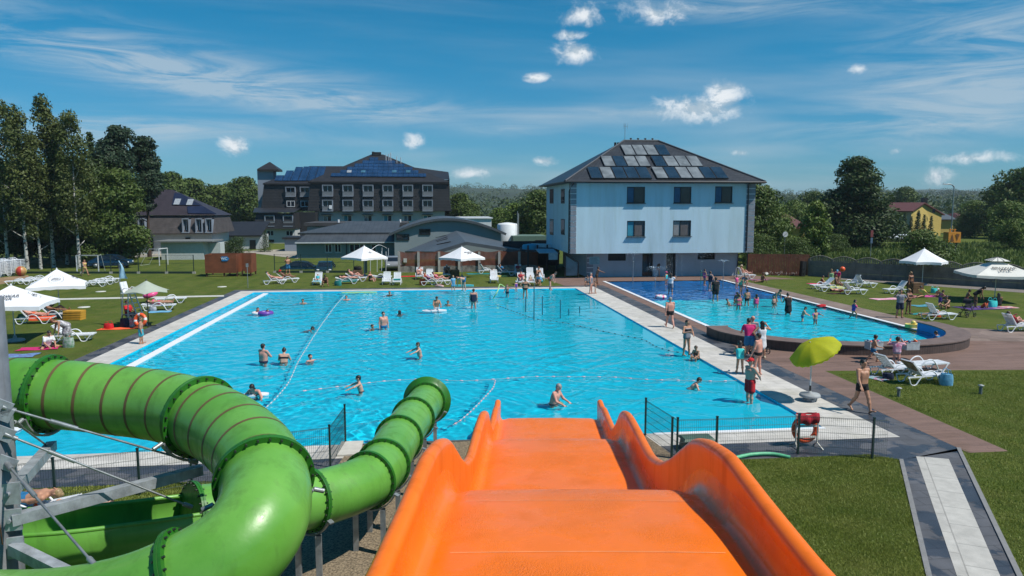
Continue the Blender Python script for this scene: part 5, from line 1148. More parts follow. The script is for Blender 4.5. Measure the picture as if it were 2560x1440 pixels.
for k,nm in((20,0),(46,0),(70,0),(100,0)):
 c,t,u=UPC[k],TU[k],UU[k];w_=t.cross(u);b=MB();pts=[c+(u*math.cos(a)+w_*math.sin(a))*.60 for a in[math.pi*(.62+.76*j/14)for j in range(15)]]
 for p,q_ in zip(pts[:-1],pts[1:]):b.bar(p,q_,.09,.025)
 for p in(pts[0],pts[-1]):b.tube([p,p+(p-c).normalized()*.13],.03,8)
 b.build('saddle',STEEL,TUBE)
GALV=M('galvanised_beam',(.34,.37,.40),.45,.22,5,.1,50,metal=.3)
for a,c in((colpt(50,1245),f1-Vector((0,0,.12))),(colpt(60,1315),f2-Vector((0,0,.1))),(colpt(80,1390),f4)):
 b=MB();b.bar(a,c,.13,.13);b.build('strut',GALV,col)
 b=MB();b.box(a,(.22,.03,.26),(0,0,.2));b.box(a-Vector((.12,-.06,0)),(.03,.22,.3));b.tube([a-Vector((0,.06,0)),a+Vector((0,.06,0))],.025,8);b.build('bracket',GALV,col)
def rod(a,c):
 b=MB();b.tube([a,c],.014,6);d=(c-a);m=a+d*.28;n_=d.normalized();b.tube([m-n_*.16,m+n_*.16],.026,6);b.tube([a,a+n_*.14],.032,6);b.tube([c-n_*.12,c],.03,6)
 b.build('tension_rod',STEEL,col);b=MB();b.box(a,(.2,.02,.16),(0,.5,.2));b.build('bracket',GALV,col)
rod(colpt(35,1018),f2+Vector((.0,-.15,.05)));rod(colpt(40,1088),Q(480,1268,9.6));rod(colpt(2,1165),Q(236,1412,7.4));rod(colpt(40,1035),f1+Vector((0,-.1,-.1)))
PEB=M('pebble_bed',(.17,.125,.075),.9,.5,26,1.0,28,col2=(.36,.28,.18))
flat('pebble_bed',[(-4.2,8.0),(4.6,8.0),(6.6,18.3),(6.3,20.52),(-2.25,20.52),(-2.6,18.0),(-3.2,16.5)],.013,PEB)
b=MB();b.box((2.0,20.53,-.03),(8.6,.10,.12));struct(b.build('pool_kerb',M('dark_kerb',(.08,.085,.09),.8)))
b=MB();p=W(876,1124);b.box((p.x,p.y-.0,.03),(.62,1.15,.06));sl_b=b.build('pale_step',M('pale_concrete',(.50,.48,.43),.85,.08,4));tag(sl_b,'pale concrete slab by the pool edge beside the mesh fence','slab')
FGREEN=M('fence_green',(.012,.032,.028),.45,.1)
def mesh_panel(parent,a,c,h,z0=.05,r=.0032,dx=.05,dz=.2):
 a,c=Vector(a),Vector(c);L_=(c-a).length;n=int(L_/dx);b=MB()
 for i in range(n+1):
  p=a.lerp(c,i/n);b.tube([p+Vector((0,0,z0)),p+Vector((0,0,h))],r,3,caps=False,smooth=False)
 for k in range(int((h-z0)/dz)+1):
  z=z0+dz*k
  for o in(0,.012):b.tube([a+Vector((0,0,z+o)),c+Vector((0,0,z+o))],r,3,caps=False,smooth=False)
 b.tube([a+Vector((0,0,h)),c+Vector((0,0,h))],r*1.6,4,caps=False)
 return b.build('mesh_panel',FGREEN,parent)
def posts(parent,pts,h,w_=.048):
 for p in pts:b=MB();b.box((p[0],p[1],h/2),(w_,w_,h));b.box((p[0],p[1],h+.01),(w_+.012,w_+.012,.03));b.build('post',FGREEN,parent)
fr=thing('mesh_fence','dark green wire mesh fence at the near right corner of the pool','fence')
A=[W(1613,1089),W(1692,1147),W(1795,1148),W(2010,1146),W(2180,1147)]
A[2].y=A[3].y=A[1].y-.02
posts(fr,[A[0],A[1],A[3],A[4]],1.13);posts(fr,[A[1]+Vector((-.14,.02,0)),A[2]],1.13,.05)
mesh_panel(fr,A[0],A[1],1.08);mesh_panel(fr,A[1],A[2],1.08);mesh_panel(fr,A[2],A[3],1.08);mesh_panel(fr,A[3],A[4],1.08);mesh_panel(fr,A[4],A[4]+Vector((.42,.02,0)),1.05)
fL=thing('mesh_fence','dark green wire mesh fence between the green tube and the pool','fence')
A=[W(864,1108),W(826,1169),W(640,1194),W(480,1216),W(350,1238),W(140,1266),W(-120,1300)]
posts(fL,A,1.13);
for a,c in zip(A[:-1],A[1:]):mesh_panel(fL,a,c,1.08)
ff=thing('chain_fence','tall dark wire fence with slim posts across the far lawn','fence')
FP=[W(x,683+(1 if x<500 else 0))for x in(-60,20,130,205,278,347,417,485)]+[W(x,682)for x in(687,753,819,885)]
for p in FP:b=MB();b.box((p.x,p.y,.95),(.07,.07,1.9));b.box((p.x,p.y,.1),(.3,.2,.2),mi=1);b.build('post',[FGREEN,MATS['concrete_post']],ff)
b=MB();b.box((W(914,683).x,W(914,683).y,1.0),(.35,.2,2.2));b.build('thick_post',FGREEN,ff)
for a,c in zip(FP[:-1],FP[1:]):
 if a.x<-23 and c.x>-20:continue
 b=MB()
 for z in(.25,1.05,1.85):b.tube([a+Vector((0,0,z)),c+Vector((0,0,z))],.012,4)
 n=int((c-a).length/.16)
 for i in range(n):
  for s in(-1,1):
   p=a.lerp(c,(i+.5)/n);q_=p+(c-a).normalized()*(.8*s);
   if(q_-a).dot(c-a)>0 and(q_-c).dot(a-c)>0:b.tube([p+Vector((0,0,.22)),q_+Vector((0,0,1.85))],.0022,3,caps=False,smooth=False)
 b.box((*((a+c)/2)[:2],.1),((c-a).length-.3,.05,.2),(0,0,math.atan2((c-a).y,(c-a).x)));b.build('wire_panel',FGREEN,ff)
def grime(m,k=.75,sx=3.,sz=.5,lo=.5,hi=.72):
 0
 nt=m.node_tree;N=nt.nodes;L=nt.links;b=bsdf(m);tc=N.new('ShaderNodeTexCoord');mp=N.new('ShaderNodeMapping');mp.inputs['Scale'].default_value=(sx,sx,sz);L.new(tc.outputs['Object'],mp.inputs[0])
 nz=N.new('ShaderNodeTexNoise');nz.inputs['Scale'].default_value=1.3;nz.inputs['Detail'].default_value=7;nz.inputs['Roughness'].default_value=.68;L.new(mp.outputs[0],nz.inputs['Vector'])
 mr=N.new('ShaderNodeMapRange');mr.inputs[1].default_value=lo;mr.inputs[2].default_value=hi;L.new(nz.outputs[0],mr.inputs[0])
 src=b.inputs['Base Color'].links[0].from_socket;mx=N.new('ShaderNodeMix');mx.data_type='RGBA';mx.blend_type='MULTIPLY';L.new(mr.outputs[0],mx.inputs[0]);L.new(src,mx.inputs[6]);mx.inputs[7].default_value=(k,k,k*.95,1);L.new(mx.outputs[2],b.inputs['Base Color'])
 r0=b.inputs['Roughness'].default_value;rr=N.new('ShaderNodeMapRange');rr.inputs[3].default_value=r0;rr.inputs[4].default_value=min(1,r0+.25);L.new(mr.outputs[0],rr.inputs[0]);L.new(rr.outputs[0],b.inputs['Roughness'])
grime(GREEN,.70);grime(GREEND,.6,5,2);grime(ORIM,.78,2.5,.4);grime(ORANGE,.84,1.2,1.2,.52,.74);grime(ZINC,.65,4,.4);grime(GALV,.7,6,2);grime(BLUEW,.90,1.0,.10,.5,.7);grime(BEIGE,.86,.6,1,.5,.68);grime(CONC,.7,2,.5);grime(BASEW,.85,1.,.3);grime(BROWN,.75,.5,1);grime(BROWN2,.82,.5,1)
def surf_net(phi,o,h):
 s=phi<0;nx,ny,nz=phi.shape
 c=np.zeros((nx-1,ny-1,nz-1),np.int8);off=[(i,j,k)for i in(0,1)for j in(0,1)for k in(0,1)]
 for i,j,k in off:c+=s[i:nx-1+i,j:ny-1+j,k:nz-1+k]
 act=(c>0)&(c<8);I=np.argwhere(act)
 if len(I)==0:return np.zeros((0,3)),np.zeros((0,4),int)
 acc=np.zeros((len(I),3));cnt=np.zeros(len(I))
 for a in off:
  for ax in range(3):
   if a[ax]:continue
   b_=list(a);b_[ax]=1
   pa=phi[I[:,0]+a[0],I[:,1]+a[1],I[:,2]+a[2]];pb=phi[I[:,0]+b_[0],I[:,1]+b_[1],I[:,2]+b_[2]]
   m=(pa<0)!=(pb<0);t=np.where(m,pa/np.where(m,pa-pb,1),0)
   p=np.tile(np.array(a,float),(len(I),1));p[:,ax]=t;acc[m]+=p[m];cnt[m]+=1
 V=(I+acc/cnt[:,None])*h+o
 idx=-np.ones(act.shape,int);idx[act]=np.arange(len(I));Fs=[]
 for ax in range(3):
  sl0=[slice(1,-1)]*3;sl0[ax]=slice(0,-1);sl1=list(sl0);sl1[ax]=slice(1,None)
  a,b_=s[tuple(sl0)],s[tuple(sl1)];E_=np.argwhere(a!=b_)
  if len(E_)==0:continue
  fl=a[E_[:,0],E_[:,1],E_[:,2]];P=E_+1;P[:,ax]-=1
  u,v=(ax+1)%3,(ax+2)%3;q=[]
  for du,dv in((-1,-1),(0,-1),(0,0),(-1,0)):
   g=P.copy();g[:,u]+=du;g[:,v]+=dv;q.append(idx[g[:,0],g[:,1],g[:,2]])
  q=np.stack(q,1);q[~fl]=q[~fl][:,::-1];Fs.append(q)
 return V,np.concatenate(Fs)
def field(caps,h,clip=(),inflate=0.,k=.03,pad=.03):
 0
 A=np.array([c[0]for c in caps],float);B=np.array([c[1]for c in caps],float);Ra=np.array([c[2]for c in caps])+inflate;Rb=np.array([c[3]for c in caps])+inflate
 rm=np.maximum(Ra,Rb)[:,None];lo=np.minimum((A-rm).min(0),(B-rm).min(0))-pad;hi=np.maximum((A+rm).max(0),(B+rm).max(0))+pad
 n=np.ceil((hi-lo)/h).astype(int)+2;phi=np.full(n,1.0)
 for a,b_,ra,rb,cp in zip(A,B,Ra,Rb,caps):
  kk=cp[4]if len(cp)>4 else k;m=max(ra,rb)+kk+h*2
  i0=np.maximum(0,np.floor((np.minimum(a,b_)-m-lo)/h).astype(int));i1=np.minimum(n,np.ceil((np.maximum(a,b_)+m-lo)/h).astype(int)+1)
  g=[lo[d]+np.arange(i0[d],i1[d])*h for d in range(3)];X,Y_,Z=np.meshgrid(*g,indexing='ij',sparse=True)
  d=b_-a;L2=max(1e-9,float(d@d));t=np.clip(((X-a[0])*d[0]+(Y_-a[1])*d[1]+(Z-a[2])*d[2])/L2,0,1)
  D=np.sqrt((X-a[0]-d[0]*t)**2+(Y_-a[1]-d[1]*t)**2+(Z-a[2]-d[2]*t)**2)-(ra+(rb-ra)*t)
  S_=phi[i0[0]:i1[0],i0[1]:i1[1],i0[2]:i1[2]];w_=np.maximum(kk-np.abs(S_-D),0)/kk;S_[...]=np.minimum(S_,D)-w_*w_*kk*.25
 if clip:
  X,Y_,Z=np.meshgrid(*[lo[d]+np.arange(n[d])*h for d in range(3)],indexing='ij',sparse=True)
  for p,nn in clip:phi=np.maximum(phi,(X-p[0])*nn[0]+(Y_-p[1])*nn[1]+(Z-p[2])*nn[2])
 return phi,lo
def skin_mat(name,c):
 m=M(name,c,.5,.08,6,.05,60,spec=.35,col2=(min(1,c[0]*1.12),c[1]*1.02,c[2]*1.0));bsdf(m).inputs['Subsurface Weight'].default_value=.0
 return m
SKIN={'l':skin_mat('skin_light',(.56,.34,.25)),'m':skin_mat('skin_tan',(.43,.235,.15)),'d':skin_mat('skin_brown',(.25,.125,.075)),'p':skin_mat('skin_pink',(.58,.30,.23))}
HAIRC={'k':M('hair_black',(.012,.010,.009),.5,.3,20),'b':M('hair_brown',(.045,.025,.014),.5,.3,20),'y':M('hair_blond',(.28,.19,.09),.5,.25,20),'g':M('hair_grey',(.25,.24,.23),.55,.2,20),'r':M('hair_red',(.16,.05,.02),.5,.25,20)}
DKM=M('eye_dark',(.02,.014,.012),.4);LIP=M('lip',(.33,.12,.10),.5)
CL_={'black':(.008,.008,.010),'navy':(.010,.018,.05),'red':(.52,.012,.018),'orange':(.80,.11,.03),'pink':(.72,.08,.24),'magenta':(.50,.012,.13),'white':(.72,.72,.74),'grey':(.20,.21,.25),'blue':(.015,.14,.30),'sky':(.13,.36,.55),'cyan':(.05,.42,.50),'teal':(.01,.20,.20),'purple':(.15,.05,.32),'lime':(.35,.60,.30),'yellow':(.75,.60,.16),'green':(.04,.2,.06),'brown':(.10,.05,.03),'floral':(.30,.26,.32),'beige':(.5,.4,.28),'crimson':(.30,.01,.02),'turq':(.05,.62,.60)}
def cloth(c):
 if c=='floral':return M('cloth_floral',(.05,.03,.06),.85,.3,9,col2=(.75,.72,.74))
 if c=='pinkdye':return M('cloth_pinkdye',(.62,.02,.20),.85,.3,5,col2=(.80,.62,.72))
 return M('cloth_'+c,CL_[c],.85,.10,8,.15,60)
POSE={'stand':{},'stand2':dict(aL=(8,14,20,8),aR=(-5,12,10,6),hL=(6,4),kL=4),'walk':dict(hL=(24,2),kL=10,hR=(-16,2),kR=22,aL=(-20,10,-6,8),aR=(22,10,40,6)),'hips':dict(aL=(-8,46,10,-38),aR=(-8,46,10,-38)),'back':dict(aL=(-30,18,-50,-35),aR=(-30,18,-50,-35)),'cross':dict(aL=(32,16,85,-55),aR=(32,16,85,-55)),'shade':dict(aR=(60,55,150,-30),aL=(-8,44,12,-36)),'face':dict(aR=(62,22,140,-22),aL=(40,20,130,-20)),'phone':dict(aR=(62,20,120,-12),aL=(55,20,115,-14)),'chest':dict(aL=(15,18,70,-30),aR=(22,25,105,-45)),'bend':dict(lean=72,hL=(0,3),hR=(4,3),kL=10,kR=6,aL=(66,8,70,4),aR=(70,8,76,4),hp=-20),'bend2':dict(lean=48,hR=(10,4),kR=14,aL=(40,12,60,4),aR=(48,10,70,-6)),'crouch':dict(lean=34,hL=(105,12),hR=(100,12),kL=128,kR=130,aL=(50,10,70,-10),aR=(50,10,75,-10)),'sit':dict(lean=-22,hL=(88,8),hR=(84,8),kL=6,kR=14,aL=(-32,14,-30,10),aR=(-32,14,-30,10)),'hug':dict(lean=14,hL=(112,5),hR=(108,6),kL=112,kR=108,aL=(46,10,78,-16),aR=(46,10,78,-16)),'kneesup':dict(lean=-4,hL=(104,8),hR=(92,10),kL=96,kR=60,aL=(30,12,62,-10),aR=(-30,20,-30,8)),'tailor':dict(lean=24,hL=(72,48),hR=(72,48),kL=118,kR=118,aL=(40,14,66,-20),aR=(44,14,70,-20),ky=1),'chair':dict(lean=-4,hL=(86,6),hR=(84,6),kL=84,kR=78,aL=(20,10,60,-10),aR=(20,10,60,-10)),'recline':dict(lean=-48,hL=(96,5),hR=(92,5),kL=16,kR=10,aL=(10,14,34,-14),aR=(6,14,30,-10),hp=30),'recline2':dict(lean=-48,hL=(120,6),hR=(96,5),kL=70,kR=14,aL=(24,22,80,-40),aR=(8,14,34,-12),hp=30),'supine':dict(lean=-84,hL=(94,4),hR=(91,4),kL=6,kR=3,aL=(6,16,12,6),aR=(6,16,12,6)),'prone':dict(lean=84,hL=(-90+86,4),hR=(-4,4),kL=0,kR=0,aL=(168,40,176,-45),aR=(168,40,176,-45),hp=-40,root=1),'water':dict(aL=(12,40,30,20),aR=(12,40,30,20)),'reach':dict(lean=10,aL=(78,24,82,2),aR=(78,18,82,0),hL=(10,4)),'armsout':dict(aL=(20,72,30,60),aR=(30,60,50,20)),'arm1':dict(aL=(40,75,50,80),aR=(10,20,30,0)),'wave':dict(aL=(10,80,30,95),aR=(10,16,20,6)),'swim':dict(lean=38,aL=(70,40,80,20),aR=(60,40,70,20)),'hold':dict(lean=14,aL=(42,14,80,-8),aR=(42,14,82,-8),hp=-18),'run':dict(lean=8,hL=(38,4),kL=40,hR=(-18,4),kR=18,aL=(-18,18,20,4),aR=(30,14,85,-8)),}
def rotx(v,a):a=R(a);c,s=math.cos(a),math.sin(a);return np.array([v[0],v[1]*c-v[2]*s,v[1]*s+v[2]*c])
def limb(pitch,abd,sd):
 p,a=R(pitch),R(abd);return np.array([sd*math.sin(a),-math.sin(p)*math.cos(a),-math.cos(p)*math.cos(a)])
def skeleton(pose,ht,build,child):
 P=dict(lean=0,hL=(3,4),hR=(-2,4),kL=2,kR=3,aL=(0,10,12,2),aR=(2,10,16,2),hp=0,hy=0,root=0,ky=0);P.update(pose);s=ht/1.75;fat=build
 J={};tr=lambda v:rotx(np.array(v,float),P['lean']);leg=s*(.94 if child else 1.0)
 J['pel']=np.zeros(3);up=tr((0,0,1));fw=tr((0,-1,0))
 hs=.185 if fat<1.05 else .195
 J['waist']=up*.17*s;J['chest']=up*.34*s+fw*.01;J['sh']=up*.46*s;J['neck']=up*.53*s;
 hd=rotx(np.array((0,-.02,1.)),P['lean']-P['hp']if P['lean']>=0 else P['lean']+P['hp']);hd/=np.linalg.norm(hd);hk=1.18 if child else 1.0
 J['headb']=J['neck']+hd*.055*s;J['head']=J['neck']+hd*(.135 if not child else .15)*s;J['hd']=hd
 hf=rotx(np.array((0,-1.,0)),P['lean']-P['hp']if P['lean']>=0 else P['lean']+P['hp']);hf=hf-hd*(hf@hd);hf/=np.linalg.norm(hf);a=R(P['hy']);hr=np.cross(hf,hd);hf=hf*math.cos(a)+hr*math.sin(a);J['hf']=hf;J['hr']=np.cross(hf,hd)
 for sd,n in((1,'L'),(-1,'R')):
  J['shd'+n]=J['sh']+np.array([sd*hs*s,0,0]);sp,sa,fp,fa=P['a'+n]
  J['elb'+n]=J['shd'+n]+tr(limb(sp,sa,sd))*.29*s;fd=tr(limb(fp,fa,sd));J['wri'+n]=J['elb'+n]+fd*.25*s;J['fd'+n]=fd
  J['hip'+n]=np.array([sd*.085*s,0,0]);hf_,ha=P['h'+n]
  base=P['lean']if P['root']else 0
  d=limb(hf_+(-base if P['root']else 0),ha,sd);J['kne'+n]=J['hip'+n]+d*.425*leg
  k2=hf_-P['k'+n];d2=limb(k2+(-base if P['root']else 0),ha if not P['ky']else-ha*.9,sd)if not P['root']else limb(hf_-P['k'+n]-base,ha,sd)
  J['ank'+n]=J['kne'+n]+d2*.415*leg;fdv=limb(k2+90+(-base if P['root']else 0)-(55 if P['root']else 0),6,sd)
  if abs(P['lean'])>40 and not P['root']:fdv=limb(min(150,k2+60),8,sd)
  J['toe'+n]=J['ank'+n]+fdv*.17*s;J['heel'+n]=J['ank'+n]-fdv*.05*s+d2*.045*s
 J['up']=up;J['fw']=fw;J['s']=s;J['hk']=hk
 return J
def body_caps(J,fat,fem,fingers):
 s=J['s'];x=np.array([1.,0,0]);c=[];up,fw=J['up'],J['fw']
 c+=[(J['pel']-x*.065*s,J['pel']+x*.065*s,.108*s*fat,.108*s*fat),(J['pel']-up*.03*s-fw*.03*s-x*.06*s,J['pel']-up*.03*s-fw*.03*s+x*.06*s,.095*s*fat,.095*s*fat)]
 ww=(.055 if fem else .07)*s;c.append((J['waist']-x*ww+fw*.01*(fat-.9),J['waist']+x*ww+fw*.01*(fat-.9),.098*s*fat**1.5,.098*s*fat**1.5,.06))
 if fat>1.15:c.append((J['waist']-up*.05*s+fw*.06*s,J['waist']-up*.05*s+fw*.06*s,.11*s,.11*s))
 c.append((J['chest']-x*.085*s,J['chest']+x*.085*s,.112*s*fat**.7,.112*s*fat**.7,.07));mw=(.06 if fem else .075)*s;md=(J['waist']+J['chest'])/2;c.append((md-x*mw,md+x*mw,.102*s*fat,.102*s*fat,.07));md=J['pel']+up*.09*s;c.append((md-x*.062*s,md+x*.062*s,.103*s*fat**1.2,.103*s*fat**1.2,.06))
 if fem==1:
  for q in(-1,1):c.append((J['chest']+x*q*.07*s+fw*.075*s,J['chest']+x*q*.07*s+fw*.08*s,.058*s,.055*s))
 elif fem==0:
  for q in(-1,1):c.append((J['chest']+x*q*.07*s+fw*.06*s+up*.03*s,J['chest']+x*q*.10*s+fw*.055*s+up*.04*s,.055*s,.055*s))
 c.append((J['sh']-x*.14*s-up*.01,J['sh']+x*.14*s-up*.01,.066*s,.066*s));c.append((J['sh']+up*.02*s,J['headb'],.058*s,.052*s))
 r=.088*s*J['hk'];hd,hf,hr=J['hd'],J['hf'],J['hr'];h0=J['head']
 c+=[(h0-hf*.018*s+hd*.035*s,h0+hf*.012*s+hd*.02*s,r,r*.93),(h0+hf*.030*s-hd*.055*s,h0+hf*.034*s-hd*.075*s,r*.62,r*.46),(h0-hf*.01*s-hd*.03*s,h0-hf*.01*s,r*.8,r*.85)]
 c+=[(h0+hf*(r+.010*s)+hd*.012*s,h0+hf*(r+.026*s)-hd*.018*s,.010*s,.015*s,.012)]
 for q in(-1,1):c.append((h0+hr*q*r*.96+hd*.012*s,h0+hr*q*r*.98-hd*.022*s,.020*s,.015*s,.012))
 for n,sd in(('L',1),('R',-1)):
  c+=[(J['shd'+n],J['elb'+n],.056*s*fat**.6,.042*s*fat**.5),(J['elb'+n],J['wri'+n],.042*s*fat**.4,.028*s)]
  f=J['fd'+n];side=np.cross(f,fw);side=np.cross(f,up)if np.linalg.norm(side)<.3 else side;side/=np.linalg.norm(side)+1e-9;w_=J['wri'+n]
  pl=np.cross(side,f)
  c.append((w_+f*.025*s-side*.018*s,w_+f*.075*s-side*.022*s,.022*s,.019*s));c.append((w_+f*.025*s+side*.016*s,w_+f*.075*s+side*.022*s,.022*s,.019*s))
  if fingers:
   for q,ln in((-.032,.062),(-.011,.080),(.011,.086),(.032,.076)):
    a=w_+f*.085*s+side*q*s;m=a+f*ln*.5*s+side*q*.25*s;e=m+(f*.8-pl*.5)*ln*.5*s;c+=[(a,m,.0105*s,.0098*s,.004),(m,e,.0098*s,.0082*s,.004)]
  a=w_+f*.03*s+side*.03*s;m=a+(f*.6+side*.75)*.035*s;c+=[(a,m,.014*s,.012*s,.008),(m,m+f*.035*s,.012*s,.009*s,.006)]
  c+=[(J['hip'+n],J['kne'+n],.088*s*fat**.9,.056*s*fat**.5),(J['kne'+n],J['kne'+n]*.62+J['ank'+n]*.38,.053*s*fat**.5,.056*s*fat**.5),(J['kne'+n]*.62+J['ank'+n]*.38,J['ank'+n],.054*s*fat**.5,.034*s)]
  c+=[(J['ank'+n],J['toe'+n],.034*s,.024*s),(J['ank'+n],J['heel'+n],.034*s,.03*s),(J['toe'+n]+x*.018*s,J['toe'+n]+x*.018*s+(J['toe'+n]-J['ank'+n])*.2,.018*s,.014*s),(J['toe'+n]-x*.018*s,J['toe'+n]-x*.018*s+(J['toe'+n]-J['ank'+n])*.14,.017*s,.013*s)]
 return c
NPEOPLE=0
def person(label,pose,pos,face,ht=1.72,skin='m',hair='b',hs='short',wear=(),fat=1.0,fem=0,child=0,extra=None,group=None,z=0.,fine=0,sink=None,hy=None):
 0
 p=dict(POSE[pose]);p.update(extra or{})
 if hy is not None:p['hy']=hy
 J=skeleton(p,ht,fat,child);s=J['s'];caps=body_caps(J,fat,2 if child else fem,True)
 zmin=min(min(c[0][2]-c[2],c[1][2]-c[3])for c in caps)
 h=.0115*max(.75,s)if fine else(.017*max(.7,s))
 root=thing('person',label,'person',(pos[0],pos[1],z if sink is None else z-sink),R(face),group)
 off=Vector((0,0,-zmin))
 if pose in('recline','recline2','supine','sit','chair','hug','kneesup','tailor'):
  off.z=-min(c[0][2]-c[2]for c in caps[:2])+(0 if pose not in('tailor',)else .0)
  if pose=='chair':off.z=-zmin
 phi,o=field(caps,h);V,Fq=surf_net(phi,o,h)
 b=npmesh('body',V,Fq,[SKIN[skin],DKM,LIP],root);b.location=off
 r=.088*s*J['hk'];C=V[Fq].mean(1);mi=np.zeros(len(Fq),np.int32)
 for q in(-1,1):
  e=J['head']+J['hf']*(r*1.0)+J['hr']*q*.034*s+J['hd']*.020*s;mi[np.linalg.norm((C-e)*1.0,axis=1)<.0125*s*J['hk']]=1
 mo=J['head']+J['hf']*(r*1.0)-J['hd']*.052*s;mi[np.linalg.norm(C-mo,axis=1)<.02*s]=2
 b.data.polygons.foreach_set('material_index',mi)
 def garment(name,cs,col,infl,clip=(),k=.03,hh=None):
  ph,oo=field(cs,hh or h*1.05,clip,infl,k);v,f=surf_net(ph,oo,hh or h*1.05)
  if len(f):g=npmesh(name,v,f,col,root);g.location=off;return g
 up,fw,x=J['up'],J['fw'],np.array([1.,0,0])
 h0,hd,hf=J['head'],J['hd'],J['hf']
 if hs!='bald':
  hc=[(h0-hf*.026*s+hd*.038*s,h0+hf*.004*s+hd*.034*s,r*1.05,r*.99),(h0-hf*.04*s-hd*.02*s,h0-hf*.03*s,r*.82,r*.95)]
  if hs=='long':
   for q in(-1,0,1):hc.append((h0-hf*.055*s+J['hr']*q*.045*s,J['sh']-J['fw']*.075*s+J['hr']*q*.06*s-up*.06*s,.05*s,.036*s))
  if hs=='side':hc+=[(h0+J['hr']*-.06*s,J['chest']+J['hr']*-.13*s+fw*.08*s,.045*s,.03*s),(h0-hf*.05*s,J['sh']-fw*.06*s,.05*s,.04*s)]
  if hs=='bun':hc.append((h0-hf*.06*s+hd*.10*s,h0-hf*.065*s+hd*.105*s,.045*s,.045*s))
  if hs=='tail':hc.append((h0-hf*.10*s+hd*.03*s,h0-hf*.13*s-hd*.12*s,.034*s,.02*s))
  cl=[(h0+hf*.052*s+hd*.0*s,(hf*.92-hd*.38)/np.linalg.norm(hf*.92-hd*.38))]
  g=garment('hair',hc,HAIRC[hair],0.,[]if False else cl,.02)
 for wn in wear:
  kind,col=wn[0],cloth(wn[1]);I=.011*s
  pel=caps[:2];legs=[c for c in caps if False]
  th=lambda t,r0=.088,dr=0.:[(J['hip'+n],J['hip'+n]+(J['kne'+n]-J['hip'+n])*t,r0*s*fat**.9,(r0-(r0-.056)*t+dr)*s*fat**.7)for n in 'LR']
  torso=[c for c in caps[2:]if c[2]>.09*s and np.linalg.norm(c[0]-J['head'])>.2*s and abs((c[0]@up))<.5*s and np.linalg.norm(c[0]-J['kneL'])>.1 and(c[0]-J['pel'])@up>.05*s and abs((c[0]-J['pel'])@up)<.40*s][:5]
  bust=[c for c in caps[2:8]if .05*s<c[2]<.06*s and(c[0]-J['chest'])@fw>.03*s]
  shl=[c for c in caps if c[2]==.066*s];arms=lambda t:[(J['shd'+n],J['shd'+n]+(J['elb'+n]-J['shd'+n])*t,.056*s*fat**.6,.052*s)for n in 'LR']
  topc=lambda q:(J['pel']+up*q*s,up);botc=lambda q:(J['pel']+up*q*s,-up)
  if kind=='trunks':garment('trunks',pel+torso[:1]+th(.36,.09),col,I,[topc(.10)])
  elif kind=='shorts':garment('shorts',pel+torso[:1]+th(.72,.095,.035),col,I*1.6,[topc(.11)])
  elif kind=='briefs':garment('swim_briefs',pel+th(.06),col,I*.8,[topc(.075),(J['pel']-up*.10*s,-up)])
  elif kind=='bikini':
   garment('swim_briefs',pel+th(.05),col,I*.8,[topc(.06),(J['pel']-up*.11*s,-up)]);garment('bikini_top',torso+bust,col,I*.9,[topc(.385),botc(.285)])
  elif kind=='swimsuit':garment('swimsuit',pel+torso+bust+th(.05),col,I*.8,[topc(.41),(J['pel']-up*.11*s,-up)])
  elif kind=='tee':garment('shirt',pel+torso+bust+shl+arms(.62),col,I*1.8,[topc(.50),botc(.0)])
  elif kind=='vest':garment('vest',torso+shl+bust,col,I*1.8,[topc(.48),botc(.08)])
  elif kind=='dress':garment('dress',pel+torso+bust+[(J['sh']-x*.11*s,J['sh']+x*.11*s,.066*s,.066*s),(J['pel'],(J['kneL']+J['kneR'])*.5*.9,.13*s*fat,.17*s*fat)]+th(.8,.095,.04),col,I*1.6,[topc(.49)])
  elif kind=='skirt':garment('skirt',pel+[(J['pel'],(J['kneL']+J['kneR'])*.5*.8,.12*s,.17*s)]+th(.6,.095,.04),col,I*1.5,[topc(.09)])
  elif kind=='bands':
   for n in 'LR':garment('arm_band',[(J['shd'+n]*.55+J['elb'+n]*.45,J['shd'+n]*.3+J['elb'+n]*.7,.085*s,.085*s)],col,0.)
  elif kind=='cap':
   garment('cap',[(h0-hf*.02*s+hd*.05*s,h0+hf*.01*s+hd*.05*s,r*1.12,r*1.06)],col,0.,[(h0+hd*.035*s,-hd)])
   garment('cap_peak',[(h0+hf*(r*.8+.09*s*t)+J['hr']*q*.05*s+hd*.045*s,h0+hf*(r*.8+.07*s)+hd*.045*s,.012*s,.012*s)for q in(-1,0,1)for t in(.5,1)],col,.004)
  elif kind=='hat':
   garment('sun_hat',[(h0+hd*.06*s,h0+hd*.085*s,r*1.05,r*.9)]+[(h0+hd*.055*s,h0+hd*.04*s+(hf*math.cos(a)+J['hr']*math.sin(a))*.16*s,.014*s,.012*s)for a in[math.pi*k/6 for k in range(12)]],col,.006,[(h0+hd*.02*s,-hd)])
  elif kind=='shoes':
   for n in 'LR':garment('shoe',[(J['ank'+n],J['toe'+n],.036*s,.03*s),(J['ank'+n],J['heel'+n],.036*s,.034*s)],col,.008)
  elif kind=='towelwrap':garment('towel',[(J['sh']-x*.14*s,J['sh']+x*.14*s,.10*s,.10*s),(J['sh']-fw*.05*s,J['pel']-fw*.04*s,.17*s,.19*s)],col,.01,[(J['sh']+fw*.04*s,fw)])
 if p.get('root')or pose=='bendx':pass
 if sink is not None or z<0:
  for c in root.children:c.cycles.is_caustics_receiver=True
 global NPEOPLE;NPEOPLE+=1
 return root
PLAS=M('white_plastic',(.74,.76,.79),.38,.05,3,spec=.5)
PLASG=M('grey_white_plastic',(.46,.48,.52),.45,.06,3)
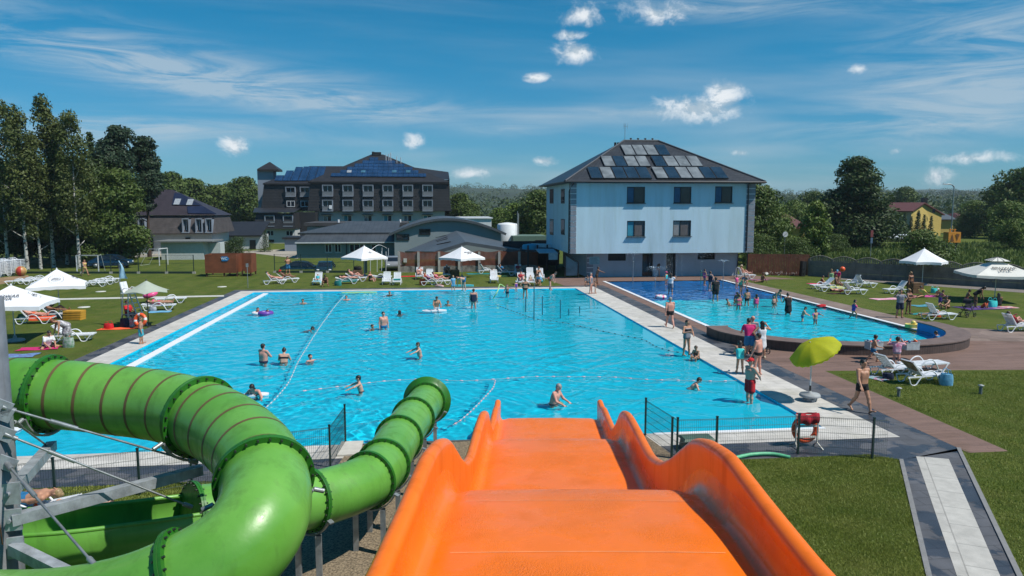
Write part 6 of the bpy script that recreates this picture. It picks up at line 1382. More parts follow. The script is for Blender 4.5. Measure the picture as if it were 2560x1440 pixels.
def make_lounger():
 root=thing('sun_lounger','white plastic sun lounger','sun lounger');zb=.34
 b=MB()
 for k in range(9):b.box((0,-.22+.135*k+.07,zb),(.56,.105,.025))
 for s in(-1,1):b.box((s*.30,.36,zb-.005),(.05,1.30,.055))
 b.box((0,1.0,zb-.005),(.64,.05,.055));b.build('seat',PLAS,root)
 b=MB()
 for k in range(6):b.box((0,-.07-.115*k,.012),(.54,.088,.022))
 for s in(-1,1):b.box((s*.285,-.37,.0),(.05,.78,.05))
 b.box((0,-.755,.0),(.62,.05,.05));bk=b.build('backrest',PLAS,root,(0,-.24,zb))
 for s in(-1,1):
  b=MB();P=catmull([(s*.33,-.90,.30),(s*.33,-.80,.05),(s*.33,-.60,.02),(s*.335,-.46,.20),(s*.345,-.22,.46),(s*.35,.0,.54),(s*.35,.20,.48),(s*.34,.40,.22),(s*.33,.50,.03),(s*.33,.70,.02),(s*.33,.84,.2),(s*.32,.95,.33)],4)
  b.tube(P,.026,6);b.build('side_frame',PLAS,root)
 b=MB();b.box((0,-.58,.32),(.64,.05,.05))
 for s in(-1,1):b.box((s*.31,-.58,.32),(.045,.70,.045))
 b.build('rear_rail',PLAS,root)
 return root
LPROTO=make_lounger();LFIRST=True;GL='white sun loungers on the lawns'
def lounger(px,py,rz,back,label,z=0.,pos=None,group=GL):
 global LFIRST
 o=LPROTO if LFIRST else copy_tree(LPROTO);LFIRST=False
 p=pos if pos is not None else W(px,py);o.location=(p[0],p[1],z);o.rotation_euler=(0,0,R(rz));o['label']=label;o['group']=group
 for c in o.children:
  if c.name.startswith('backrest'):c.rotation_euler=(-R(back),0,0)
 return o
CANV=M('parasol_white',(.76,.765,.79),.8,.04,1.2,.1,3);CANVC=M('parasol_cream',(.66,.65,.60),.8,.05,1.2,.1,3);CANVG=M('parasol_sage',(.36,.40,.33),.8,.05,1.5,.1,3)
INK=M('print_black',(.02,.022,.028),.7)
POLEM=M('pole_white',(.58,.60,.62),.45,.06,3)
def face_text(body,size,parent,apex,c0,c1,t=.52,side=0.,shear=0.):
 0
 apex,c0,c1=Vector(apex),Vector(c0),Vector(c1);m=(c0+c1)/2;x=(c1-c0).normalized();up=(apex-m);up=(up-x*up.dot(x)).normalized();n=x.cross(up)
 if n.z<0:x=-x;n=x.cross(up)
 p=apex.lerp(m,t)+x*side+n*.035
 o=text_mesh('lettering',body,size,INK,parent,p,(0,0,0),shear);o.rotation_euler=Matrix((x,up,n)).transposed().to_euler();return o,p,x,up,n
def parasol(name,label,pos,size,rz,hv=2.15,ha=2.95,mat=CANV,text=None,emblem=None,sag=.10,val=.22,base=True,vent=False,nside=4,pole=.03,group='white market parasols',polem=None,edge=None):
 root=thing(name,label,'parasol',(pos[0],pos[1],0),R(rz),group);r=size/(2*math.cos(math.pi/nside));b=MB();K=10
 cor=[(r*math.cos(2*math.pi*(k+.5)/nside),r*math.sin(2*math.pi*(k+.5)/nside))for k in range(nside)]
 for k in range(nside):
  a,c=cor[k],cor[(k+1)%nside]
  def f(u,v):
   e=(a[0]+(c[0]-a[0])*v,a[1]+(c[1]-a[1])*v);d=sag*math.sin(math.pi*v)*u**1.6;bel=-.10*math.sin(math.pi*u)*(.55+.45*abs(2*v-1))
   q=u*(1-.05*math.sin(math.pi*v)*u);return(e[0]*q,e[1]*q,ha-(ha-hv)*u+d*.35+bel*.5)
  b.grid(f,8,K,True)
  vs=[]
  for i in range(K+1):
   v=i/K;p=f(1,v);vs+=[p,(p[0]*1.005,p[1]*1.005,p[2]-val*(1-.18*math.sin(v*19+k)**2))]
  b.add(vs,[(2*i,2*i+1,2*i+3,2*i+2)for i in range(K)],True)
 can=b.build('canopy',mat,root)
 if vent:
  d=MB();rr=.30
  for k in range(nside):
   a,c=cor[k],cor[(k+1)%nside];d.grid(lambda u,v:((a[0]+(c[0]-a[0])*v)*rr*u,(a[1]+(c[1]-a[1])*v)*rr*u,ha+.20-.26*u**1.3),4,4,True)
  d.build('vent_cap',mat,can)
  d=MB()
  for k in range(nside):
   for t in(.0,.33,.66):a,c=cor[k],cor[(k+1)%nside];e=Vector((a[0]+(c[0]-a[0])*t,a[1]+(c[1]-a[1])*t,0));d.bar(e*.02+Vector((0,0,ha+.21)),e*.30+Vector((0,0,ha-.03)),.03,.02)
  d.build('vent_strap',M('strap_grey',(.12,.12,.12),.7),can)
 b=MB();b.tube([(0,0,.05),(0,0,ha+.02)],pole,10);b.lathe([(.05,ha),(.03,ha+.06),(0,ha+.08)],10);b.build('pole',polem or POLEM,root)
 b=MB()
 for c in cor:b.tube([(0,0,ha-.10),(c[0]*.98,c[1]*.98,hv-.02)],.012,5)
 for k in range(nside):c=cor[k];b.tube([(0,0,hv-.15),(c[0]*.5,c[1]*.5,(ha+hv)/2-.08)],.012,5)
 b.build('rib_frame',polem or POLEM,root)
 if base:b=MB();b.lathe([(.42,0),(.45,.03),(.42,.10),(.10,.14),(.06,.30),(.0,.30)],20);b.build('base',M('base_grey',(.30,.32,.34),.7,.1,4),root)
 for(k,body,size_,t,side)in(text or()):
  a,c=cor[k],cor[(k+1)%nside];face_text(body,size_,can,(0,0,ha+.0),(*a,hv+.01),(*c,hv+.01),t,side)
 for(k,t,rad)in(emblem or()):
  a,c=Vector((*cor[k],hv+.01)),Vector((*cor[(k+1)%nside],hv+.01));ap=Vector((0,0,ha));m=(a+c)/2;x=(c-a).normalized();up=(ap-m).normalized();n=x.cross(up)
  if n.z<0:x=-x;n=x.cross(up)
  p=ap.lerp(m,t)+n*.045;d=MB()
  for q in range(22):a0,a1=2*math.pi*q/22,2*math.pi*(q+.55)/22;d.bar(p+(x*math.cos(a0)+up*math.sin(a0))*rad,p+(x*math.cos(a1)+up*math.sin(a1))*rad,.025,.006)
  for(pp)in([(-.6,-.1),(-.3,.3),(.0,.42),(.35,.3),(.62,-.05)],[(-.6,-.1),(-.3,-.3),(.2,-.32),(.62,-.05)],[(-.3,.3),(-.1,0),(.1,.2),(.3,-.05)],[(-.4,0),(-.2,.1),(0,-.1),(.3,.1)]):
   for u,v in zip(pp[:-1],pp[1:]):d.bar(p+(x*u[0]+up*u[1])*rad,p+(x*v[0]+up*v[1])*rad,.03,.006)
  d.build('emblem',INK,can)
 return root
BT='BROWAR\nJANA'
p=W(38,853);parasol('parasol','white square parasol with dark lettering on its front, nearest at the photo\'s left edge',p,3.3,10,1.92,2.85,text=[(2,BT,.27,.58,.05)],emblem=[(3,.6,.3)])
p=W(150,792);parasol('parasol','white square parasol with a round emblem facing the pool, second from the left edge',p,3.05,22,2.0,2.95,emblem=[(2,.60,.40)],text=[(3,BT,.24,.6,.2)])
p=W(912,691);parasol('parasol','white lettered parasol in front of the grey green outbuilding',p,3.15,43,1.85,2.95,text=[(3,BT,.21,.56,0)],emblem=[(2,.56,.26)])
p=W(1155,694);parasol('parasol','white lettered parasol in front of the red brown picket fence',p,3.1,40,1.9,2.95,text=[(2,BT,.24,.55,.1)],emblem=[(3,.56,.26)])
p=W(2305,712);parasol('parasol','plain white parasol by the gravel strip',p,3.3,8,2.05,3.15,nside=6,text=[],val=.24)
p=W(2486,752);parasol('parasol','large cream parasol with a raised vent cap and lettering at the right edge',p,4.1,-18,2.0,2.95,CANVC,text=[(2,BT,.36,.62,.0),(3,BT,.30,.66,0)],vent=True,sag=-.22,val=.20)
p=W(372,816);g_=parasol('parasol','sage green parasol beside the lifeguard chair',p,2.2,14,1.98,2.62,CANVG,nside=6,val=.03,sag=.25,base=False,pole=.025,polem=BLACK,group='single coloured parasols');
b=MB();b.bar((-.4,0,.03),(.4,0,.03),.05,.05);b.bar((0,-.4,.035),(0,.4,.035),.05,.05);b.build('cross_foot',BLACK,g_)
p=W(2024,1002);lu=thing('beach_umbrella','lime yellow tilted beach umbrella at the pool corner','parasol',(p.x,p.y,0));LIME=M('lime_cloth',(.50,.52,.012),.75,.08,3,.1,5)
_nt=LIME.node_tree;_b=bsdf(LIME);_t=_nt.nodes.new('ShaderNodeBsdfTranslucent');_m=_nt.nodes.new('ShaderNodeMixShader');_m.inputs[0].default_value=.35;_t.inputs[0].default_value=(.52,.55,.015,1);_o=[n for n in _nt.nodes if n.type=='OUTPUT_MATERIAL'][0];_nt.links.new(_b.outputs[0],_m.inputs[1]);_nt.links.new(_t.outputs[0],_m.inputs[2]);_nt.links.new(_m.outputs[0],_o.inputs[0])
tilt=Euler((R(-4),R(-30),R(12))).to_matrix();cen=Vector((.10,0,1.78));b=MB();n8=8;rad=.90
def dome(u,v):
 a=v*2*math.pi;sc_=abs(math.sin(a*n8/2));r=rad*u*(1-.05*sc_*u);z=.36*(1-u*u)-.045*sc_*u*u+(0 if u<.97 else 0);return cen+tilt@Vector((r*math.cos(a),r*math.sin(a),z))
b.grid(dome,10,48,True)
vs=[]
for i in range(97):
 a=i/96*2*math.pi;q=dome(1,i/96);vs+=[q,q-tilt@Vector((0,0,.06+.018*math.sin(i*1.6)))]
b.add(vs,[(2*i,2*i+1,2*i+3,2*i+2)for i in range(96)],True);b.build('canopy',LIME,lu)
b=MB()
for k in range(8):a=2*math.pi*k/8;b.tube([cen+tilt@Vector((0,0,.34)),cen+tilt@Vector((rad*.55*math.cos(a),rad*.55*math.sin(a),.23)),cen+tilt@Vector((rad*math.cos(a),rad*math.sin(a),-.02))],.007,5)
b.build('rib_frame',STEEL,lu)
b=MB();b.tube([(0,0,.2),(0,0,1.30)],.022,8);b.tube([(0,0,1.28),cen+tilt@Vector((0,0,.38))],.018,8);b.tube([(0,0,.2),(0,0,.55)],.035,8,mi=1);b.ball((0,0,1.3),.035,8,mi=1);b.build('pole',[POLEM,BLACK],lu)
b=MB();b.lathe([(.34,.16),(.36,.20),(.33,.26),(.06,.29),(.045,.36),(0,.36)],20);b.box((0,0,.05),(.5,.12,.09));b.box((0,0,.05),(.12,.5,.088));b.lathe([(.2,.02),(.2,.16)],12);b.build('base',M('base_grey',(.30,.32,.34),.7,.1,4),lu)
lounger(88,808,-84,52,'white lounger with an orange towel under the parasol at the left edge')
lounger(138,797,-84,48,'white lounger in the shade beside the yellow mats')
lounger(182,852,-84,40,'empty white lounger beside the bending woman in a floral dress')
lounger(398,775,-80,6,'white lounger with a sunbather beside the lifeguard chair');lounger(428,757,-78,0,'white lounger behind the sunbather beside the lifeguard chair')
for px,py,lb in((236,716,'nearest of the empty white loungers right of the second parasol'),(256,711,'middle one of the empty white loungers right of the second parasol'),(272,706,'farthest of the empty white loungers right of the second parasol')):lounger(px,py,100,0,lb)
for px,py,lb in((48,712,'empty white lounger left of the second parasol, nearest'),(75,708,'empty white lounger partly behind the second parasol, middle'),(98,704,'empty white lounger behind the second parasol, farthest')):lounger(px,py,100,0,lb)
lounger(686,710,-72,58,'white lounger with a sunbather at the far lawn\'s left end');lounger(718,706,-72,38,'white lounger of the woman in a red hat')
lounger(795,711,178,62,'white lounger with a small child and a blue towel');lounger(868,709,-88,16,'white lounger draped with a teal towel');lounger(890,703,-88,30,'white lounger of the reclining man by the wooden box')
lounger(952,700,-92,10,'lounger with a navy towel left of two empty loungers');lounger(967,710,178,62,'empty white lounger, left one of a pair facing the pool');lounger(993,711,178,60,'white lounger with a rolled teal towel')
lounger(1049,697,178,66,'white lounger of the woman in white beside a red mat');lounger(1074,702,178,62,'empty lounger behind the woman in purple');lounger(1078,712,-82,42,'white lounger of the woman in purple');lounger(1100,711,-82,42,'white lounger of the woman in pink');lounger(1117,693,178,50,'lounger of the dark tanned man under the parasol')
lounger(1216,683,-75,55,'white lounger covered by a navy towel by the picket fence');lounger(1235,706,178,62,'white lounger holding a dark red hat')
lounger(1303,712,176,55,'white lounger of the person in a red shirt');lounger(1326,712,176,62,'white lounger of the baby in orange');lounger(1325,698,176,66,'empty pale lounger behind the baby in orange');lounger(1350,700,176,66,'empty pale lounger behind the crouching person in blue')
lounger(1263,688,-90,50,'shaded lounger of the person in a blue shirt');lounger(1296,688,178,60,'shaded lounger of the person in a dark red shirt under the pergola')
lounger(1860,696,-95,66,'white lounger of the woman in a straw hat');
lounger(2056,722,92,40,'white lounger with a striped blue towel on its backrest');lounger(2076,728,-92,4,'white lounger with a pale yellow pad');lounger(2133,735,-90,48,'empty white lounger nearest the water on the right lawn');lounger(2128,716,92,58,'white lounger with a yellow towel');lounger(2160,718,-90,60,'white lounger with a blue striped towel over its backrest');lounger(2240,733,95,52,'white lounger right of the couple watching the pool')
lounger(2346,798,-90,56,'white lounger next to the black stroller');lounger(2540,828,-86,55,'white lounger of the sunbather in red at the right edge')
lounger(2236,938,-82,46,'white lounger of the girl in the pink shirt');lounger(2306,957,-84,48,'white lounger with a brown towel by the bollard lamp');lounger(2306,927,-84,0,'flat white lounger behind the one with a brown towel')
lounger(72,1306,84,12,'white lounger behind the green slide trough, with a sunbather in blue')
for st in range(3):
 for k in range(9):
  p=W((-18,8,33)[st],(693,690,687)[st]);lounger(0,0,95,0,'white lounger in the '+('left','middle','right-hand')[st]+' stack by the birches, '+('lowest','second from the ground','third from the ground','fourth from the ground','fifth from the ground','sixth from the ground','third from the top','second from the top','topmost')[k],z=.145*k,pos=(p.x,p.y),group='stacked white loungers')
def towel(px,py,w_,l_,rz,c,label,z=.012,c2=None,name='towel',cat='towel'):
 p=W(px,py)if not isinstance(px,Vector)else px;b=MB();sd=random.random()*9
 b.grid(lambda u,v:((u-.5)*w_*(1+.05*math.sin(v*7+sd)),(v-.5)*l_*(1+.05*math.sin(u*5+sd)),.012+.012*math.sin(u*11+sd)*math.sin(v*9)),12,14)
 n=len(b.v);b.add([(q[0],q[1],0)for q in b.v[:n]],[f[::-1]for f in b.f[:]],False)
 m=M('towel_'+c+(c2 or ''),CL_[c],.9,.12,9 if not c2 else 5,.3,60,col2=CL_[c2]if c2 else None);o=b.build(name,m,None,(p.x,p.y,z));o.rotation_euler.z=R(rz);return tag(o,label,cat)
def drape(px,py,rz,c,label,y0=-.2,y1=1.,zb=.375,c2=None,back=None,name='towel'):
 0
 p=W(px,py);b=MB();sd=random.random()*9
 def f(u,v):
  x=(u-.5)*.78;y=y0+(y1-y0)*v;z=zb+.012*math.sin(v*14+sd);d=max(0,abs(x)-.31);x2=math.copysign(min(abs(x),.335),x)
  if back is not None:t=v*.8;return(x*.8,-.24-t*math.cos(R(back)),zb+.02+t*math.sin(R(back))+.01*math.sin(u*9))
  return(x2,y,z-d*2.2)
 b.grid(f,14,12);b.grid(lambda u,v:tuple(a+e for a,e in zip(f(1-u,v),(0,0,-.012))),14,12);o=b.build(name,M('towel_'+c+(c2 or ''),CL_[c],.9,.12,9 if not c2 else 5,.3,60,col2=CL_[c2]if c2 else None),None,(p.x,p.y,0));o.rotation_euler.z=R(rz);return tag(o,label,'towel')
def bag(px,py,c,label,sz=(.4,.25,.32),z=0.,c2=None,name='beach_bag',cat='bag'):
 p=W(px,py)if not isinstance(px,Vector)else px;t=thing(name,label,cat,(p.x,p.y,z),random.uniform(-.5,.5));w_,d,h=sz;b=MB()
 b.grid(lambda u,v:(w_/2*math.cos(u*6.2832)*(abs(math.cos(u*6.2832))**-.35 if abs(math.cos(u*6.2832))>.1 else 1)*(1-.12*v**2+.08*math.sin(v*3)),d/2*math.sin(u*6.2832)*(1+.1*math.sin(v*3.1)),h*v),20,5)
 b.add([(w_*.42*math.cos(a),d*.45*math.sin(a),h*.93)for a in[6.2832*k/16 for k in range(16)]],[tuple(range(16))]);b.build('bag_body',M('bag_'+c+(c2 or ''),CL_[c],.8,.15,7,.2,30,col2=CL_[c2]if c2 else None),t)
 for s in(-1,1):b=MB();b.tube(catmull([(-w_*.25,s*d*.4,h*.9),(-w_*.15,s*d*.45,h*1.35),(w_*.15,s*d*.45,h*1.35),(w_*.25,s*d*.4,h*.9)],4),.012,5);b.build('handle',M('bag_'+c+(c2 or '')),t)
 return t
def ringmesh(name,px,py,R_,r,c,label,z=0.,rot=(0,0,0),cat='ring',c2=None,n=32):
 p=W(px,py,z)if not isinstance(px,Vector)else px;b=MB();P=[(R_*math.cos(6.2832*k/n),R_*math.sin(6.2832*k/n),0)for k in range(n)];b.tube(P,r,12,closed=True)
 if c2:b.mi=[1 if((i%(n*12))//12)%(n//4)<2 else 0 for i in range(len(b.f))]
 o=b.build(name,[M('vinyl_'+c,CL_[c],.35,.06,3),M('vinyl_'+(c2 or c),CL_[c2 or c],.35,.06,3)],None,(p.x,p.y,p.z));o.rotation_euler=rot;return tag(o,label,cat)
towel(97,872,.85,1.7,-80,'magenta','magenta towel under the seated man in a white shirt');towel(48,890,.9,1.4,-84,'purple','multicoloured towel on the grass above the green tube',c2='sky');towel(297,822,.7,2.0,-82,'orange','orange towel spread under the lifeguard chair');towel(400,780,.8,1.3,-80,'sky','pale blue mat under the sunbather\'s lounger')
towel(1035,691,.9,2.6,-88,'red','long red mat on the far lawn');towel(1097,683,.7,1.9,-88,'yellow','pale yellow towel on the far lawn by the parasol');towel(1196,685,1.0,2.3,-88,'teal','dark green blanket by the picket fence');towel(1182,677,.8,1.8,-88,'orange','orange towel under the picket fence',c2='beige')
towel(2050,710,.9,2.0,-90,'red','red towel at the left of the right lawn group',c2='pink');towel(2215,748,.9,2.1,-86,'white','white and pink towel between the right lawn groups',c2='pink');towel(2308,765,.9,1.5,-86,'sky','blue and white towel left of the kneeling woman',c2='teal');towel(2455,770,1.6,3.2,-84,'purple','dark blue blanket under the cream parasol',c2='navy');towel(2505,769,1.0,1.9,-86,'white','white and red patterned towel right of the blue blanket',c2='red')
towel(2320,741,1.0,3.2,-86,'purple','violet blanket of the woman in a yellow shirt',c2='pink');towel(2310,785,.7,1.8,-88,'teal','blue towel of the person lying behind a lounger');towel(2192,946,.6,.9,20,'pink','bright pink towel under the lounger of the girl',c2='turq');towel(1898,700,.8,1.8,-88,'red','red towel by the woman in a straw hat',c2='blue');towel(2100,734,.7,1.9,-86,'brown','brown towel under the sunbather in red trunks')
drape(88,808,-84,'orange','orange towel draped over the lounger at the left edge');drape(868,709,-88,'teal','teal towel hanging over a lounger on the far lawn',-.7,.9);drape(952,700,-92,'navy','navy towel hanging from a lounger on the far lawn',-.3,.9);drape(1216,683,-75,'navy','navy towel spread on a backrest by the picket fence',back=55);drape(795,711,178,'cyan','cyan towel under the small child on a lounger',.2,1.0)
drape(2076,728,-92,'lime','pale yellow pad on a lounger',-.2,1.0,c2='yellow');drape(2160,718,-90,'navy','blue and white striped towel over a backrest',back=60,c2='white');drape(2056,722,92,'sky','pale striped towel over a backrest',back=40,c2='white');drape(2306,957,-84,'beige','brown and cream towel on the lounger by the bollard lamp',back=40,c2='brown');drape(1100,711,-82,'pink','pink towel over the backrest of the woman in pink',back=42);drape(1078,712,-82,'orange','orange towel over the backrest of the woman in purple',back=42)
b=MB();p=W(993,711);b.tube([(p.x-.3,p.y-.1,.42),(p.x+.3,p.y-.08,.43)],.10,10);tag(b.build('rolled_towel',M('towel_teal',CL_['teal'])),'rolled teal towel on an empty lounger','towel')
bag(172,868,'white','silvery shopping bag on the grass beside the floral dress',(.5,.3,.48),c2='green');bag(312,818,'navy','navy bag under the lifeguard chair',(.45,.3,.5));bag(325,816,'red','red and white bag under the lifeguard chair',(.5,.35,.48),c2='white');bag(272,822,'red','red bag on the orange towel',(.5,.35,.3));bag(382,778,'white','white patterned bag under the sunbather\'s lounger',(.45,.3,.3),c2='grey')
bag(2480,768,'turq','turquoise cool bag on the blue blanket',(.7,.4,.45),name='cool_bag');bag(2336,732,'turq','turquoise bag on the violet blanket',(.6,.4,.35));bag(845,714,'teal','teal bag by the draped lounger',(.6,.4,.4));bag(1056,712,'orange','orange bag beside the woman in purple',(.5,.3,.5));bag(2365,963,'sky','clear bluish bag hanging on a lounger foot',(.45,.3,.45));bag(2220,948,'navy','dark bag between two loungers',(.4,.3,.25));bag(1098,717,'orange','small orange bag on the grass before the women',(.8,.3,.15),c2='white')
c0=W(330,815);lg_=thing('lifeguard_chair','tall white lifeguard chair with a ladder and a pale blue pennant','lifeguard chair',(c0 .x,c0 .y,0),R(-14));ALU=M('aluminium',(.50,.53,.55),.4,.1,4,metal=.3)
b=MB()
for s in(-.28,.28):b.bar((-.45,s,0),(-.28,s*.8,1.85),.05);b.bar((.75,s,0),(.12,s*.8,1.85),.05)
for z,x0,x1 in((.7,-.39,.5),(1.3,-.33,.3)):b.bar((x0,-.26,z),(x1,-.26,z),.035);b.bar((x0,.26,z),(x1,.26,z),.035)
b.build('frame',ALU,lg_)
b=MB()
for k in range(6):t=(k+.7)/6.5;b.box((.75-.63*t,0,1.85*t),(.10,.5,.03))
b.build('ladder_rung',ALU,lg_)
b=MB();b.box((-.05,0,1.9),(.62,.6,.07));b.box((-.34,0,2.22),(.06,.56,.62),(0,-.25,0));b.tube([(-.3,.3,2.05),(-.1,.32,2.2),(.25,.32,2.15),(.3,.3,1.95)],.025,6);b.tube([(-.3,-.3,2.05),(-.1,-.32,2.2),(.25,-.32,2.15),(.3,-.3,1.95)],.025,6);b.build('seat',PLAS,lg_)
b=MB();b.tube([(-.5,-.1,.9),(-.5,-.1,3.75)],.018,6);b.build('flag_pole',STEEL,lg_)
b=MB();b.grid(lambda u,v:(-.49+.50*v*u+.04*math.sin(u*6),-.1+.04*math.sin(v*6+u*4),3.72-1.0*u),10,6);b.build('pennant',M('pennant_blue',(.32,.52,.66),.8,.08),lg_)
b=MB();b.lathe([(.10,0),(.12,.2),(.11,.2),(.09,.01)],12,(.05,0,1.94));tag(b.build('red_bucket',M('terracotta',(.30,.08,.05),.7),lg_),None)
ringmesh('life_ring',W(352,822)+Vector((0,0,.50)),0,.30,.095,'orange','orange and white life ring leaning by the lifeguard chair',rot=(R(80),0,R(-15)),cat='life ring',c2='white')
b=MB();p=W(53,690);b.ball((0,0,0),.48,24);b.mi=[((i%24)//4)%3 for i in range(len(b.f))];tag(b.build('beach_ball',[M('vinyl_yellow',CL_['yellow'],.4),M('vinyl_red2',(.45,.05,.03),.4),M('vinyl_sand',(.45,.25,.10),.4)],None,(p.x,p.y,.48)),'big yellow and red beach ball by the stacked loungers','beach ball')
for k in range(4):
 p=W(186,799);b=MB();b.box((0,0,.07),(1.05,.6,.13));b.box((0,-.31,.07),(1.0,.02,.06));o=b.build('foam_mat',M('yellow_foam',(.50,.26,.025),.8,.1,3),None,(p.x+.01*k,p.y,.14*k));o.rotation_euler.z=R(-6+k);tag(o,'yellow foam mat, '+('lowest','second from below','second from the top','topmost')[k]+' in the stack near the second parasol','foam mat','stacked yellow foam mats')
def crate(px,py,label,sz=(.85,.7,.85)):
 p=W(px,py);b=MB()
 for k in range(6):
  z=sz[2]*(k+.5)/6
  for s in(-1,1):b.box((0,s*sz[1]/2,z),(sz[0],.03,sz[2]/6-.025));b.box((s*sz[0]/2,0,z),(.03,sz[1]-.03,sz[2]/6-.025))
 b.box((0,0,sz[2]-.05),(sz[0]-.06,sz[1]-.06,.06));o=b.build('wooden_box',M('slat_wood',(.13,.075,.035),.8,.2,3),None,(p.x,p.y,0));o.rotation_euler.z=.1;tag(o,label,'box')
crate(895,697,'slatted wooden box holding dark bags by the reclining man');crate(1188-52,694,'slatted wooden box right of the dark tanned man',(.85,.7,.75));crate(2287,733,'slatted wooden box beside the standing woman in black',(.95,.7,.85))
p=W(895,697);bag(Vector((p.x,p.y,0)),0,'black','dark bag lying on the slatted wooden box',(.7,.5,.3),z=.86)
ringmesh('swim_ring',W(377,757)+Vector((0,0,.62)),0,.34,.17,'pink','pink inflatable ring lying on the rear lounger by the sage parasol',rot=(.25,-.25,0),cat='swim ring')
ringmesh('swim_ring',664,783,.36,.14,'purple','purple inflatable ring around a swimmer',z=-.02,cat='swim ring');ringmesh('swim_ring',645,783,.3,.10,'white','pale inflatable ring around a swimmer beside the purple ring',z=-.03,cat='swim ring')
ringmesh('swim_ring',1652,742,.3,.13,'white','white inflatable ring floating on the dark blue splash deck',z=.06,cat='swim ring',c2='pink');b=MB();b.tube(catmull([(.25,0,.1),(.34,0,.35),(.25,0,.45),(.15,0,.38)],5),[.06]*16,8);
def pad(name,px,py,w_,l_,h,rz,c,label,cat,z=0.):
 p=W(px,py,z);b=MB();n=18
 P=[(w_/2*math.copysign(abs(math.cos(a))**.6,math.cos(a)),l_/2*math.copysign(abs(math.sin(a))**.6,math.sin(a)))for a in[6.2832*k/n for k in range(n)]];b.poly(P,0,h);b.poly([(q[0]*.8,q[1]*.8)for q in P],h,h+.02);o=b.build(name,M('foam_'+c,CL_[c],.6,.08,3),None,(p.x,p.y,z));o.rotation_euler.z=R(rz);return tag(o,label,cat)
pad('swim_board',1086,778,.6,1.6,.07,-85,'white','white board under the person kneeling in the pool','board',-.05);pad('swim_board',898,732,.5,2.8,.05,-88,'lime','long pale float at the far end of the lane rope','float',-.05);pad('swim_board',1158,716,.5,1.8,.12,-88,'cyan','cyan float behind the bending man','float');pad('kick_board',2053,766,.35,.85,.1,-60,'red','red kick board on the right rim of the children pool','board',.04);pad('swim_board',1815,829,.3,1.9,.08,28,'red','red foam float at the corner of the low curved wall','float',.04);pad('swim_board',1248,692,.5,1.6,.1,-80,'yellow','yellow float on the far lawn','float')
y_=pad('inflatable_boat',2300,820,.7,1.5,.2,60,'yellow','yellow inflatable lying beside the blue lined wall','inflatable',.02);b=MB();b.ball((-.1,.35,.3),(.14,.14,.12),10);b.build('inflatable_head',M('vinyl_yellow',CL_['yellow'],.4),y_)
b=MB();p=W(1262,735);q=W(1232,747,-.06);b.tube(catmull([(p.x,p.y,.55),((p.x*2+q.x)/3,p.y,.75),((p.x+q.x*2)/3,q.y,.55),(q.x,q.y,-.1)],8),.035,8);tag(b.build('pool_noodle',M('noodle_lime',(.40,.65,.25),.6)),'lime pool noodle arched out of the water by the boy','pool noodle')
FLW=M('float_white',(.55,.57,.6),.5);FLP=M('float_pink',(.60,.42,.46),.5)
def rope(label,pts,sp,m=FLW,r=.027,ln=.14):
 C=catmull([W(*p,-.04)for p in pts],24);t=thing('lane_rope',label,'rope',C[0],0,'float ropes in the main pool');base=C[0];b=MB();b.tube([c-base for c in C],.010,5);b.build('rope',M('rope_grey',(.30,.34,.38),.7),t)
 acc=sp;src=None
 for a,c in zip(C[:-1],C[1:]):
  acc+=(c-a).length
  if acc>=sp:
   acc-=sp
   if src is None:f=MB();f.lathe([(.012,-ln/2),(r,-ln/3),(r,ln/3),(.012,ln/2)],8,axis=(1,0,0));src=f.build('float',m,t);o=src
   else:o=src.copy();COL.objects.link(o);o.parent=t
   o.location=a-base;o.rotation_euler.z=math.atan2((c-a).y,(c-a).x)
rope('rope of small white floats running from the far end towards the green tube',[(862,738),(838,765),(812,800),(788,835),(765,872),(745,905),(722,955),(690,995),(668,1016)],.42,FLW,.026,.18)
rope('rope of pale pink floats crossing the near pool behind the father and child',[(762,977),(860,965),(960,953),(1060,948),(1150,952),(1240,948),(1330,942),(1430,942),(1530,943),(1620,949),(1710,951),(1800,953),(1866,949)],.62,FLP)
rope('short rope of pink floats leading towards the orange slide',[(1238,952),(1232,970),(1210,995),(1180,1026),(1150,1052),(1132,1062)],.34,FLP)
rope('dark float rope curving to the woman at the pool edge',[(1240,762),(1300,784),(1340,797),(1410,807),(1480,822),(1555,838),(1610,850),(1640,866),(1680,878),(1712,882)],.5,M('float_dark',(.09,.13,.15),.5))
for i,(px,t,bt)in enumerate(((1314,742,777),(1335,716,796),(1356,740,785),(1401,750,793),(1422,773,787),(1449,767,781))):
 p=W(px,bt,-.05);h=(bt-t)/1820*math.hypot(p.x,p.y);b=MB();b.tube([(0,0,-.6),(0,0,h)],.035,8);b.ball((0,0,h),.037,8);o=b.build('pool_pole',M('pole_teal',(.02,.16,.22),.4),None,(p.x,p.y,-.05));tag(o,('thin dark pole in front of the girl in a black bikini','tallest thin dark pole standing in the pool','thin dark pole right of the tallest one','long thin pole right of the middle of the group','short dark pole, lower one of two at the right end of the group','short dark pole, rightmost of the group in the pool')[i],'pole','thin poles standing in the main pool')
for px,py,lb in((2246,992,'short grey bollard lamp in front of the loungers'),(2451,985,'short grey bollard lamp standing alone on the right lawn')):
 p=W(px,py);t=thing('bollard_lamp',lb,'lamp',p,0,'bollard lamps on the right lawn');b=MB();b.tube([(0,0,0),(0,0,.27)],.055,12);b.build('post',M('lamp_grey',(.13,.16,.165),.5),t);b=MB();b.lathe([(.045,.27),(.045,.31)],12);b.build('lens',M('lens_pale',(.4,.42,.42),.3),t);b=MB();b.lathe([(.10,.31),(.105,.325),(.03,.355),(0,.36)],16);b.build('lamp_cap',M('cap_pale',(.36,.38,.38),.5),t)
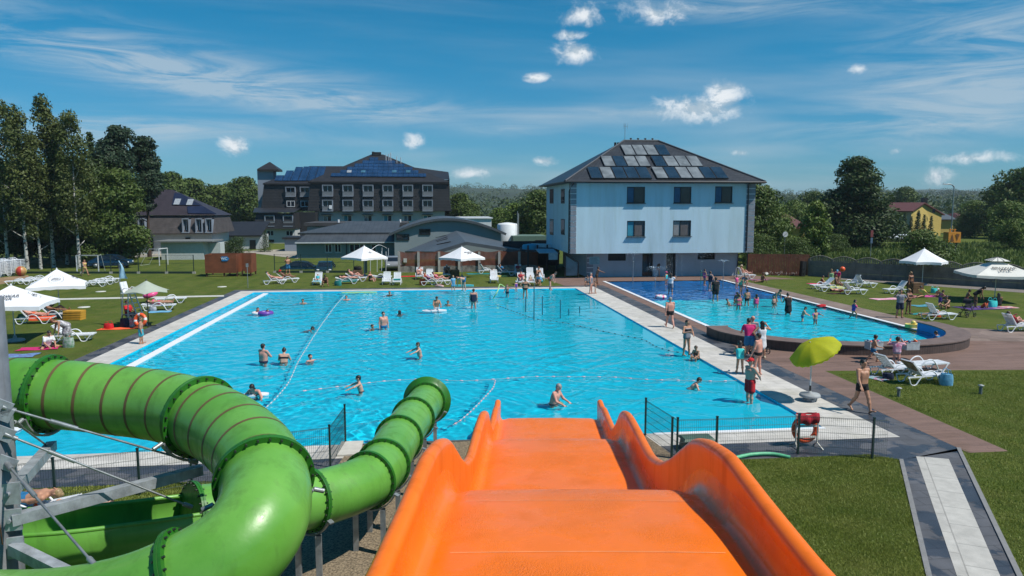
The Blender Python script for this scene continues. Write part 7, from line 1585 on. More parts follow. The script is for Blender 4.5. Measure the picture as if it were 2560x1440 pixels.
p=W(2348,952);t=thing('bollard_lamp','grey bollard lamp behind the lounger with a brown towel','lamp',p,0,'bollard lamps on the right lawn');b=MB();b.tube([(0,0,0),(0,0,.42)],.06,12);b.build('post',M('lamp_grey'),t);b=MB();b.lathe([(.11,.42),(.115,.435),(.03,.465),(0,.47)],16);b.build('lamp_cap',M('cap_pale'),t)
p=W(2015,1118);rk=thing('rescue_rack','white tube rack behind the mesh fence that carries a life ring','rack',p,R(-4));b=MB()
for s in(-.32,.32):b.tube([(s*.95,0,.12),(s,0,.95)],.022,8);b.tube([(s*.95,-.0,.14),(s*1.15,-.28,0)],.02,8);b.tube([(s*.95,0,.14),(s*1.15,.28,0)],.02,8)
for z in(.30,.62,.93):b.box((0,0,z),(.64,.03,.05))
b.build('rack_frame',M('rack_cream',(.62,.60,.52),.5),rk)
ringmesh('life_ring',p+Vector((0,.10,.50)),0,.33,.075,'orange','orange life ring hung on the white rack behind the mesh fence',rot=(R(86),0,0),cat='life ring')
b=MB();b.grid(lambda u,v:((u-.5)*.66,-.06-.05*math.sin(v*3.1)-.02*math.sin(u*17),.98-.30*v+.03*math.sin(u*9)),14,8);b.grid(lambda u,v:((u-.5)*.62,.06+.02*math.sin(u*13),.99-.26*v),10,4);o=b.build('red_cloth',M('cloth_crimson_fold',(.33,.008,.02),.8,.3,6,.5,12),None,p);tag(o,'crumpled dark red jacket hung over the white rack','jacket')
b=MB();b.tube(catmull([W(1838,1150)+Vector((0,0,.06)),W(1880,1143)+Vector((0,0,.08)),W(1930,1141)+Vector((0,0,.07)),W(1975,1147)+Vector((0,0,.04))],8),.05,10);tag(b.build('hose',M('mint_hose',(.10,.42,.22),.5,.15,9)),'mint green ribbed hose on the grass under the mesh fence','hose')
p=W(1741,1122);b=MB();b.box((0,0,.15),(.85,.5,.30),taper=(.92,.9));bx=b.build('green_box',M('box_green',(.03,.07,.05),.6),None,p);b=MB();b.box((0,0,.33),(.92,.56,.06),taper=(.9,.8));b.build('lid',M('lid_green',(.06,.11,.08),.6),bx);tag(bx,'dark green plastic box with a lid behind the orange slide','box')
rng=np.random.default_rng(12);DROP=M('water_drop',(.62,.74,.80),.15,.05,spec=.8)
def spray(label,px,py,h,pts_fn,n,rr=.012,polec=None):
 p=W(px,py);t=thing('water_jet',label,'fountain',p,0,'water jets of the splash deck');b=MB();b.tube([(0,0,-.1),(0,0,h)],.03,8);b.lathe([(.05,h-.05),(.06,h),(0,h+.01)],8);b.build('pipe',polec or STEEL,t)
 C=np.array([pts_fn()for _ in range(n)]);q=rng.normal(size=(n,4,3));q/=np.linalg.norm(q,axis=2,keepdims=True);q=C[:,None]+q*rr*.7*rng.uniform(.4,1.5,(n,1,1));q[:,:,2]+=0
 V=q.reshape(-1,3);i=np.arange(n)[:,None]*4;Fq=np.concatenate([i+np.array(f)for f in((0,1,2),(0,3,1),(1,3,2),(0,2,3))]);o=npmesh('water_spray',V,Fq,DROP,t,False);o['kind']='stuff'
def fan(h,v,spread,up=1.0):
 def f():
  a=rng.uniform(0,6.283);tt=rng.uniform(0,1)**.8*(v*up*2/9.8*.8);s=spread*rng.uniform(.6,1.1);return(math.cos(a)*s*tt,math.sin(a)*s*tt,h+v*up*tt-4.9*tt*tt)
 return f
spray('tall water jet opening into a fan in front of the left doorway',1582,707,1.9,fan(1.9,4.2,1.1),420,.022);spray('bushy low water jet on the dark blue splash deck',1638,718,.65,fan(.65,4.6,1.2),700,.022);spray('fan jet on a straight pipe at the right side of the splash deck',1807,720,2.1,fan(2.1,2.6,1.6,.8),380,.02)
spray('arching water jets over the splash deck before the right wall vent',1752,708,1.1,fan(1.1,6.2,1.05),520,.022,M('pipe_green',(.02,.25,.16),.5));spray('upright column of water behind the woman with raised arms',1666,700,.3,lambda:(rng.normal()*.18,rng.normal()*.1,rng.uniform(.3,2.5)),380,.024);spray('row of small upright jets by the right doorway',1690,698,.3,lambda:(rng.choice([-.5,0,.5])+rng.normal()*.08,rng.normal()*.1,rng.uniform(.3,2.2)),380,.022)
def goal(label,pts,d,w_=.08):
 t=thing('goal_frame',label,'goal');b=MB();a,c,h=pts;b.bar(a,a+Vector((0,0,h)),w_);b.bar(c,c+Vector((0,0,h)),w_);b.bar(a+Vector((0,0,h)),c+Vector((0,0,h)),w_);b.build('posts_and_bar',WHITEFR,t)
 b=MB();e=Vector(d)
 for p in(a,c):b.bar(p+Vector((0,0,h)),p+e*.5+Vector((0,0,h)),.04);b.bar(p+e,p+e*.5+Vector((0,0,h)),.03)
 b.bar(a+e,c+e,.03);b.build('rear_frame',WHITEFR,t)
goal('white football goal frame under the birches',(W(193,681),W(247,681),1.75),(0,1.5,0));goal('small white goal frame seen from the side by the white shed',(W(399,664),W(420,661),1.9),(-2.2,.3,0))
gz=thing('gazebo_frame','bare white gazebo frame beside the silver car','gazebo');b=MB()
for px,py in((926,678),(943,680),(954,678),(965,679),(971,668),(955,666)):p=W(px,py);b.bar(p,p+Vector((.05,0,2.1)),.05)
p,q=W(926,678),W(968,668);b.tube(catmull([p+Vector((0,0,2.1)),(p+q)/2+Vector((0,0,2.6)),q+Vector((0,0,2.1))],6),.03,6);b.build('bent_pole',WHITEFR,gz)
def make_car(col,label,pos,rz,z=0.):
 t=thing('parked_car',label,'car',(pos.x,pos.y,z),R(rz),'cars parked by the far lawn');PAINT=M('car_'+col,CL_.get(col,(.1,.1,.1)),.25,.05,1,spec=.6,coat=.5)
 side=[(-2.05,.32),(-2.08,.62),(-1.95,.86),(-1.35,.96),(-.75,1.36),(-.2,1.47),(.75,1.44),(1.45,1.15),(1.75,.98),(2.02,.92),(2.08,.6),(2.02,.32)]
 b=MB();n=len(side);V=[]
 for s,k in((-1,.80),(-1,1.),(1,1.),(1,.80)):
  for x,zz in side:V.append((x*(1 if k==1. else .985),s*(.86 if zz<.97 else .70)*(1 if k==1. else .93),zz if k==1. else zz*1.0+(.02 if zz>.5 else 0)))
 for r in range(3):b.add(V[r*n:(r+2)*n],[(i,(i+1)%n,n+(i+1)%n,n+i)for i in range(n)],True)
 b.add(V[:n],[tuple(range(n))]);b.add(V[3*n:],[tuple(range(n-1,-1,-1))]);b.build('body',PAINT,t)
 b=MB()
 for s in(-1,1):b.add([(-1.15,s*.845,1.0),(-.72,s*.72,1.33),(-.2,s*.72,1.41),(.72,s*.72,1.38),(1.25,s*.845,1.02)],[(0,1,2,3,4)])
 b.add([(-1.33,-.68,.985),(-1.33,.68,.985),(-.78,.6,1.365),(-.78,-.6,1.365)],[(0,1,2,3)]);b.add([(1.48,-.6,1.155),(1.48,.6,1.155),(.80,.58,1.435),(.80,-.58,1.435)],[(0,1,2,3)]);b.build('window',GLASS,t)
 for x in(-1.3,1.3):
  for s in(-1,1):b=MB();b.lathe([(.0,-.1),(.31,-.1),(.33,-.05),(.33,.05),(.31,.1),(0,.1)],18,(x,s*.78,.33),axis=(0,1,0));wh=b.build('wheel',BLACK,t);b=MB();b.lathe([(0,.11),(.2,.108),(.2,.10)],14,(x,s*.78,.33),axis=(0,s,0));b.build('rim',STEEL,wh)
 for s in(-1,1):b=MB();b.ball((-2.03,s*.62,.68),(.06,.17,.09),10);b.build('headlight',M('headlight',(.7,.72,.74),.1),t);b=MB();b.ball((-.85,s*.95,.98),(.08,.1,.07),8);b.build('mirror',PAINT,t)
 return t
CL_.update({'darkteal':(.008,.025,.035),'silver':(.22,.23,.24),'deepblue':(.006,.03,.07)})
make_car('darkteal','dark car parked beyond the wire fence behind the man in blue shorts',W(743,677)+Vector((0,2.3,0)),180,-.62);make_car('darkteal','dark car beyond the wire fence right of the other dark car',W(807,677)+Vector((0,2.3,0)),92,-.62);make_car('silver','silver grey car facing the pool beside the red brown fence',W(982,678)+Vector((0,2,0)),95,0.);make_car('deepblue','dark blue car standing behind the goal frame',W(248,676)+Vector((0,3,0)),180,0.)
for px,py,lb in((210,768,'pale round cover in the lawn right of the yellow mats'),(252,729,'pale round cover in the lawn beyond the narrow path'),(555,717,'pale round cover in the lawn near the far pool corner')):p=W(px,py);b=MB();b.lathe([(.38,0),(.36,.025),(0,.03)],20);tag(b.build('drain_cover',M('pale_kerb'),None,(p.x,p.y,0)),lb,'cover','round covers in the left lawn')
b=MB();p=W(620,720);b.tube([(0,0,0),(0,0,1.9)],.03,8);b.box((0,0,1.9),(.2,.04,.3));tag(b.build('marker_pole',STEEL,None,p),'slim grey pole at the far left pool corner','pole')
for px,py,lb in((2184,872,'clear crate of colourful toys on the wall behind the walking boy'),(2275,873,'clear crate of colourful toys on the wall behind the girl in pink')):
 p=W(px,py,.47);t=thing('toy_crate',lb,'crate',p,.02,'toy crates on the curved wall');b=MB();w2,d2,h2=.62,.40,.34
 for s in(-1,1):b.box((0,s*d2/2,h2/2),(w2,.015,h2));b.box((s*w2/2,0,h2/2),(.015,d2,h2));b.box((0,s*d2/2,h2),(w2+.03,.03,.03));b.box((s*w2/2,0,h2),(.03,d2,.03))
 b.box((0,0,.01),(w2,d2,.015));b.build('crate_shell',M('crate_clear',(.42,.45,.47),.3,.15,6),t);b=MB();cols=('red','yellow','pink','sky','orange','blue')
 for k in range(26):b.ball((random.uniform(-.27,.27),random.uniform(-.17,.17),random.uniform(.1,.40)),random.uniform(.035,.07),8,mi=k%6)
 b.build('toy',[M('toy_'+c,CL_[c],.4)for c in cols],t)
p=W(2237,868,-.04);b=MB()
for s in(-.24,.24):b.tube([(s,0,-.4),(s,0,.62)],.014,6)
b.tube([(-.24,0,.62),(.24,0,.62)],.014,6);tag(b.build('hand_rail',M('rail_pinkish',(.30,.22,.30),.5),None,p),'thin rail frame in the children pool between the toy crates','rail')
def stroller(px,py,rz,label):
 p=W(px,py);t=thing('stroller',label,'stroller',p,R(rz));b=MB()
 for s in(-.24,.24):b.tube([(-.5,s,1.0),(-.1,s,.5),(.38,s,.12)],.018,6);b.tube([(-.3,s,.12),(.05,s,.55),(.2,s,.75)],.018,6)
 b.tube([(-.5,-.24,1.0),(-.5,.24,1.0)],.02,6);b.build('frame',BLACK,t)
 b=MB();b.grid(lambda u,v:(-.28+.42*u+.10*math.sin(3*u),(v-.5)*.46,.86-.62*u+.34*u*u),8,6);b.box((.2,0,.42),(.3,.44,.06),(0,-.2,0));b.build('seat',M('stroller_cloth',(.02,.022,.03),.9),t)
 b=MB();b.grid(lambda u,v:(-.18+.34*math.sin(u*1.6),(v-.5)*.5,.86+.26*math.cos(u*2.2-.5)),8,6);b.build('hood',M('stroller_cloth'),t)
 for x,s in((-.3,-.26),(-.3,.26),(.38,-.24),(.38,.24)):b=MB();P=[(x+.13*math.cos(6.2832*k/18),s,.14+.13*math.sin(6.2832*k/18))for k in range(18)];b.tube(P,.022,6,closed=True);b.bar((x-.12,s,.14),(x+.12,s,.14),.014);b.bar((x,s,.02),(x,s,.26),.014);b.build('wheel',BLACK,t)
stroller(2418,792,200,'black stroller beside the lounger under the cream parasol');stroller(1893,883,-10,'dark stroller half hidden behind the family at the curved wall')
p=W(2006,691);b=MB();b.box((0,0,.75),(.42,.4,1.45),(.0,.06,.1));b.box((-.02,-.24,.95),(.34,.02,.36),(.0,.06,.1));b.box((-.04,-.24,.5),(.34,.02,.36),(.0,.06,.1));tag(b.build('loudspeaker',BLACK,None,(p.x,p.y,.0)),'tall black loudspeaker standing before the brown board fence','loudspeaker')
random.seed(4);b=MB()
for k in range(70):p=W(random.uniform(1912,1998),random.uniform(684,689));s=random.uniform(.12,.3);b.box((p.x,p.y,s*.4),(s*1.5,s,s*.8),(random.random(),random.random(),random.random()*3),taper=(.7,.7))
tag(b.build('white_rubble',M('rubble_white',(.56,.55,.52),.9,.12,3)),'strip of white rubble at the foot of the brown board fence','rubble',kind='stuff')
p=WY(2378,575,110);st_=thing('street_lamp','grey street lamp with a curved arm beyond the fence at the right','street lamp',(p.x,p.y,-1));zt_=WY(2381,462,110).z;b=MB();b.tube(catmull([(0,0,0),(0,0,zt_-.3),(-.1,0,zt_+.7),(-.6,0,zt_+1.05),(-1.3,0,zt_+1.1)],6),[.09]*24+[.06],8);b.build('pole',STEEL,st_);b=MB();b.box((-1.6,0,zt_+1.1),(.8,.25,.14),(0,.1,0),taper=(.8,.7));b.build('lamp_head',M('lamp_head_grey',(.35,.36,.37),.5),st_)
p=WY(2380,592,84);mc=thing('yellow_machine','yellow machine body on legs beside the street lamp','machine',(p.x,p.y,-.2));z0,z1=WY(2380,606,84).z+.2,WY(2380,580,84).z+.2;b=MB();b.box((0,0,(z0+z1)/2),(1.65,1.,z1-z0),taper=(1,.9));b.box((-.3,0,z1+.2),(.12,.12,.4));b.box((.3,0,z1+.2),(.12,.12,.4));b.bar((-.45,0,z1+.3),(.5,0,z1+.3),.07);b.build('machine_body',M('machine_yellow',(.55,.22,.015),.5,.1),mc)
b=MB();b.add([(-.6,-.52,z0+.15),(-.1,-.52,z0+.15),(-.35,-.52,z1-.2)],[(0,1,2)]);b.add([(.1,-.52,z1-.2),(.62,-.52,z1-.25),(.3,-.52,z0+.2)],[(0,2,1)]);b.build('dark_recess',M('dark_ochre',(.16,.06,.01),.7),mc);b=MB()
for s in(-.6,.6):b.bar((s,0,0),(s,0,z0),.14)
b.build('leg',BLACK,mc)
def sign(px,pyb,pyt,y,r,m,label,arrow=False):
 p=WY(px,pyb,y);zt=WY(px,pyt,y).z;t=thing('road_sign',label,'road sign',(p.x,p.y,min(0,p.z)));b=MB();b.tube([(0,0,0),(0,0,zt-min(0,p.z))],.04,8);b.build('post',STEEL,t);b=MB();b.lathe([(r,-.02),(r,.02)],20,(0,-.06,zt-min(0,p.z)-r),axis=(0,1,0));b.build('disc',m,t);b=MB();b.bar((-r*.5,-.09,zt-min(0,p.z)-r*1.5),(r*.5,-.09,zt-min(0,p.z)-r*.5),.07,.01);b.build('sign_bar',BLACK,t)
sign(1961,625,579,84,.33,M('sign_white',(.62,.65,.66),.5),'round white road sign with a dark bar beyond the brown fence')
p=WY(2176,640,80);t=thing('info_post','narrow red and blue info post by the road','sign',(p.x,p.y,0));za,zb2=WY(2176,575,80).z,WY(2176,608,80).z;b=MB();b.tube([(0,0,0),(0,0,za)],.04,8);b.build('post',STEEL,t);b=MB();b.box((0,-.06,(za+zb2)/2+(za-zb2)*.22),(.32,.05,(za-zb2)*.5));b.box((0,-.06,zb2+(za-zb2)*.2),(.26,.05,(za-zb2)*.4),mi=1);b.build('sign_panel',[M('dull_red',(.22,.05,.05),.6),M('dull_blue',(.10,.16,.24),.6)],t)
t=thing('cold_frame','long row of white glazed cold frames beyond the meadow','cold frame');
for k in range(8):a,c=WY(2222+9.6*k,595,105),WY(2230+9.6*k,586,105);b=MB();b.thick([(a.x,105,a.z),(c.x,105,a.z),(c.x+.15,106,c.z),(a.x+.15,106,c.z)],.08);b.build('glazed_panel',M('cold_frame_white',(.55,.60,.64),.3,.1),t)
GW,GS,GLW,GK='swimmers in the main pool','people along the pool edge','people on the lawns','bathers in the children pool'
def swim(label,px,py,sink,pose='water',face=0,**k):return person(label,pose,W(px,py,-.06),face,z=-.06,sink=sink,group=GW,**k)
swim('woman with dark hair in a pale ring beside the purple ring',645,783,1.30,face=20,skin='p',hair='k',hs='long',fem=1,wear=[('bikini','black')])
swim('child in the purple inflatable ring',669,784,.98,face=60,ht=1.3,child=1,skin='p',hair='b')
swim('dark haired swimmer with spread arms at the far left of the pool',757,758,1.36,'armsout',0,hair='k')
swim('swimmer with light forehead near the far end of the lane rope',866,749,1.36,'armsout',0,hair='b',skin='p')
swim('swimmer with only head and dark top showing near the far pool edge',974,738,1.36,'water',20,hair='b',wear=[('tee','black')])
swim('person kneeling on a white board in the pool',1091,778,.62,'hold',10,ht=1.7,skin='m',hair='k',wear=[('trunks','white')])
swim('swimmer on the back lifting an arm beside the white board',1120,762,1.36,'wave',-20,skin='m',hair='k')
swim('stout woman in a dark strapless swimsuit seen from behind',1184,769,.38,'stand',180,fat=1.25,fem=1,skin='p',hair='b',wear=[('swimsuit','navy')])
swim('dark haired head right of the man standing waist deep',999,786,1.40,'water',180,hair='k',hs='long',fem=1)
swim('tall slim man standing waist deep in the pool\'s centre',959,819,.86,'stand',20,ht=1.82,skin='p',hair='k',wear=[('trunks','blue')])
swim('short haired boy\'s head left of the man standing waist deep',931,821,1.16,'water',60,ht=1.45,hair='k',child=1)
swim('swimmer gliding left of the lane rope with wet dark hair',763,825,1.34,'swim',90,hair='k')
swim('broad man with folded arms standing waist deep left of the lane rope',659,905,.92,'cross',150,ht=1.8,fat=1.15,skin='p',hair='k',wear=[('trunks','navy')])
swim('woman with a hair bun seen from behind, chest deep',709,904,1.06,'hold',180,fem=1,skin='l',hair='k',hs='bun',wear=[('bikini','black')])
swim('boy beside the lane rope showing head and shoulders',776,902,1.14,'arm1',40,ht=1.5,child=1,skin='p',hair='k')
swim('boy in pink shorts sitting up in the pool\'s middle',1050,889,.80,'reach',-70,ht=1.5,child=1,skin='l',hair='b',wear=[('trunks','pink')])
swim('woman with long wet hair leaning on a board near the green tube',647,986,1.05,'swim',-20,fem=1,skin='p',hair='k',hs='side',fine=1,wear=[('bikini','brown')])
swim('boy stretching both arms out to the left',903,975,.86,'reach',-80,ht=1.5,child=1,skin='l',hair='k',fine=1,wear=[('trunks','navy')])
swim('man carrying a small child in front of the orange slide',1383,1007,1.02,'hold',55,ht=1.82,fat=1.1,skin='p',hair='g',fine=1,wear=[('trunks','navy')])
swim('small child in a yellow vest carried by the man in the pool',1401,1000,.50,'hug',-80,ht=.95,child=1,skin='m',hair='k',wear=[('tee','yellow'),('cap','brown')])
swim('boy wading in front of the girl in a turquoise suit',1724,968,.88,'swim',75,ht=1.45,child=1,skin='l',hair='b',fine=1)
pad('swim_board',640,988,.4,.9,.05,-85,'white','white swim board held by the woman with long wet hair','board',-.05)
person('man in a red cap and red shorts standing in the shallow pool corner','back',W(1873,1018,-.25),-75,1.80,'l','k',wear=[('shorts','red'),('cap','red')],z=-.25,fine=1,group=GS,fat=1.05)
person('woman in a black bikini holding her hair at the pool edge','chest',W(1716,889,-.03),20,1.72,'m','k','side',[('swimsuit','grey'),('bikini','black')],fem=1,z=-.05,fine=1,group=GS)
person('child sitting with knees drawn up at the pool edge','hug',W(1742,898,-.03),-50,1.25,'m','b',child=1,wear=[('swimsuit','brown')],z=-.05,fine=1,group=GS)
person('girl in a turquoise swimsuit standing on the pool edge','hold',W(1849,934),165,1.42,'m','k','long',[('swimsuit','turq')],fem=1,child=1,fine=1,group=GS)
person('stout man in dark briefs walking behind the red cap','stand2',W(1893,938),-140,1.78,'p','b',fat=1.15,wear=[('briefs','black')],fine=1,group=GS,hy=20)
person('man in a pink red shirt and jeans shorts by the curved wall','hold',W(1872,893),170,1.84,'m','k',fat=1.08,wear=[('tee','magenta'),('shorts','blue')],fine=1,group=GS)
person('bald man half hidden behind the pink red shirt','stand',W(1886,889)+Vector((0,.3,0)),165,1.84,'p','g','bald',[('tee','grey'),('shorts','navy')],fine=1,group=GS)
person('woman in a white summer dress shading her eyes','shade',W(1902,895),175,1.74,'m','k','long',[('dress','white'),('shoes','beige')],fem=1,fine=1,group=GS)
person('man in black trunks walking away along the paving','walk',W(1674,819),178,1.82,'p','g',fat=1.18,wear=[('trunks','black')],fine=1,group=GS)
person('slim person in a grey swimsuit at the far right pool corner','stand',W(1477,735),60,1.70,'p','g',wear=[('swimsuit','grey')],fem=1,group=GS)
person('small child at the far right pool corner','stand',W(1488,734),80,1.05,'m','b',child=1,wear=[('trunks','white')],group=GS)
person('dark haired man pointing at the splash deck','reach',W(1492,714),90,1.7,'d','k',wear=[('trunks','brown')],group=GS)
person('person crouching behind the pool corner pair','crouch',W(1471,716),-30,1.6,'m','k',wear=[('tee','floral')],group=GS)
person('man in bright red trunks bending to the pool','bend2',W(1374,725,-.05),60,1.78,'p','b',wear=[('trunks','orange')],group=GS,z=-.08)
person('girl in a black bikini with hands on hips, seen from behind','hips',W(1313,748,-.1),180,1.66,'m','y','bun',[('bikini','black')],fem=1,z=-.15,group=GS)
person('boy holding a lime noodle in the shallow far edge','arm1',W(1268,742,-.06),-30,1.25,'p','b',child=1,wear=[('trunks','navy')],z=-.30,group=GS)
person('small girl in purple and pink splashing at the far edge','stand',W(1290,730,-.06),30,1.0,'p','y',child=1,wear=[('swimsuit','purple'),('cap','white')],z=-.12,group=GS)
person('child wrapped in a pale cyan towel at the far edge','stand',W(1133,727),20,1.30,'l','y',child=1,wear=[('tee','sky'),('shorts','sky')],group=GS)
person('man bending down beside the child in cyan','bend',W(1160,729),-60,1.75,'l','r',wear=[('trunks','blue')],group=GS)
person('boy in cyan shorts standing on the paving by the life ring','stand',W(354,860),100,1.42,'m','b',child=1,wear=[('shorts','cyan')],fine=1,group=GS)
person('lifeguard in a red shirt sitting under the tall chair','chair',W(322,808),70,1.78,'d','k',wear=[('tee','red'),('shorts','navy')],z=.0,group=GLW)
def lie(label,px,py,rz,pose='recline',z=.40,dy=0.,**k):
 p=W(px,py);a=R(rz);q=Vector((p.x-math.sin(a)*dy,p.y+math.cos(a)*dy,0));return person(label,pose,q,rz+180,z=z,group=GLW,**k)
lie('sunbather lying on the lounger beside the lifeguard chair',398,775,-80,'supine',skin='m',hair='k',hs='long',fem=1,wear=[('bikini','pink')])
lie('person resting on the lounger with an orange towel',88,808,-84,'recline',dy=-.18,skin='p',hair='k',wear=[('trunks','orange')],fem=1)
lie('dark tanned man lounging with a raised knee in parasol shade',138,797,-84,'recline2',dy=-.1,skin='d',hair='k',ht=1.85,wear=[('trunks','brown')])
person('man in a white shirt sitting cross legged on a magenta towel','tailor',W(116,870),60,1.76,'m','k',wear=[('tee','white'),('trunks','black')],fine=1,group=GLW,z=.02)
person('woman in a floral dress bending over a lounger','bend',W(170,860),-50,1.68,'m','r','bun',[('dress','floral')],fem=1,fat=1.2,fine=1,group=GLW,extra=dict(lean=62))
person('woman in a yellow bikini walking below the birches','walk',W(213,690),70,1.70,'m','b','long',[('bikini','yellow')],fem=1,group=GLW)
person('man in blue shorts eating by the wire fence','face',W(720,686),20,1.85,'m','k',wear=[('shorts','blue')],group=GLW)
lie('sunbather on the leftmost lounger of the far lawn',686,710,-72,'recline',dy=-.15,skin='p',hair='k',fem=1,hs='bun',wear=[('bikini','navy')]);lie('woman in a red hat reading on a lounger',718,706,-72,'recline2',dy=-.15,skin='d',hair='k',fem=1,wear=[('swimsuit','brown'),('hat','red')])
lie('small child on a lounger with a cyan towel',795,711,178,'sit',dy=.1,skin='p',hair='g',ht=1.0,child=1,wear=[('tee','cyan')]);person('woman crouching beside the child\'s lounger','crouch',W(813,716),10,1.65,'d','k','bun',[('swimsuit','brown')],fem=1,group=GLW)
lie('man sitting back on a lounger by the wooden box',890,703,-88,'recline2',dy=-.2,skin='p',hair='b',wear=[('trunks','grey')]);lie('person lying flat on the teal draped lounger',868,709,-88,'supine',dy=.05,skin='p',hair='b',wear=[('trunks','grey')])
person('woman sitting on the grass leaning on one hand','kneesup',W(926,703),60,1.68,'p','b','long',[('swimsuit','black')],fem=1,group=GLW,z=.03)
lie('woman in white reclining on the lounger beside the red mat',1049,697,178,'recline2',dy=.0,skin='p',hair='b',fem=1,fat=1.1,wear=[('bikini','white')]);lie('woman in purple reclining in front of the orange bag',1078,712,-82,'recline',dy=-.15,skin='p',hair='g',fem=1,fat=1.1,wear=[('swimsuit','purple')]);lie('woman in pink with raised knee beside the woman in purple',1100,711,-82,'recline2',dy=-.15,skin='p',hair='b',fem=1,wear=[('swimsuit','pink')]);lie('dark tanned heavy man in a white cap under the parasol',1117,693,178,'recline2',dy=.0,skin='d',hair='k',fat=1.3,wear=[('trunks','black'),('cap','white')])
person('seated woman in a black and white suit near the navy towel','hug',W(1228,693),30,1.68,'p','b',wear=[('swimsuit','floral')],fem=1,group=GLW,z=.03)
lie('person in a red shirt on a lounger by the far pool edge',1303,712,176,'recline2',dy=0,skin='p',hair='k',wear=[('tee','crimson'),('trunks','grey')]);lie('baby in orange on a lounger by the far pool edge',1326,712,176,'sit',dy=.1,skin='p',hair='b',ht=.9,child=1,wear=[('tee','beige')])
person('tanned woman standing stooped beside the baby\'s lounger','bend2',W(1343,712),30,1.66,'m','r','bun',[('bikini','brown')],fem=1,group=GLW,extra=dict(lean=20));person('person in a pale blue shirt crouching by the loungers','crouch',W(1353,714),-60,1.7,'m','k',wear=[('tee','sky'),('shorts','teal')],group=GLW)
lie('person in a blue shirt on a shaded lounger',1263,688,-90,'recline2',dy=-.1,skin='m',hair='k',wear=[('tee','blue')]);lie('person in a dark red shirt in the pergola shade',1296,688,178,'recline2',dy=0.,skin='m',hair='k',wear=[('tee','crimson')])
person('bather hidden behind a parasol pole at the picket fence','stand',W(1147,679),0,1.75,'d','k',wear=[('shorts','black')],group=GLW)
def kid(label,px,py,sink=.1,pose='stand',face=0,**k):return person(label,pose,W(px,py,-.04),face,z=-.04,sink=sink,group=GK,**k)
kid('blond woman in a dark strapless suit among the jets',1645,692,0,'hold',165,ht=1.72,skin='p',hair='y',hs='bun',fem=1,wear=[('swimsuit','brown')]);kid('woman in white and grey holding up a phone',1676,737,.02,'phone',150,ht=1.74,skin='m',hair='b',hs='long',fem=1,wear=[('tee','white'),('shorts','grey')]);kid('child in a pink cap behind the woman with the phone',1665,712,.05,'stand',40,ht=1.25,child=1,skin='m',hair='b',wear=[('swimsuit','turq'),('cap','pink')])
kid('woman in purple leggings by the green water pipe',1761,714,.02,'arm1',100,ht=1.5,skin='m',hair='k',fem=1,wear=[('swimsuit','pink')]);kid('woman in a navy swimsuit with pale legs',1775,728,.02,'arm1',120,ht=1.68,skin='l',hair='b',fem=1,hs='bun',wear=[('swimsuit','navy')]);kid('man in a black shirt and black shorts standing on the splash deck',1788,754,.02,'stand',175,ht=1.84,skin='m',hair='k',wear=[('tee','black'),('shorts','black')])
kid('person bending over by the right rim with a lime belt',1851,738,.05,'bend2',30,ht=1.7,skin='m',hair='b',wear=[('swimsuit','lime')]);kid('child in a white shirt at the right rim',1841,722,.02,'stand',30,ht=1.2,child=1,skin='p',hair='b',wear=[('tee','pink')]);kid('person in grey squatting at the right rim',1863,714,0,'crouch',-30,ht=1.65,skin='m',hair='g',wear=[('tee','grey')])
kid('child lying on the back at the edge of the dark blue deck',1824,764,.12,'sit',80,ht=1.2,child=1,skin='m',hair='k',wear=[('trunks','black')]);kid('woman in purple squatting behind the pink top girl',1846,760,.1,'crouch',-40,ht=1.6,skin='d',hair='k',fem=1,wear=[('swimsuit','purple')]);kid('girl with a pink strap top standing knee deep',1846,774,.35,'stand',170,ht=1.45,skin='m',hair='b',fem=1,hs='bun',child=1,wear=[('bikini','pink')]);kid('boy with lime shorts band seen from behind',1867,763,.25,'stand2',178,ht=1.45,child=1,skin='m',hair='k',wear=[('trunks','black')]);kid('girl in a bright pink swimsuit seen from behind',1890,768,.35,'stand',178,ht=1.3,child=1,skin='p',hair='k',hs='long',fem=1,wear=[('swimsuit','pink')])
kid('woman in grey lifting a toddler out of the water',1936,764,.3,'bend2',20,ht=1.7,skin='m',hair='k',fem=1,wear=[('swimsuit','grey')]);kid('toddler lifted by the woman in grey',1934,771,.1,'stand',180,ht=.95,child=1,skin='p',hair='y',wear=[('trunks','brown')]);kid('woman in a black dress standing in the shallow pool',1970,785,.32,'hold',170,ht=1.72,skin='m',hair='k',fem=1,hs='bun',wear=[('dress','black')])
kid('pale boy in blue trunks looking at the other child',2006,802,.32,'hold',60,ht=1.25,child=1,skin='l',hair='k',wear=[('trunks','blue')]);kid('child with purple arm bands holding arms out',2038,808,.36,'armsout',20,ht=1.25,child=1,skin='m',hair='k',wear=[('bands','purple'),('trunks','grey')]);kid('girl with pink arm bands running along the rim',2133,795,.12,'run',70,ht=1.35,child=1,skin='m',hair='k',hs='tail',fem=1,wear=[('swimsuit','purple'),('bands','pink')])
kid('child in a blue shirt standing by the blue lined wall',2346,869,.42,'hold',-150,ht=1.3,child=1,skin='m',hair='k',fine=1,wear=[('tee','blue')])
person('boy in blue trunks running past the curved wall','run',W(2181,908),60,1.35,'m','k',child=1,wear=[('trunks','blue')],fine=1,group=GS,hy=-40);person('girl in a pink and white shirt lifting her arms to her head','shade',W(2240,920),160,1.4,'p','k','bun',[('tee','pinkdye'),('briefs','grey')],child=1,fem=1,fine=1,group=GLW,extra=dict(aL=(50,60,140,-30)))
person('bare chested man in black trunks walking towards the slide','walk',W(2152,1030),8,1.86,'m','k',wear=[('trunks','black')],fine=1,group=GS,hy=-8)
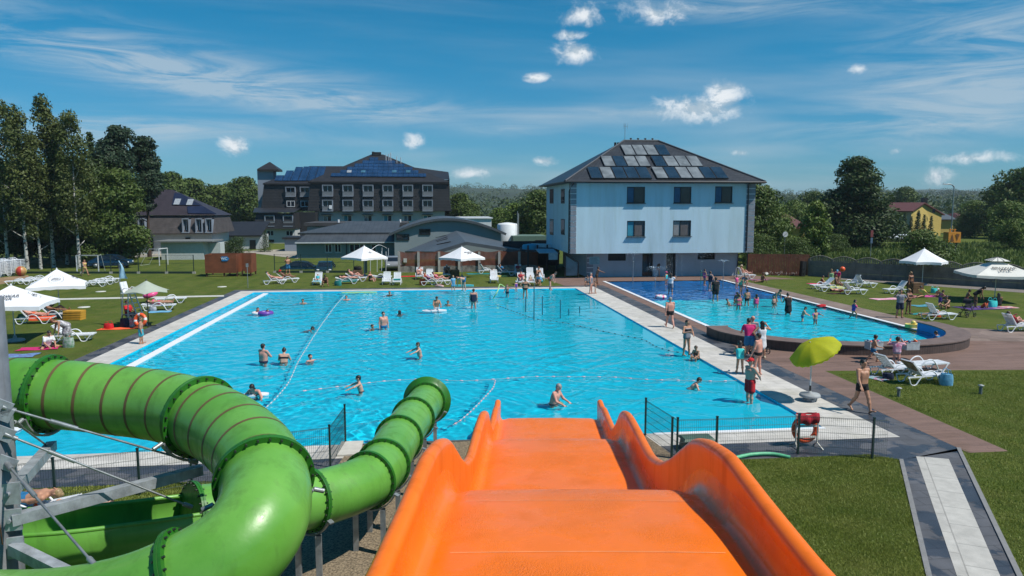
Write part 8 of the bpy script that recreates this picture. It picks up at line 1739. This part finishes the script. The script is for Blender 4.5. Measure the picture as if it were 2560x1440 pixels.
lie('woman in a straw hat sitting up on a lounger by the building',1860,696,-95,'recline2',dy=-.15,skin='p',hair='b',fem=1,wear=[('bikini','beige'),('hat','beige')],extra=dict(lean=-18));person('brown tanned person sitting on the grass with arms up','sit',W(1905,706),-90,1.7,'d','b',wear=[('trunks','brown')],group=GLW,extra=dict(lean=-8),z=.02)
person('person with dark hair sitting on the red towel','hug',W(2052,712),60,1.6,'m','k',wear=[('swimsuit','crimson')],group=GLW,fem=1,z=.02);person('blond person in lime sitting behind the loungers','chair',W(2077,712),150,1.7,'m','y','bun',[('swimsuit','lime')],fem=1,group=GLW,z=.1);person('person holding a magenta towel by the orange ball','bend2',W(2094,714),-40,1.6,'m','b',wear=[('tee','magenta'),('cap','sky')],group=GLW);person('tanned person sitting on a lounger side in the right lawn group','chair',W(2090,724),40,1.68,'d','k',wear=[('swimsuit','brown')],fem=1,group=GLW,z=.0)
person('sunbather in red trunks lying on the grass','supine',W(2098,734),90,1.72,'p','k',wear=[('trunks','red')],group=GLW,z=.12);b=MB();p=W(2105,700);b.ball((0,0,.55),.24,18);tag(b.build('orange_ball',M('vinyl_orange',CL_['orange'],.4),None,(p.x,p.y,.45)),'orange ball held up behind the right lawn group','ball')
person('woman in a black bikini standing by the wooden box','stand',W(2275,733),15,1.74,'d','y','long',[('bikini','black')],fem=1,fat=1.05,group=GLW);person('woman in a pale yellow shirt sitting on the violet blanket','sit',W(2306,743),-75,1.68,'m','k','bun',[('tee','yellow')],fem=1,group=GLW,extra=dict(lean=18),z=.02);person('child in a white cap kneeling on the violet blanket','hug',W(2346,742),-60,1.2,'m','b',child=1,wear=[('trunks','blue'),('cap','white')],group=GLW,z=.02)
person('girl in a violet skirt held by the kneeling woman','hold',W(2350,768),80,1.25,'m','b','tail',[('skirt','purple'),('bikini','pink')],child=1,fem=1,group=GLW);person('woman kneeling to dress the girl in violet','hug',W(2368,772),-70,1.7,'m','k','bun',[('bikini','brown')],fem=1,group=GLW,z=.03,extra=dict(aL=(70,10,80,-4),aR=(70,10,80,-4)))
person('child standing in the shade of the cream parasol','hold',W(2415,768),60,1.3,'d','k',child=1,wear=[('trunks','crimson')],group=GLW);person('woman in black leaning over in the shade of the cream parasol','bend2',W(2436,770),60,1.72,'d','k','long',[('swimsuit','black')],fem=1,group=GLW);person('child in orange lying in the parasol shade','hug',W(2456,770),30,1.2,'d','k',child=1,wear=[('tee','orange')],group=GLW,z=.02,extra=dict(lean=40));person('dark haired person sitting with the back to the pool in parasol shade','hug',W(2496,765),150,1.7,'d','k','long',[('swimsuit','black')],fem=1,group=GLW,z=.02)
person('man in a grey shirt and navy shorts shading his eyes','shade',W(2248,795),-10,1.80,'m','b',wear=[('tee','grey'),('shorts','navy')],fine=1,group=GLW);person('woman in a brown bikini with folded arms beside the man in grey','cross',W(2270,786),20,1.68,'d','y','bun',[('bikini','black')],fem=1,fine=1,group=GLW)
person('person lying on the grass behind the lounger by the stroller','prone',W(2330,790),90,1.65,'m','b',wear=[('trunks','black')],group=GLW);bag(2342,792,'orange','orange bag behind the lounger by the stroller',(.5,.3,.3))
lie('sunbather in red on the lounger at the right edge',2540,828,-86,'recline2',dy=-.12,skin='p',hair='b',fem=1,fine=1,wear=[('tee','crimson'),('briefs','black')])
lie('sunbather in blue shorts behind the green slide trough',72,1306,84,'supine',dy=.0,skin='m',hair='y',hs='bun',fine=1,wear=[('shorts','blue')],extra=dict(lean=-78))
person('person in red shoes lying behind the steel strut','supine',W(196,1302),-84,1.65,'l','b',wear=[('shoes','orange'),('trunks','navy')],fine=1,group=GLW,z=.13,extra=dict(hL=(130,4),kL=80))
b=MB();b.box((0,2100,40),(9000,5400,84));hz=b.build('haze',bpy.data.materials.new('air'));tag(hz,'thin summer haze over the distance','haze',kind='stuff')
_n=nodes(hz.data.materials[0]);_o=_n.nodes.new('ShaderNodeOutputMaterial');_v=_n.nodes.new('ShaderNodeVolumePrincipled');_v.inputs['Color'].default_value=(.72,.86,1,1);_v.inputs['Density'].default_value=.00015;_n.links.new(_v.outputs[0],_o.inputs['Volume'])
